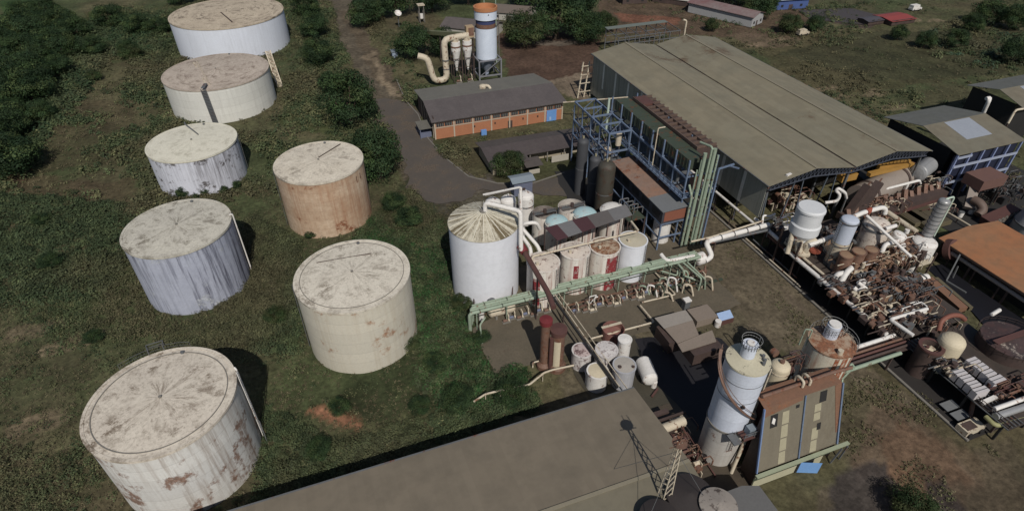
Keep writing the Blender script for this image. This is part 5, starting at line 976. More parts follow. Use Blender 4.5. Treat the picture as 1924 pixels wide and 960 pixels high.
t = thing('cream_ducts', 'cluster of bent cream ducts with red flanges below the stepped vessel', 'ducts', (88.81, 71.72, 5.00)); b = MB()
b.tube([(86.65, 72.64, 9.50), (85.69, 71.44, 5.20)], .5, 12).tube([(87.07, 70.86, 8.50), (86.89, 69.91, 6.00), (89.45, 69.97, 5.00)], .75, 14, 1).tube([(90.07, 69.77, 8.50), (88.08, 69.69, 8.00), (88.84, 70.20, 5.00)], .7, 14, 1.2).build('ducts', m_crm, t)
MB().cyl((87.21, 72.00, 9.00), .8, .3, 16, axis=(0, -.7, .7)).cyl((91.29, 70.13, 5.50), 1.4, .5, 18).cyl((87.84, 70.73, 4.60), 1.0, .5, 16).build('red_flanges', M('orange_red', (.28, .07, .04), (.2, .06, .04)), t)
def tower(label, pb, r, z0, z1, mats, name='process_column', group=None, skirt=None, cage=False):
    x, y = pb[0], pb[1]; t = thing(name, label, 'column', (x, y, z0), group); n = len(mats); 
    for i, mm in enumerate(mats): a = z0+(z1-z0)*i/n; b_ = z0+(z1-z0)*(i+1)/n; MB().cyl((x, y, a), r*(1-.02*i), b_-a, 32, cap=i == n-1).build(('lower_shell', 'middle_shell', 'upper_shell')[min(i, 2) if n > 2 else i*2], mm, t)
    b = MB(); [b.cyl((x, y, z0+(z1-z0)*k), r+.1, .2, 32) for k in (.3, .62, .97)]; b.build('bands', m_gst, t); MB().dome((x, y, z1), r*.96, r*.3, 32).build('head', mats[-1], t)
    if cage: MB().ringrail((x, y), r+.9, z0+(z1-z0)*.45, 120, 300, 1, .06).ladder((x-r-.4, y, z0), (x-r-.4, y, z1), .6, (0, 1, 0), .07).build('ladder', m_gst, t)
    return t
c = (93.00, 66.54, 1.67, 15.00); tower('tall bluish white column with grey skirt left of the rusty pans', c, c[2], 0, 15, (m_gst, m_crm, M('bluish_column', (.46, .5, .58), (.4, .43, .5))), cage=True)
for i, (c, l) in enumerate((((91.88, 63.43, 1.31, 9.00), 'left'), ((94.20, 62.94, 1.26, 9.60), 'middle'), ((96.95, 62.60, 1.21, 9.60), 'right'))):
    vtank('vacuum_pan', l+' one of three brown topped pans in the middle of the rusty plant', c, m_rst, M('tan_brown_top', (.25, .16, .1), (.19, .12, .08)), 'three brown topped pans', .12, z0=DZ)
q = (102.89, 67.62, 11.00); t = thing('capped_drum', 'pale domed drum with a diagonal white pipe over it', 'drum', (q[0], q[1], 0)); MB().cyl((q[0], q[1], DZ), 2.6, 6.2, 32, cap=False).dome((q[0], q[1], DZ+6.2), 2.6, 1.3, 32).build('body', m_pt, t); MB().cyl((q[0], q[1], DZ+5.8), 2.75, .4, 32).build('band', m_gst, t)
t = thing('pipe', 'diagonal grey white pipe crossing over the rusty plant', 'pipe', (104.44, 64.66, 10.00)); MB().tube([(99.92, 68.60, 13.00), (102.91, 58.72, 9.00)], .3, 10).build('main', m_wht, t); q = (102.91, 58.72, 9.00); MB().beam((q[0], q[1], DZ), q, .25).build('post', m_drs, t)
t = thing('pipe', 'white zigzag pipe ending in a fat elbow right of the pale drum', 'pipe', (105.93, 65.10, 8.00)); MB().tube([(100.23, 62.68, 8.00), (100.68, 63.13, 9.40), (104.37, 63.27, 9.40), (106.05, 63.70, 9.20)], .45, 12, 1).build('main', m_wht, t); q = (106.18, 64.75, 9.50); MB().drum((q[0]-.6, q[1], 7.4), (q[0]-.2, q[1]-.3, 9.6), 1.35, 20).build('fat_elbow', m_wht, t); MB().beam((q[0], q[1], 0), (q[0], q[1], 7), .4).build('post', m_drs, t); MB().tube([(101.98, 65.25, 11.50), (104.84, 65.37, 11.50)], .4, 10).build('stub', m_wht, t)
t = thing('pipe', 'white and orange pipe with hooked end at the top of the rusty plant', 'pipe', (108.74, 73.80, 9.00)); MB().tube([(99.91, 71.13, 11.00), (102.25, 71.29, 11.40), (107.51, 71.48, 11.40), (108.65, 71.28, 11.00), (108.71, 71.05, 9.80)], .5, 12, .9).build('main', m_wht, t); MB().cyl((103.22, 71.15, 11.40), .6, 1.6, 14, axis=(1, .3, 0)).build('orange_section', M('orange_red', (.28, .07, .04), (.2, .06, .04)), t); q = (105.52, 71.57, 11.00); MB().beam((q[0], q[1], 0), q, .3).build('post', m_drs, t)
t = thing('pipe', 'brown beige inclined pipe from the plant top down to the silver column', 'pipe', (114.92, 69.80, 6.00)); MB().tube([(110.19, 71.62, 9.50), (110.79, 64.59, 9.00)], .55, 12).build('main', m_crm, t); q = (110.79, 64.59, 9.00); MB().beam((q[0], q[1], 0), q, .4).build('post', m_drs, t)
x, y = 112.4, 63.4; t = thing('conical_hopper', 'white cone bottomed vessel under the silver column', 'vessel', (x-1.2, y-1, 0)); MB().cyl((x-1.2, y-1, 5.5), 2.3, 2.4, 30, cap=False).dome((x-1.2, y-1, 7.9), 2.3, .8, 30).lathe((x-1.2, y-1, 0), [(2.3, 5.5), (.8, 2.2), (.8, .5)], 30).build('body', m_wht, t); MB().box(x-3.2, x+.8, y-3, y-2.7, 3.4, 5).build('cream_panel', m_crm, t); b = MB(); [b.beam((x-1.2+a*2, y-1+c_*2, 0), (x-1.2+a*2, y-1+c_*2, 6), .3) for a in (-1, 1) for c_ in (-1, 1)]; b.build('legs', m_drs, t)
t = thing('silver_column', 'slim ribbed silver column with a pipe standing beside it', 'column', (x, y, 8)); MB().cyl((x, y, 8.2), 1.05, 8.6, 26).dome((x, y, 16.8), 1.05, .5, 24).build('shell', m_slv, t); b = MB(); [b.cyl((x, y, 8.8+k*.95), 1.13, .14, 26) for k in range(9)]; b.build('ribs', m_gst, t); MB().tube([(x, y, 17.2), (x+1.9, y-.2, 17.6), (x+2.0, y-.2, 8)], .2, 10, .7).build('side_pipe', M('pale_green_pipe', (.42, .5, .42), (.35, .4, .34)), t); MB().cyl((x, y, 7.9), 1.8, .3, 22).build('base_flange', m_blk, t)
for i, (q, l) in enumerate((((127.32, 79.10, 1.00), 'left of the pale olive slabs behind the inclined beige pipe'), ((129.02, 77.05, 1.00), 'middle olive slab beside the silver column'), ((132.52, 77.20, 1.00), 'right olive slab nearest the blue framed hall'))):
    t = thing('settling_trough', l, 'trough', (q[0], q[1], 0), 'olive troughs'); MB().box(q[0]-2, q[0]+2, q[1]-5, q[1]+5, .2, 1.2).build('trough', M('olive_slab', (.12, .1, .06), (.09, .075, .045)), t); MB().box(q[0]-1.7, q[0]+1.7, q[1]-4.7, q[1]+4.7, 1.22, 1.3).build('cover', M('olive_slab_b', (.085, .07, .045), (.06, .05, .035)), t)
# rusty skids across the deck
SK = [((102.01, 70.70, 4.40), 6, 4, 5.5, 40, (m_rst, m_gst, m_crm), 'rusty pipe knot between the bluish column and the brown pans'),
      ((107.73, 70.64, 4.40), 6, 5, 5, 48, (m_tan, m_crm, m_rst), 'brown pipework in front of the pale domed drum'),
      ((93.62, 63.42, 4.40), 5, 5, 4, 40, (m_crm, m_tan, m_wht), 'beige and rust valves just below the three brown pans'),
      ((100.24, 61.90, 4.40), 8, 5, 4.5, 66, (m_tan, m_crm, m_rst), 'tangle of rusty ducts right below the brown pans'),
      ((107.04, 63.08, 4.40), 6, 5, 5, 44, (m_tan, m_rst, m_wht), 'rusty pipework left of the cone bottomed vessel'),
      ((96.09, 56.58, 4.40), 8, 6, 3.2, 84, (m_drs, m_gst, m_rst), 'dark brown lattice of pipes in the middle of the deck'),
      ((98.65, 54.03, 4.40), 7, 6, 3.2, 60, (m_drs, m_gst, m_rst), 'grey brown pipe grid at the right side of the deck'),
      ((89.27, 54.31, 4.40), 6, 5, 2.4, 44, (m_rst, m_drs, m_crm), 'low rusty pumps and valves along the thick white edge pipe'),
      ((88.60, 49.36, 4.40), 6, 4, 2.2, 40, (m_rst, m_crm, m_drs), 'small valves and pumps near the lower corner of the deck'),
      ((96.20, 72.81, 4.40), 4, 4, 4, 20, (m_drs, m_gst), 'dark pipework right of the stepped white vessel'),
      ((93.30, 49.10, 4.40), 5, 4, 2.6, 36, (m_wht, m_rst, m_drs), 'white and rusty pipes inside the angled white pipe'),
      ((87.11, 60.67, 4.40), 3, 5, 2, 20, (m_gst, m_drs), 'grey low machinery just right of the edge pipes')]
for i, (p_, w_, d_, h_, n, mm, l) in enumerate(SK): scrapheap('pipe_skid', l, p_, w_, d_, h_, n, mm, 20+i, 'machine', (m_drs, m_tan, m_gst, m_rst)[i % 4])
t = thing('exhaust_elbows', 'two pale curved elbows at the foot of the bluish column', 'pipes', (89.00, 60.91, 5.00)); MB().tube([(92.22, 61.78, 7.00), (90.16, 60.99, 7.00), (89.06, 60.47, 4.80)], .55, 12, 1).build('elbow', m_wht, t); MB().tube([(90.18, 61.46, 6.50), (88.79, 61.62, 6.50), (88.72, 61.76, 4.80)], .5, 12, .9).build('elbow', m_wht, t)
t = thing('white_valve_block', 'bright white knot of pipes below the curved elbows', 'valves', (91.54, 57.51, 5.00)); b = MB(); b.tube([(89.40, 57.88, 6.00), (89.94, 57.12, 5.40), (91.09, 57.27, 6.00)], .4, 10, .6).tube([(90.10, 58.02, 7.00), (92.06, 56.68, 5.40), (90.90, 56.61, 5.00)], .35, 10, .6).build('pipes', m_wht, t); MB().box(*[v for p in (((92.37, 58.35, 5.00)[0]-.8, (92.37, 58.35, 5.00)[0]+.9), ((92.37, 58.35, 5.00)[1]-.5, (92.37, 58.35, 5.00)[1]+.6)) for v in p], 4.4, 6.4).build('block', m_wht, t)
q = (101.23, 56.21, 6.00); t = thing('white_drum', 'single small white drum on the right side of the deck', 'drum', (q[0], q[1], 4.4)); MB().drum((q[0]-.6, q[1], 5.6), (q[0]+.6, q[1]+.3, 5.6), .75, 16).build('body', m_wht, t); MB().box(q[0]-.5, q[0]+.5, q[1]-.4, q[1]+.5, 4.4, 5).build('saddle', m_drs, t)
t = thing('pipe', 'angled white pipe shaped like a V at the lower end of the deck', 'pipe', (89.11, 48.86, 6.00)); MB().tube([(96.72, 48.44, 6.50), (88.25, 48.63, 6.50), (88.85, 44.27, 6.50)], .33, 10, .5).build('main', m_wht, t); b = MB(); [b.beam((q[0], q[1], 0), q, .2) for q in ((96.12, 48.59, 6.30), (88.97, 48.30, 6.30), (89.00, 45.51, 6.30))]; b.build('posts', m_drs, t)
q0 = (108.44, 57.01, 3.00); q1 = (107.12, 48.17, 3.00); t = thing('belt_conveyor', 'long orange brown conveyor box beside the dark basin', 'conveyor', (q0[0], q0[1], 0)); MB().beam(q0, q1, 1.8, 1.4).build('casing', M('orange_brown_casing', (.2, .105, .065), (.15, .085, .055)), t); MB().beam((q0[0]+2.4, q0[1], 2.6), (q1[0]+2.4, q1[1], 2.6), .8, .8).build('side_beam', M('olive_slab', (.12, .1, .06), (.09, .075, .045)), t); b = MB()
for k in range(5): q = Vector(q0).lerp(Vector(q1), k/4); b.beam((q.x, q.y, 0), (q.x, q.y, 2.4), .3)
b.build('legs', m_drs, t); q = (107.50, 57.37, 3.40); MB().cyl((q[0]-.8, q[1], 3.4), .8, 1.8, 16, axis=(1, 0, 0)).build('white_motor', m_wht, t)
# lower section of the plant
t = thing('cross_rack', 'brown pipe rack crossing the road with a long green pipe on its edge', 'pipe rack', (76, 45, 0)); y_ = 45.2
MB().tube([(65, y_+1.4, 4.6), (88.2, y_+1.4, 4.6)], .36, 12).build('white_pipe', m_wht, t)
for k in range(3): MB().tube([(65, y_+.5-k*.75, 4.3), (89, y_+.5-k*.75, 4.3)], .24, 8).build('brown_pipe', (m_rst, m_brn, m_drs)[k], t)
MB().tube([(63.5, y_-2, 4.3), (86, y_-2, 4.3)], .34, 12).build('green_pipe', m_grn, t); MB().box(65, 89, y_-1.6, y_+1.7, 3.8, 3.9).build('tray', m_drs, t)
MB().beam((69, y_-1.6, 0), (69, y_-1.6, 4), .3).beam((69, y_+1.6, 0), (69, y_+1.6, 4), .3).beam((85.2, y_-1.6, 0), (85.2, y_-1.6, 4), .3).beam((85.2, y_+1.6, 0), (85.2, y_+1.6, 4), .3).build('post', m_drs, t)
t = thing('lower_deck', 'dark deck of long grated walkways beside the lower road', 'deck', (96, 34, 0)); MB().box(89.2, 104, 26, 45.2, 3.5, 3.75).build('floor', m_dk2, t); b = MB(); [b.beam((xx, yy, 0), (xx, yy, 3.5), .35) for xx in (89.6, 96, 103.4) for yy in (27, 33, 39, 44.5)]; b.build('columns', m_blk, t)
b = MB(); [b.beam((89+k*.75, 26, 4.0-.25*(k < 1)), (89+k*.75, 45, 4.0-.25*(k < 1)), .14) for k in range(5)]; b.build('long_rails', m_gst, t); MB().rail([(89.3, 26.2, 3.75), (89.3, 45, 3.75)], 1.1, .045).build('rail', m_drs, t)
for k in range(2): t = thing('skylight_sheet', ('upper', 'lower')[k]+' of two blue grey sheets lying in the dark gap by the road', 'sheet', (89.96, 33.83), 'sheets in the dark gap'); q = ((88.46, 33.77, 1.00), (88.38, 31.78, 1.00))[k]; MB().box(q[0]-1.6, q[0]+1.2, q[1]-.8, q[1]+.8, .6, .7).build('sheet', M('slate_sheet', (.16, .165, .17), (.12, .125, .13)), t); MB().box(q[0]-1.2, q[0]+1, q[1]-.5, q[1]+.5, 0, .59).build('base', m_blk, t)
c = (90.02, 41.48, 1.87, 6.20); x, y, r, h = c; t = thing('open_pan', 'dark brown open pan with a thick rim between the angled pipe and the cream dome', 'pan', (x, y, 0)); MB().lathe((x, y, 0), [(r, 0), (r, h), (r-.4, h), (r-.4, h-1.6), (.01, h-2.4)], 36).build('pan', m_drs, t); MB().lathe((x, y, h), [(r+.12, -.25), (r+.12, .1), (r-.45, .1)], 36).build('rim', m_brn, t); MB().box(x-1.6, x+1.4, y-1.2, y-.9, h-1, h-.3).build('agitator_beam', m_rst, t)
q = (93.41, 40.77, 7.00); t = thing('cream_dome_vessel', 'cream domed vessel hugged by a red brown curved pipe', 'vessel', (q[0], q[1], 0)); MB().cyl((q[0], q[1], 4.6), 2.0, 2.2, 32, cap=False).dome((q[0], q[1], 6.8), 2.0, 1.4, 32).lathe((q[0], q[1], 0), [(2, 4.6), (1.1, 2.2), (1.1, 0)], 28).build('body', M('ivory_paint', (.55, .48, .35), (.47, .4, .28)), t)
MB().tube([(93.40, 43.44, 7.00), (93.81, 44.13, 8.50), (95.83, 44.23, 9.00), (98.05, 43.98, 8.50), (99.85, 43.86, 7.00)], .42, 12, 1.3).build('curved_pipe', M('red_brown_pipe', (.2, .075, .05), (.15, .06, .045)), t); MB().beam((q[0]-3.4, q[1]-2.6, 4.6), (q[0]-1.2, q[1]-4.2, 4.2), 1.5, 1).build('cream_chute', m_crm, t)
q = (89.49, 41.74, 5.40); t = thing('ivory_pot', 'small ivory pot standing left below the cream domed vessel', 'pot', (q[0], q[1], 3.75)); MB().cyl((q[0], q[1], 3.75), 1.25, 1.4, 24, cap=False).dome((q[0], q[1], 5.15), 1.25, .7, 24).build('body', MATS['ivory_paint'], t); MB().cyl((q[0], q[1], 5.7), .3, .4, 12).build('neck', m_brn, t)
for i, (qa, qb, n, l) in enumerate((((90.16, 36.57, 5.60), (89.96, 31.56, 5.60), 4, 'left row'), ((94.41, 37.72, 5.60), (94.47, 32.18, 5.60), 4, 'right row'))):
    d_ = Vector(qb)-Vector(qa); dn = d_.normalized(); sd = dn.cross(Vector((0, 0, 1)))
    for k in range(n):
        L_ = d_.length/n; a = Vector(qa)+dn*(L_*k+.1); e = Vector(qa)+dn*(L_*(k+1)-.15); big = 2.6 if (k == n-1) else 2.1
        t = thing('filter_unit', '%s white filter box from the top in the %s' % (('first', 'second', 'third', 'last')[k], l), 'filter', (a.x, a.y, 3.75), 'two rows of white filter boxes')
        m = (a+e)/2; MB().beam((a.x, a.y, 4.9), (e.x, e.y, 4.9), big, 1.5).build('housing', M('filter_white', (.5, .47, .47), (.42, .39, .39)), t); MB().beam((a.x, a.y, 3.95), (e.x, e.y, 3.95), big*.8, .4).build('base', m_blk, t)
        MB().beam((m.x, m.y, 5.67), (m.x+dn.x*.1, m.y+dn.y*.1, 5.67), big, .05).build('seam', m_gst, t)
t = thing('white_gutter', 'short white trough at the foot of the two filter rows', 'trough', (92.00, 31.41, 4.00)); MB().beam((89.42, 30.86, 4.20), (94.00, 31.08, 4.20), .6, .4).build('trough', m_wht, t); MB().beam((89.57, 30.72, 3.90), (94.17, 31.05, 3.90), .3, .3).build('bracket', m_drs, t)
scrapheap('pipe_skid', 'dark jumble of pipes left of the filter rows', (90.48, 38.67, 3.75), 4, 6, 2, 34, (m_drs, m_gst, m_crm), 50)
scrapheap('pipe_skid', 'rusty brown boxes below the filter rows at the right frame edge', (95.70, 31.41, 3.75), 7, 3, 1.8, 36, (m_brn, m_drs, m_rst), 51)
scrapheap('pipe_skid', 'rusty pipes between the white V pipe and the dark open pan', (95.67, 47.49, 3.75), 4, 5, 3, 36, (m_drs, m_crm, m_rst), 52)
t = thing('edge_pipes', 'white pipe above a yellow green bent pipe at the right frame edge', 'pipes', (91.45, 28.34, 4.00)); MB().tube([(89.46, 29.16, 4.80), (103.38, 28.84, 4.80)], .36, 12).build('white_pipe', m_wht, t); MB().tube([(89.02, 28.33, 4.20), (102.35, 27.81, 4.20)], .55, 12).build('grey_pipe', m_slv, t)
MB().tube([(88.56, 29.13, 3.40), (88.30, 27.35, 3.40), (100.67, 26.23, 3.40)], .36, 12, 1.2).build('yellow_green_pipe', M('olive_yellow_pipe', (.3, .29, .14), (.22, .21, .11)), t); b = MB(); [b.beam((q[0], q[1], 0), q, .3) for q in ((90.40, 27.99, 3.20), (95.14, 27.65, 3.20))]; b.build('posts', m_drs, t)
MB().box(104, 112, 24, 32, 2.4, 2.6).build('grating', m_dk2, t)
t = thing('tipped_skip', 'small cream skip with rusty arm at the end of the dark gap', 'skip', (88.12, 28.99)); q = (87.75, 29.57, 0.80); MB().box(q[0]-2.2, q[0]+1.6, q[1]-1, q[1]+.9, .3, 1.3).build('body', m_crm, t); MB().beam((q[0]+1.8, q[1]+1.5, .4), (q[0]+3.4, q[1]+3.4, 3.6), .5).build('arm', m_rst, t); MB().box(q[0]-1.9, q[0]+.2, q[1]-.7, q[1]+.6, 1.32, 1.4).build('inside', m_drs, t); b = MB(); [b.cyl((q[0]+a, q[1]-1.3, .45), .45, .25, 14, axis=(0, 1, 0)) for a in (-1.4, 1)]; b.build('wheels', m_blk, t)
c = (104.31, 38.06, 4.54, 6.00); x, y, r, h = c; t = thing('rusty_clarifier', 'large round rusty tank with catwalk cut by the right frame edge', 'tank', (x, y, 0)); MB().cyl((x, y, 0), r, h, 60, cap=False).build('shell', m_drs, t)
MB().lathe((x, y, h), [(r, 0), (r-.5, .05), (.01, .9)], 60).build('cover', M('black_rust_white_cover', (.1, .05, .045), (.03, .028, .03), scale=.3, amt=1, rust=(.5, .42, .36), ramt=.22, rscale=.28), t); MB().ringrail((x, y), r+.5, h-.2, 0, 359, 1, .06).build('rail', m_drs, t); MB().box(x-r, x+r, y-.5, y+.5, h+.9, h+1.05).build('catwalk', m_brn, t)
q = (106.45, 43.10, 6.80); MB().drum((q[0]-1, q[1], 7), (q[0]+1.4, q[1]+.4, 7), .35, 12).build('white_pipe', m_wht, t)
# orange roofed store
t = thing('orange_roofed_shed', 'open shed with a broad orange rusted roof above a dark basin', 'shed', (126, 56, 0)); ox0, ox1, oy0, oy1, oz = 119.6, 136, 40, 65.6, 5.0
MB().poly([(ox0, oy0, oz), (ox1, oy0, oz+.8), (ox1, oy1-1, oz+.8), (ox0+9, oy1, oz+.55), (ox0, oy1-.6, oz)], .12).build('roof', M('orange_rust_roof', (.33, .125, .05), (.24, .15, .085), scale=.06, amt=1, sheets=((0, .5, 0), .12), bump=.08), t)
b = MB(); [b.beam((xx, yy, 0), (xx, yy, oz-.15), .35) for xx in (ox0+.5, ox1-.6) for yy in (41, 49, 57, 64)]; b.build('posts', m_drs, t); MB().box(ox0+2.5, ox0+2.7, oy0, oy1-1, 0, oz-.3).build('back_wall', m_blk, t); MB().beam((ox0+.05, oy0, oz-.35), (ox0+.05, oy1-.8, oz-.35), .2, .4).build('fascia', m_drs, t)
t = thing('pipe', 'thick pale pipe along the open side of the orange roofed shed', 'pipe', (118, 55, 0)); MB().tube([(120.16, 63.32, 3.40), (120.06, 45.35, 3.40)], .42, 12).build('main', M('pale_taupe_pipe', (.34, .29, .26), (.27, .23, .2)), t); b = MB(); [b.beam((q[0], q[1], 0), (q[0], q[1], 3.2), .25) for q in ((120.22, 61.35, 3.40), (120.10, 55.80, 3.40), (119.99, 50.60, 3.40))]; b.build('posts', m_drs, t)
t = thing('basin_gate', 'grey double post frame in front of the dark basin', 'frame', (118.52, 58.19)); b = MB(); b.beam((116.08, 57.63, 0.00), (118.83, 59.28, 5.00), .25).beam((118.22, 57.94, 0.00), (118.71, 58.44, 2.60), .22).beam((115.79, 57.49, 0.20), (116.32, 53.44, 0.20), .3); b.build('posts', m_gst, t)
MB().poly(jag([(111.5, 38, .02), (120, 38, .02), (120, 62, .02), (115.6, 62, .02), (113.5, 51, .02), (111.5, 46, .02)])).build('basin_floor', M('black_sludge', (.013, .013, .017), (.01, .01, .012), rough=.4), kind='structure')
paint_ = 0
MB().poly([(85.9, 28, .02), (103, 28, .02), (103, 80, .02), (85.9, 80, .02)]).build('plant_floor', M('deck_shade_slab', (.03, .026, .024), (.02, .018, .017)), kind='structure')  # slab coloured dark to stand in for the shade under the decks
q = (117.81, 63.94, 3.00); t = thing('valve_wheel', 'dark round fan housing at the left corner of the orange roof', 'fan', (q[0]+3, q[1], 0)); MB().cyl((q[0]+3, q[1]-1, 3.2), 2.2, 1.2, 28, axis=(.2, -1, .5)).build('housing', m_brn, t); MB().cyl((q[0]+3.1, q[1]-2.1, 3.8), .7, .5, 16, axis=(.2, -1, .5)).build('hub', m_gst, t); MB().beam((q[0]+3, q[1], 0), (q[0]+3, q[1], 2.6), .6).build('stand', m_drs, t)
t = thing('pipe', 'thin cream pipe in the grass behind the orange roof', 'pipe', (136.99, 72.74, 1.00)); MB().tube([(136.50, 74.96, 1.20), (136.55, 68.95, 1.20)], .2, 8).build('main', m_crm, t); q = (136.45, 72.39, 1.20); MB().beam((q[0], q[1], 0), q, .2).build('post', m_drs, t)
# blue framed hall and hall behind
m_h2 = M('olive_sheet_roof', (.155, .15, .115), (.16, .13, .09), scale=.05, amt=1, sheets=((.12, .12, 0), .3), bump=.05); m_h2b = M('grey_olive_sheet_roof', (.13, .13, .125), (.12, .12, .1), scale=.07, amt=1, sheets=((.12, .12, 0), .25), bump=.05)
def bighall(label, x0, x1, y0, ym, y1, z, zr, patch, front):
    t = thing('boiler_hall', label, 'building', ((x0+x1)/2, ym, 0)); MB().poly([(x0, y0, z), (x1, y0, z), (x1-.5, ym, zr), (x0+.6, ym, zr)], .12).build('front_roof', m_h2, t); MB().poly([(x0+.6, ym+.02, zr), (x1-.5, ym+.02, zr), (x1-1, y1, z), (x0, y1, z)], .12).build('back_roof', m_h2b, t)
    a, b_ = patch; zz = lambda yy: z+(zr-z)*(yy-y0)/(ym-y0)+.03; MB().poly([(a, y0+4.2, zz(y0+4.2)), (b_, y0+4.2, zz(y0+4.2)), (b_, ym-.3, zz(ym-.3)), (a, ym-.3, zz(ym-.3))]).build('light_sheet', M('pale_blue_grey_sheet', (.27, .29, .33), (.22, .24, .28)), t)
    MB().box(x0+1.5, x0+1.7, y0+3, y1-1, 0, z-.3).box(x0+1.8, x1-1, y0+3, y0+3.2, 0, z-.3).build('wall', m_blk, t)
    if front:
        b = MB(); [b.beam((x0+.4+(x1-x0-1)*k/5, y0+.4, 0), (x0+.4+(x1-x0-1)*k/5, y0+.4, z-.2), .42) for k in range(6)]; b.build('blue_columns', M('bright_blue_columns', (.2, .24, .4), (.15, .18, .3)), t)
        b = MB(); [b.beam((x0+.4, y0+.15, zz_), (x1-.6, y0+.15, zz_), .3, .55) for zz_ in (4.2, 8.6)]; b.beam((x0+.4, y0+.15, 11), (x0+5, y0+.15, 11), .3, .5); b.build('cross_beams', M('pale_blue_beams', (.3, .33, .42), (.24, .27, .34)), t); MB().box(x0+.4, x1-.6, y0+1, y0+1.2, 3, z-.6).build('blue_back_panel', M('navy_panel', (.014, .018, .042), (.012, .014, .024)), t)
    return t
bighall('olive roofed hall with pale sheet patch and open blue column front', 141.3, 163.6, 81.7, 93.2, 103.8, 12, 14.2, (148.5, 157), True)
bighall('hall with blue grey and olive roof cut by the right frame edge', 181, 206, 95, 103.3, 112, 12, 14, (189, 206), False)
q = (169.01, 97.24, 12.00); t = thing('pipe', 'white hooked vent pipe standing behind the olive roofed hall', 'pipe', (q[0], q[1]+3, 0)); x, y = 163.5, 101; MB().tube([(170.37, 97.90, 11.20), (168.94, 97.25, 15.00), (169.55, 97.74, 15.60), (168.51, 97.88, 15.40)], .5, 12, .6).build('pipe', m_wht, t); q = (170.37, 97.90, 11.20); MB().beam((q[0], q[1], 0), q, .5).build('post', m_drs, t)
t = thing('pipe', 'pale hooked railing pipe right of the olive roofed hall', 'pipe', (178.82, 95.27, 9.00)); MB().tube([(175.82, 93.93, 9.00), (176.65, 94.35, 12.50), (181.56, 93.99, 12.50)], .3, 10, .8).build('pipe', m_crm, t); q = (175.82, 93.93, 9.00); MB().beam((q[0], q[1], 0), q, .3).build('post', m_drs, t)
q = (148.58, 77.93, 5.00); t = thing('rusty_hopper', 'rusty brick red box hopper in front of the blue columns', 'hopper', (q[0], q[1], 0)); x, y = q[0], q[1]; MB().box(x-4, x+4, y-2.4, y+2.4, 5, 7.6).build('box', M('brick_red_rust', (.15, .08, .065), (.1, .058, .05), scale=1), t); MB().beam((x-2.5, y, 5), (x-6.5, y-3.5, 1.5), 2, 1.2).build('chute', M('taupe_drum', (.26, .22, .19), (.2, .165, .14)), t); b = MB(); [b.beam((x+a, y+c_, 0), (x+a, y+c_, 5), .35) for a in (-3.4, 3.4) for c_ in (-2, 2)]; b.build('legs', m_drs, t)
t = thing('curved_duct', 'fat brown curved duct below the rusty hopper', 'duct', (144.75, 74.29, 2.00)); MB().tube([(142.88, 74.96, 3.50), (143.05, 73.19, 3.50), (143.30, 72.00, 2.40), (141.91, 71.73, 1.40)], 1.0, 16, 2).build('duct', M('umber_duct', (.13, .09, .07), (.09, .065, .055)), t); MB().beam((144.44, 73.01, 0.00), (143.09, 72.56, 1.20), 1).build('footing', m_cnc, t)
t = thing('lattice_conveyor', 'pale latticed conveyor cone lying right of the curved duct', 'conveyor', (147.35, 70.14, 1.00)); b = MB(); q0 = Vector((141.21, 69.36, 1.00)); q1 = Vector((148.91, 69.00, 3.00)); b.beam(q0, q1, 2.6, 2).build('belt', m_brn, t); b = MB(); [b.beam(tuple(q0.lerp(q1, k/8)+Vector((0, -1.4, .9))), tuple(q0.lerp(q1, (k+1)/8)+Vector((0, -1.4, -.9))), .2) for k in range(8)]; [b.beam(tuple(q0.lerp(q1, k/8)+Vector((0, -1.4, -.9))), tuple(q0.lerp(q1, (k+1)/8)+Vector((0, -1.4, .9))), .2) for k in range(8)]; b.build('lattice', m_cnc, t)
for q, l in (((139.63, 73.97, 0.80), 'white barrel in the dark yard left of the curved duct'), ((143.22, 74.11, 0.80), 'smaller white barrel next to the curved duct')):
    t = thing('barrel', l, 'barrel', (q[0], q[1], 0)); MB().cyl((q[0], q[1], 0), .55, 1.3, 16).build('body', m_wht, t); MB().cyl((q[0], q[1], 1.3), .58, .08, 16).build('lid', m_gst, t)
x, y = (148.35, 63.34); t = thing('silo', 'smooth pale grey silo cone cut by the right frame edge below the rusty hopper', 'silo', (x, y, 0)); MB().lathe((x, y, 0), [(4.2, 0), (4.2, 3), (2.2, 9), (.01, 9.4)], 40).build('shell', M('pale_grey_silo', (.3, .3, .3), (.25, .25, .25)), t); MB().lathe((x, y, 3), [(4.22, -.2), (4.32, -.2), (4.32, .1), (4.2, .1)], 40).build('band', m_gst, t)
scrapheap('crusher', 'dark machinery heap below the blue columns at the right', (156.98, 76.93, 0.00), 12, 7, 4.5, 50, (m_drs, m_blk, m_gst), 60, base=m_blk)
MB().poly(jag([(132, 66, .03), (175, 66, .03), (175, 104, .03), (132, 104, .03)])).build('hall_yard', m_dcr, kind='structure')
scrapheap('scrap_machine', 'brown and beige machinery between the drum and the blue columns', (148.73, 88.08, 0.00), 8, 6, 6, 44, (m_brn, m_crm, m_gst), 61)
scrapheap('scrap_machine', 'rusty pipes between the milling train and the white plant pipes', (117.06, 79.18, 3.00), 12, 5, 4, 54, (m_drs, m_rst, m_crm), 62)
scrapheap('scrap_machine', 'grey and brown fittings in front of the silver drum', (137.58, 83.22, 2.00), 6, 5, 5, 34, (m_gst, m_crm, m_drs), 63)
scrapheap('scrap_machine', 'pile of brown channels between the olive slabs and the silver column', (136.34, 78.13, 0.00), 7, 5, 2.5, 30, (m_brn, m_gst, m_crm), 64)
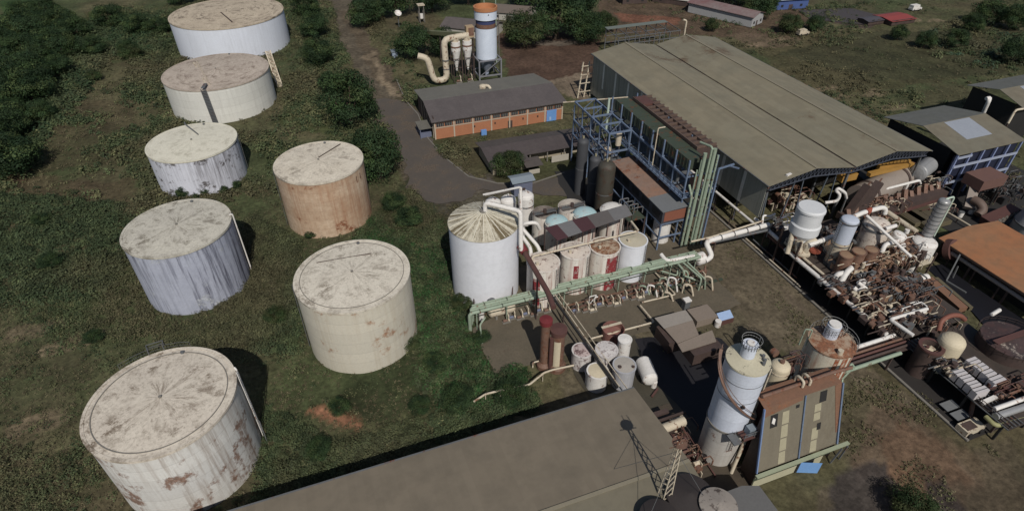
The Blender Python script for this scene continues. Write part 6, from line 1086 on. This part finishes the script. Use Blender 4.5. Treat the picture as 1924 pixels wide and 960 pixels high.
# ------------------------------------------------------------------ silos and the sloped green shed
c = (47.81, 40.01, 2.79, 20.50); x, y, r, h = c
t = thing('tall_silo', 'tall bluish white silo with wrap around stair left of the sloped shed', 'silo', (x, y, 0))
m_sl = M('silo_blue_white', (.6, .64, .72), (.42, .45, .53), streak=(.34, .34, .36), samt=.5, courses=2.6)
MB().cyl((x, y, 8), r, h-8, 48, cap=False).build('upper_shell', m_sl, t); MB().cyl((x, y, 0), r, 8, 48, cap=False).build('lower_shell', M('silo_dusty_white', (.46, .44, .41), (.38, .36, .33), streak=(.3, .27, .24), samt=.6, rust=RUST, ramt=.1, courses=2.6), t)
MB().lathe((x, y, 8), [(r, -.15), (r+.14, -.15), (r+.14, .15), (r, .15)], 48).build('girdle', m_cnc, t)
MB().lathe((x, y, h), [(r+.1, -.25), (r+.1, .03), (.01, .35)], 48).build('roof', M('silo_yellowed_top', (.5, .46, .34), (.42, .38, .28), rust=(.12, .1, .09), ramt=.15, rscale=.8), t)
MB().cyl((x+.1, y+.5, h), .95, 2.2, 28).cyl((x+.1, y+.5, h+2.2), 1.05, .15, 28).build('lantern', m_sl, t); MB().cyl((x+.1, y+.5, h+2.36), .5, .25, 20).build('lantern_cap', m_wht, t)
MB().ringrail((x+.1, y+.5), 1.3, h+2.2, 0, 359, 1, .04).build('lantern_rail', m_rail, t)
b = MB()
for q in ((1.6, -1.2), (1.9, -.5), (1.1, -1.6)): b.cyl((x+q[0], y+q[1], h+.1), .22, .5, 10)
b.build('nozzles', m_gst, t)
b = MB(); pv = None; n = 44
for k in range(n+1): a = 132+(305-132)*k/n; z_ = h+.1-(h-10.2)*k/n; q = pt(x, y, r+.75-.35*k/n, a, z_); (pv and b.beam(pv, q, .42, .14).beam((pv[0], pv[1], pv[2]+1), (q[0], q[1], q[2]+1), .06)); pv = q
b.build('spiral_stair', m_rst, t); MB().box(x-.6, x+2.9, y-r-1.6, y-r-.05, 8.4, 8.6).build('landing', m_brn, t); MB().rail([(x-.6, y-r-1.5, 8.6), (x+2.9, y-r-1.5, 8.6)], 1.1, .05).build('landing_rail', m_gst, t)
MB().box(x+.4, x+1.6, y-r-1.2, y-r-.2, 8.6, 9.9).build('control_box', m_kr, t); MB().box(x-2.2, x-.9, y-r-1.7, y-r+.1, 8.3, 8.5).build('side_shelf', m_gst, t); MB().ladder((x-.9, y-r-.2, 4.5), (x-.9, y-r-.2, 9), .5, (1, 0, 0), .06).build('ladder', m_drs, t)
MB().cyl((x-1.1, y-r+.2, 14.2), .28, .3, 12, axis=(0, -1, 0)).build('manhole', m_blk, t); MB().lathe((x, y, 14.6), [(r+.01, -.04), (r+.04, -.04), (r+.04, .04), (r+.01, .04)], 48).lathe((x, y, 17.8), [(r+.01, -.04), (r+.04, -.04), (r+.04, .04), (r+.01, .04)], 48).build('weld_seams', m_gst, t)
t = thing('pipe', 'cream bent pipe slanting down from the silo landing to the ground', 'pipe', (x+3, y-3, 0)); MB().tube([(50.90, 39.22, 10.00), (51.07, 38.37, 9.40), (50.50, 37.92, 8.00), (47.68, 35.98, 0.00)], .26, 10, .5).build('pipe', m_crm, t); MB().box(x+2.6, x+3.4, y-5.8, y-5, 0, .4).build('footing', m_cnc, t)
t = thing('pipe', 'slim cream pipe close to the right side of the tall silo', 'pipe', (x+r+.3, y, 0)); MB().tube([pt(x, y, r+.5, -35, 0), pt(x, y, r+.5, -35, 8)], .13, 8).tube([pt(x, y, r+.8, -20, 8), pt(x, y, r+.8, -20, h-2)], .1, 8).build('pipes', m_crm, t)
c = (66.20, 42.38, 3.29, 15.00); x2, y2, r2_, h2 = c
t = thing('rusty_silo', 'shorter cream silo with rust stained top and white lantern', 'silo', (x2, y2, 0)); MB().cyl((x2, y2, 0), r2_, h2, 48, cap=False).build('shell', M('silo_cream_rusty', (.56, .53, .44), (.45, .4, .31), streak=(.26, .1, .06), samt=.8, rust=(.22, .09, .05), ramt=.15, rscale=.4), t)
b = MB()
for a0, a1 in ((-122, -112), (-104, -88), (-78, -64)): b.add([pt(x2, y2, r2_+.03, a0, 6), pt(x2, y2, r2_+.03, a1, 6), pt(x2, y2, r2_+.03, a1, h2-.4), pt(x2, y2, r2_+.03, a0, h2-.4)], [(0, 1, 2, 3)])
b.build('rust_streak', M('rust_streak', (.28, .085, .04), (.2, .08, .045), rust=(.5, .42, .34), ramt=.3, rscale=1.2), t)
MB().lathe((x2, y2, h2), [(r2_+.1, -.2), (r2_+.1, .03), (.01, .4)], 48).build('roof', M('silo_rust_top', (.4, .33, .25), (.26, .14, .08), scale=.3, amt=1, rust=(.25, .1, .05), ramt=.55, rscale=.5), t); MB().cyl((x2+.2, y2+.8, h2+.1), 1.0, 2.5, 28).build('lantern', m_sl, t); MB().cyl((x2+.2, y2+.8, h2+2.6), .85, .3, 24).build('lantern_cap', m_wht, t)
MB().ringrail((x2+.2, y2+.8), 1.7, h2+1.6, 0, 359, 1.1, .045).build('lantern_rail', m_rail, t); MB().ringrail((x2, y2), r2_+.1, h2, -60, 120, 1.1, .045).build('rim_rail', m_rail, t); MB().tube([pt(x2, y2, r2_, 150, h2-1.5), pt(x2, y2, r2_, 150, h2+1.8), pt(x2, y2, r2_+1, 150, h2+1.8), pt(x2, y2, r2_+1, 150, h2-1.5)], .1, 8).build('hoop', m_grn, t)
MB().cyl((x2-.9, y2-2.4, h2+.1), .4, .7, 14).build('nozzle', m_crm, t)
q = (55.70, 41.02, 1.39, 15.20); t = thing('ivory_vessel', 'ivory domed vessel between the two silos above the shed roof', 'vessel', (q[0], q[1], 0)); MB().cyl((q[0], q[1], 0), q[2], 15, 28, cap=False).dome((q[0], q[1], 15), q[2], .8, 28).build('body', MATS['ivory_paint'], t); MB().cyl((q[0], q[1], 15.6), .35, .5, 12).build('nozzle', m_rst, t); MB().cyl((q[0], q[1], 14.2), q[2]+.06, .2, 28).build('band', m_crm, t)
scrapheap('steel_tangle', 'dark red steelwork between the ivory vessel and the rusty silo', (57.2, 42.6, 0), 5, 4, 16.3, 60, (m_brn, m_drs, m_rst), 70)
t = thing('sloped_shed', 'tall shed with steep olive sheet front, translucent strips and blue door', 'building', (57, 37, 0)); a0, a1 = 48.9, 63.2; yb, yt, zb, zt = 33.2, 36.2, 3.5, 14.0
def SL(xx, f, o=0): return (xx, yb+(yt-yb)*f-o*.96, zb+(zt-zb)*f+o*.27)
m_olv = M('olive_wall_sheet', (.175, .152, .112), (.13, .115, .088), streak=(.1, .08, .055), samt=.5, sheets=((1.1, 0, 0), .15)); m_brt = M('brown_sheet', (.2, .1, .062), (.14, .085, .056), amt=.8, rust=(.25, .1, .05), ramt=.2)
MB().poly([SL(a0, 0), SL(a1, 0), SL(a1-.5, 1), SL(a0+.5, 1)], .15).build('sloped_front', m_olv, t)
for i, (f0, f1, x0, x1_) in enumerate(((.0, .86, 52.6, 53.8), (.0, .42, 58.2, 59.4), (.52, .8, 58.2, 59.4))):
    for k in range(4 if i == 0 else 2): g0 = f0+(f1-f0)*k/(4 if i == 0 else 2)+.01; g1 = f0+(f1-f0)*(k+1)/(4 if i == 0 else 2)-.008; MB().poly([SL(x0, g0, .03), SL(x1_, g0, .03), SL(x1_-.1, g1, .03), SL(x0+.0, g1, .03)]).build('translucent_strip', M('translucent_strip', (.36, .33, .23), (.29, .26, .18), amt=.8, scale=1.2), t)
for x0, x1_, f0, f1 in ((50.6, 51.8, .66, .86), (58.9, 60.1, .8, .97), (54.8, 55.4, .84, .89), (59.0, 59.7, .36, .47)): w_ = MB().poly([SL(x0, f0, .04), SL(x1_, f0, .04), SL(x1_, f1, .04), SL(x0, f1, .04)]).build('window', m_blk, t)
MB().poly([SL(50.8, .74, .06), SL(51.3, .7, .06), SL(51.45, .78, .06), SL(51, .82, .06)]).build('broken_pane', m_wht, w_)
MB().beam(SL(56.2, 0, .12), SL(56.2, 1, .12), .2, .2).build('blue_strip', m_blu, t); MB().beam(SL(a0, 0, .1), SL(a0+.45, 1, .1), .2, .25).build('blue_edge', M('blue_edge', (.15, .22, .38), (.12, .16, .28)), t); MB().beam(SL(a1, 0, .1), SL(a1-.5, 1, .1), .25, .3).build('right_edge', m_blu, t)
MB().poly([SL(a0+.5, 1, .05), SL(a1-.5, 1, .05), (a1-.7, yt+2.4, zt+.3), (a0+.8, yt+2.4, zt+.3)]).poly([SL(a1-.5, .2, .05), SL(a1-.25, .2, .05), SL(a1-.5, 1, .05), SL(a1-1.8, 1, .05)]).poly([SL(a0+.45, .86, .05), SL(a0+7, .94, .05), SL(a0+7, 1, .05), SL(a0+.5, 1, .05)]).build('brown_flashing', m_brt, t)
MB().poly([(a0+2.4, yt+2.41, zt+.3), (a1-.7, yt+2.41, zt+.3), (a1-.7, yt+2.8, zt+.25), (a0+2.4, yt+2.8, zt+.25)], .15).build('flat_roof', m_brt, t)
MB().box(a0+2.6, a1-.8, yt+.5, yt+2.7, 0, zt-.1).build('back_walls', m_brn, t); MB().poly([(a0+.2, yb, 0), (a0+.2, yb, zb), (a0+.5, yt, zt), (a0+.5, yt, 0)]).poly([(a1-.2, yb, 0), (a1-.2, yb, zb), (a1-.5, yt, zt), (a1-.5, yt, 0)]).build('side_wall', m_drs, t)
MB().box(a0-.1, a1-2, yb-.3, yb-.1, 0, 2.9).build('cream_wall', M('pale_cream_wall', (.42, .4, .28), (.34, .32, .22)), t); MB().box(a0-.4, a1+1.8, yb-.8, yb-.3, 3.3, 3.6).build('green_canopy', M('pale_green_gutter', (.3, .33, .23), (.24, .26, .18)), t); MB().box(a0-.4, a1-1, yb-.36, yb-.31, 2.0, 2.6).build('vent_strip', m_dgr, t)
MB().beam((a1+1.2, yb-.8, 0), (a1+1.6, yb-.8, 3.1), .2).beam((a1-.5, yb-.9, 0), (a1+.4, yb-.9, 3.1), .2).build('posts', m_gst, t)
MB().box(56.4, 59.4, yb-.42, yb-.37, 0, 2.7).build('door_opening', m_blk, t); MB().poly([(56.8, yb-.45, 0), (59.6, yb-1.6, 0), (59.6, yb-1.6, 2.6), (56.8, yb-.45, 2.6)], None).build('door', M('sky_blue_door', (.17, .33, .62), (.14, .28, .52)), t)
t = thing('roof_pipe', 'cream and rusty looped pipe lying along the back edge of the sloped shed', 'pipe', (57, 41, 12)); MB().tube([(49.92, 37.60, 14.70), (56.02, 37.63, 14.70), (61.89, 37.75, 14.70), (65.33, 37.54, 14.70)], .28, 10).build('main', m_rst, t)
for q in ((56.49, 37.86, 14.70), (57.67, 37.84, 14.70)): MB().tube([(q[0], q[1]-.6, 14.4), (q[0], q[1]-.6, 15.4), (q[0], q[1]+.8, 15.4), (q[0], q[1]+.8, 14.3)], .2, 8, .5).build('loop', m_crm, t)
t = thing('green_gallery', 'pale green pipe end and brace at the right shoulder of the sloped shed', 'pipes', (66.5, 43, 0)); MB().tube([(70.42, 40.82, 8.00), (71.50, 41.39, 9.20), (72.43, 41.25, 8.00)], .18, 8).beam((69.87, 40.56, 7.00), (72.15, 41.17, 8.20), .2).beam((69.87, 40.56, 7.00), (67.03, 35.62, 0.00), .2).build('pipes', m_grn, t)
m_sh = M('bare_yard_slab', (.085, .066, .045), (.06, .05, .036), amt=.8); MB().poly(jag([(34, 50, .03), (48, 50, .03), (48, 66, .03), (34, 66, .03)])).build('tank_slab', M('wet_slab', (.06, .052, .036), (.042, .038, .028), amt=.8), kind='structure')
# ------------------------------------------------------------------ small tanks, stacks, patched sheds
m_spk = M('speckled_white', (.55, .52, .5), (.45, .41, .4), rust=(.16, .1, .1), ramt=.28, rscale=1.4); m_pnk = M('pinkish_top', (.48, .4, .38), (.34, .24, .24), rust=(.15, .08, .08), ramt=.4, rscale=.6)
vtank('small_tank', 'small white tank with a pinkish blotched top, left behind the two front ones', (35.76, 62.85, 1.74, 3.60), m_spk, m_pnk, None, .1)
vtank('small_tank', 'speckled lilac white small tank left of the slim lidded one', (39.49, 61.08, 1.90, 4.20), m_spk, m_spk, None, .1)
vtank('small_tank', 'slim white small tank with a lid, rightmost at the back', (43.51, 62.01, 1.15, 4.40), m_wht, m_wht, None, .15)
vtank('small_tank', 'small cream topped tank closest to the long grey roof', (36.19, 57.77, 1.76, 3.60), m_wht, MATS['ivory_paint'], None, .1)
t = vtank('small_tank', 'grey streaked small tank with two dark holes in its top', (40.57, 56.77, 1.88, 4.40), M('grey_streaked', (.4, .4, .42), (.3, .3, .32), streak=(.2, .2, .22), samt=.6), M('grey_beige_top', (.38, .35, .31), (.3, .27, .24)), None, .08); c = (40.57, 56.77, 1.88, 4.40)
MB().cyl((c[0]-1, c[1]-.2, c[3]+.1), .3, .2, 12).cyl((c[0]+1.1, c[1]-.9, c[3]+.05), .25, .2, 12).build('nozzles', m_drs, t)
q0 = (45.28, 58.24, 1.80); q1 = (44.54, 54.48, 1.80); t = thing('horizontal_tank', 'white lying cylinder tank at the right of the small tanks', 'tank', ((q0[0]+q1[0])/2, (q0[1]+q1[1])/2, 0)); MB().drum(q0, q1, 1.35, 26, .45).build('body', m_wht, t); b = MB()
for k in (.25, .75): q = Vector(q0).lerp(Vector(q1), k); b.box(q.x-1, q.x+1, q.y-.2, q.y+.2, 0, 1)
b.build('saddles', m_cnc, t); q = (45.23, 54.15, 0.80); MB().cyl((q[0], q[1], 0), .5, 1.4, 14).build('end_drum', m_wht, t)
q = (43.99, 66.74, 2.02, 2.40); x, y, r, h = q; t = thing('rusty_open_tank', 'low rusty red open tank above the small white tanks', 'tank', (x, y, 0)); MB().lathe((x, y, 0), [(r, 0), (r, h), (r-.12, h), (r-.12, h-1.2), (.01, h-1.5)], 36).build('shell', M('rusty_pinkish', (.24, .12, .1), (.16, .07, .06), scale=.8, amt=.9), t); MB().box(x-r, x+r, y+.6, y+1.1, h, h+.12).build('plank', m_crm, t)
for p_, l, mm, zt_ in (((29.49, 64.65), 'left of two rusty stacks, red brown with a bent flue on top', m_red, 10.5), ((31.42, 63.69), 'right of two rusty stacks, cream front with dark cap', m_rst, 8.6)):
    x, y = p_; t = thing('rusty_stack', l, 'stack', (x, y, 0), 'two rusty stacks'); right = l.startswith('right'); r = 1.15 if right else .8
    MB().cyl((x, y, 0), r, zt_, 28, cap=False).lathe((x, y, 0), [(r+.5, 0), (r+.5, .8), (r, 1.4)], 28).build('shell', m_rst, t); MB().lathe((x, y, zt_), [(r, 0), (r+.3, .1), (r+.3, .9), (.01, 1.1)], 28).build('cap', m_brn if right else m_red, t)
    if right: MB().add([v for k in range(9) for v in (pt(x, y, r+.04, -146+k*7, 1.2), pt(x, y, r+.04, -146+k*7, zt_-1.2))], [(2*k, 2*k+2, 2*k+3, 2*k+1) for k in range(8)]).build('cream_front', MATS['ivory_paint'], t)
    else: MB().cyl((x+.6, y-1.2, 0), .35, 8, 14).build('side_pipe', m_brn, t)
t = thing('flue', 'dark red sloping flue from the left stack up to the front tanks', 'flue', (32, 70, 0)); MB().tube([(31.99, 67.39, 10.80), (32.42, 70.78, 11.20), (32.56, 82.48, 11.50)], .5, 12, .8).build('lower_flue', m_brn, t); MB().cyl((32.56, 82.48, 11.50), .8, 1.6, 16, axis=(-.1, .4, .2)).build('red_joint', m_red, t); q = (32.58, 76.11, 11.30); MB().beam((q[0], q[1], 0), q, .25).build('post', m_drs, t)
t = thing('pipe', 'long thin brown pipe from the rusty stacks across to the small tanks', 'pipe', (33, 66, 0)); MB().beam((36.71, 80.34, 4.00), (37.85, 52.26, 4.00), .17).beam((37.39, 79.85, 4.20), (38.70, 52.11, 4.20), .13).build('pipes', m_crm, t); MB().beam((35.22, 83.91, 5.00), (37.30, 53.08, 4.20), .35).build('dark_beam', m_blk, t); b = MB()
for q in ((37.04, 73.43, 3.90), (37.33, 64.91, 3.90), (37.59, 57.29, 3.90)): b.beam((q[0], q[1], 0), q, .22)
b.build('posts', m_drs, t)
t = thing('trestle_pipe', 'cream pipe on thin trestles running left over the green verge', 'pipe', (21.98, 60.91)); MB().tube([(33.74, 61.67, 1.80), (30.02, 61.82, 2.00), (28.22, 61.72, 2.00), (25.01, 60.20, 2.00), (20.05, 60.70, 2.00), (17.51, 60.81, 2.00), (15.46, 60.79, 1.00)], .18, 8).build('main', m_crm, t); b = MB()
for q in ((27.99, 61.65, 1.90), (23.64, 60.31, 1.90), (20.04, 60.68, 1.90), (17.50, 60.79, 1.90)): b.beam((q[0], q[1], 0), q, .13)
b.build('posts', m_crm, t); MB().tube([(27.42, 64.77, 0.40), (27.48, 64.97, 1.40), (28.57, 64.96, 1.40)], .14, 8).build('hook', m_crm, t)
t = thing('pipe_frame_stand', 'white pipe stand in front of the pinkish topped tank', 'pipework', (34.41, 61.31)); b = MB()
for k in range(5): q = (34.6+k*.35, 58.6+k*.25); b.tube([(q[0], q[1], 0), (q[0], q[1], 2.2), (q[0]+.2, q[1]+1, 2.4)], .09, 7)
b.build('pipes', m_wht, t)
m_c1 = M('grey_taupe_roof', (.25, .225, .2), (.2, .175, .155)); m_c2 = M('brown_taupe_roof', (.22, .178, .145), (.17, .14, .115))
t = thing('patched_shed', 'cluster shed with patched grey and brown low roofs near the road', 'shed', (57, 62, 0))
MB().poly([(51.63, 65.58, 3.60), (52.10, 62.93, 3.20), (58.21, 63.04, 3.20), (58.12, 65.48, 3.60)][::1], .12).build('grey_roof', m_c1, t); MB().poly([(52.16, 62.84, 3.19), (52.55, 59.16, 2.90), (57.27, 59.66, 2.90), (58.18, 62.99, 3.19)], .12).build('brown_roof', m_c2, t)
MB().poly([(52.41, 58.97, 3.00), (52.29, 57.20, 2.80), (59.36, 57.33, 2.80), (60.13, 59.79, 3.00), (57.28, 59.55, 3.00)], .12).build('lower_roof', m_c2, t)
a = (52.44, 62.88, 3.00); MB().box(a[0]-1, a[0]+4.4, a[1]-3, a[1]+1.5, 0, 2.6).box(a[0]+1.5, a[0]+7.5, a[1]-7, a[1]-3.1, 0, 2.5).build('wall', m_drs, t)
t = thing('brick_room', 'small dark brown block with white pot and pale blue panel behind the patched shed', 'shed', (62.91, 64.99)); a = (62.44, 65.16); MB().box(a[0]-2.5, a[0]+2, a[1]-1.5, a[1]+2, 0, 1.6).build('wall', m_c2, t); MB().box(a[0]+1.8, a[0]+5, a[1]-2.6, a[1]-.4, 0, 1).build('low_block', m_brn, t); MB().poly([(a[0]+2, a[1]-2.4, 1.1), (a[0]+5, a[1]-2.4, 1.1), (a[0]+5.2, a[1]-.8, 1.6), (a[0]+2.2, a[1]-.8, 1.6)], .1).build('blue_panel', M('pale_blue_panel', (.3, .4, .6), (.25, .35, .5)), t); MB().cyl((a[0]+1.6, a[1]-2.4, 0), .6, 1.3, 16).build('white_pot', m_wht, t)
q = (60.93, 68.86); t = thing('gate_post', 'short thick grey post with white cap at the road edge', 'post', q); MB().box(q[0]-.6, q[0]+.6, q[1]-.5, q[1]+.5, 0, 2.2).build('shaft', m_gst, t); MB().box(q[0]-.7, q[0]+.7, q[1]-.6, q[1]+.6, 2.21, 2.5).build('cap', m_wht, t)
# ------------------------------------------------------------------ long grey roof at the bottom
t = thing('warehouse', 'long low warehouse with smooth grey brown roof along the bottom edge', 'building', (5, 38, 0)); wx0, wx1 = -34, 38.4
m_w1 = M('grey_brown_roof', (.2, .165, .12), (.165, .14, .105), scale=.03, amt=.9, bump=.03, sheets=((.95, .14, 0), .28)); m_w2 = M('olive_brown_roof', (.16, .14, .098), (.135, .12, .088), scale=.05, amt=.8, bump=.03)
MB().poly([(wx0, 50.2, 7), (wx0, 35.6, 8.6), (wx1, 35.6, 8.6), (wx1, 50.2, 7)], .12).build('back_roof', m_w1, t); MB().poly([(wx0, 35.58, 8.6), (wx0, 20, 7), (wx1, 20, 7), (wx1, 35.58, 8.6)], .12).build('front_roof', m_w2, t)
MB().beam((wx0, 35.59, 8.68), (wx1, 35.59, 8.68), .5, .1).build('ridge_cap', M('ridge_cap', (.17, .155, .12), (.13, .125, .1)), t); MB().beam((wx0, 50.32, 6.9), (wx1, 50.32, 6.9), .25, .2).build('eaves_gutter', m_gst, t)
MB().box(wx0+.5, wx1-.6, 20.5, 49.6, 0, 6.7).build('wall', m_drs, t)
b = MB(); q = (32.6, 32.4); bz = 8.4; tz = 20
for a, c_ in ((-.6, -.6), (.6, -.6), (.6, .6), (-.6, .6)): b.beam((q[0]+a, q[1]+c_, bz-.2), (q[0]+a*.35, q[1]+c_*.35, tz), .13)
for k in range(9):
    z0_ = bz+(tz-bz)*k/9; z1_ = bz+(tz-bz)*(k+1)/9; f0 = .6-.39*k/9; f1 = .6-.39*(k+1)/9
    for (a, c_), (e, g_) in (((-1, -1), (1, -1)), ((1, -1), (1, 1)), ((1, 1), (-1, 1)), ((-1, 1), (-1, -1))): b.beam((q[0]+a*f0, q[1]+c_*f0, z0_), (q[0]+e*f1, q[1]+g_*f1, z1_), .08)
t = thing('lattice_mast', 'slim rusty white lattice mast with guy wires on the warehouse roof', 'mast', (q[0], q[1], bz)); b.build('lattice', m_crm, t)
MB().cyl((q[0], q[1], tz-.2), .9, .12, 14).rail([(q[0]-.8, q[1]-.5, tz), (q[0]+.8, q[1]-.5, tz), (q[0]+.8, q[1]+.6, tz)], .8, .04).beam((q[0], q[1], tz), (q[0], q[1], tz+1.6), .1).beam((q[0]-1.3, q[1], tz-.6), (q[0]+1.1, q[1], tz-1), .08).build('head', m_rst, t); b = MB()
for e in ((-6, -4), (-4.5, 6), (5, -3)): b.beam((q[0], q[1], tz-2), (q[0]+e[0], q[1]+e[1], bz-.6), .045)
b.build('guy_wires', m_gst, t)
m_dm = M('dark_dome_roof', (.035, .028, .026), (.022, .018, .018)); m_sd = M('speckled_dome', (.27, .24, .21), (.2, .17, .15), rust=(.08, .06, .05), ramt=.3, rscale=.8)
for cx, cy, rr, zz, mm, l in ((30.0, 29.6, 2.4, 9.6, m_dm, 'left black round dome at the bottom edge'), (35.4, 31.0, 3.0, 9.2, m_dm, 'larger dark dome behind the speckled one'), (37.6, 28.4, 2.3, 9.9, m_sd, 'pale speckled round dome at the bottom edge')):
    t = thing('domed_tank', l, 'tank', (cx, cy, 8), 'domes at the bottom edge'); MB().cyl((cx, cy, 7.2), rr, zz-7.2, 36, cap=False).build('shell', mm, t); MB().lathe((cx, cy, zz), [(rr+.06, -.1), (rr+.06, .04), (.01, .55)], 36).build('roof', mm, t)
t = thing('flat_roofed_block', 'plain mid grey flat roofed block at the bottom edge before the sloped shed', 'building', (44, 27, 0)); MB().poly([(40.2, 21, 5.5), (46.8, 21, 5.5), (46.8, 30.6, 5.5), (44.6, 31.4, 5.5), (40.2, 31.4, 5.5)], .2).build('roof', M('mid_grey_roof', (.12, .118, .115), (.105, .1, .1)), t); MB().box(40.5, 46.5, 21, 30.4, 0, 5.2).build('wall', m_drs, t)
t = thing('lying_cylinder', 'fat cream cylinder sticking out beside the warehouse roof corner', 'cylinder', (44.48, 45.94)); MB().cyl((40.21, 44.73, 2.50), .75, 4.6, 20, axis=(1, .05, 0)).build('body', m_crm, t); a = (40.21, 44.73, 2.50); MB().box(a[0]-.2, a[0]+.3, a[1]-.6, a[1]+.6, 0, 1.8).box(a[0]+3.6, a[0]+4.1, a[1]-.6, a[1]+.6, 0, 1.8).build('saddles', m_drs, t); MB().beam((a[0]-1, a[1]+1.5, 2.4), (a[0]+5.8, a[1]+1.6, 2.4), .35).beam((a[0]-1, a[1]+2.9, 2.2), (a[0]+3.4, a[1]+2.9, 2.2), .8, .4).build('brackets', m_drs, t)
t = scrapheap('rubble_machine', 'rusty heap with pink white cylinder beside the warehouse roof', (41.84, 41.75, 0.00), 4, 9, 2.6, 46, (m_rst, m_crm, m_brn), 80)
q = (40.97, 41.32, 4.00); t = thing('pink_cylinder', 'small pinkish white upright cylinder in the rusty heap', 'cylinder', (q[0], q[1], 0)); MB().cyl((q[0], q[1], 2.2), .5, 2.4, 16).build('body', m_pt, t); MB().cyl((q[0], q[1], 0), .7, 2.2, 14).build('stand', m_rst, t)
t = thing('pipe', 'long thin brown pipe on the ground between the rusty heap and the tall silo', 'pipe', (44, 36, 0)); MB().beam((45.23, 44.17, 0.30), (45.00, 36.11, 0.30), .22).beam((45.51, 53.28, 0.30), (43.72, 52.15, 0.30), .3).build('pipes', m_brn, t)
MB().poly(jag([(47.5, 42, .035), (63, 42, .035), (63, 60, .035), (55, 64, .035), (47.5, 65, .035), (46, 58, .035)])).build('yard_shadow_sheet', M('painted_yard_shadow', (.016, .015, .018), (.012, .011, .013)), kind='structure')  # near-black sheet: deepens the silo and shed shadow by ground colour
MB().poly(jag([(38.8, 31.5, .02), (50, 31.5, .02), (50, 50, .02), (38.8, 50, .02)])).build('silo_yard', M('silo_yard_slab', (.075, .058, .04), (.05, .04, .03), amt=.9), kind='structure')
# ------------------------------------------------------------------ far sheds, car and dish at the top right
house('long shed with red and grey roof and white end wall', (181.29, 224.58), 9.5, 31, 4.4, M('red_grey_roof', (.22, .2, .19), (.17, .07, .07), scale=.09, amt=1, sheets=((0, .11, 0), .3)), M('white_end_wall', (.36, .36, .36), (.3, .3, .3)), 1.3, 24, 'long_shed', 'y', .7)
house('pale roofed shed with blue eaves at the top edge', (218.34, 229.34), 16, 10, 4.6, M('pale_blue_roof', (.38, .42, .48), (.3, .34, .4)), M('deep_blue_wall', (.06, .1, .26), (.05, .08, .2)), .7, -8, 'shed', 'x', .9)
house('small white roofed open shed at the top edge left of the long shed', (155.15, 259.79), 12, 7, 3.4, M('pale_sheet_roof', (.36, .34, .3), (.3, .28, .25)), m_drs, .5, -10, 'shed', 'x', .6)
house('low pale roofed row shed pointing to the long shed', (172.64, 249.66), 22, 3.2, 2.6, M('pale_sheet_roof', (.36, .34, .3), (.3, .28, .25)), m_drs, .4, -48, 'shed', 'x', .4)
house('low flat bright red roofed hut in the far field', (247.17, 194.91), 13, 10, 2.0, M('bright_red_roof', (.26, .05, .045), (.2, .045, .04)), m_drs, .3, 0, 'hut', 'x', .4)
house('low dark slate roofed hut beside the bright red one', (237.73, 196.75), 12, 6, 1.8, M('slate_roof', (.07, .065, .075), (.055, .05, .06)), m_drs, .3, 0, 'hut', 'x', .4)
MB().poly([(219.46, 221.77)+(.05,), (244.77, 216.10)+(.05,), (248.17, 201.07)+(.05,), (232.12, 194.10)+(.05,), (214.98, 209.85)+(.05,)][::-1]).build('dark_yard', M('dark_purple_yard', (.06, .05, .05), (.045, .04, .04)), kind='structure')
def vehicle(label, q, sc=1., rot=0, col=None):
    t = thing('parked_van', label, 'van', (q[0], q[1], 0)); x, y = q; L_, W_ = 5*sc, 2.2*sc
    MB().box(x-L_/2, x+L_/2, y-W_/2, y+W_/2, .5, 1.3).box(x-L_/2+.1, x+L_*.22, y-W_/2+.1, y+W_/2-.1, 1.3, 2.3*sc).build('body', col or m_wht, t); b = MB()
    for a in (-1, 1):
        for c_ in (-1, 1): b.cyl((x+a*L_*.32, y+c_*(W_/2-.05)-.1, .42), .42, .25, 16, axis=(0, 1, 0))
    b.build('wheels', m_blk, t); MB().box(x+L_*.225, x+L_*.24, y-W_/2+.2, y+W_/2-.2, 1.35, 2*sc).build('windscreen', m_blk, t)
vehicle('small white van standing in the far field at the top right', (269.10, 203.70), 1.1)
vehicle('cream trailer van parked beside the dry brown tree', (197.06, 193.49), 1.0, 0, m_crm)
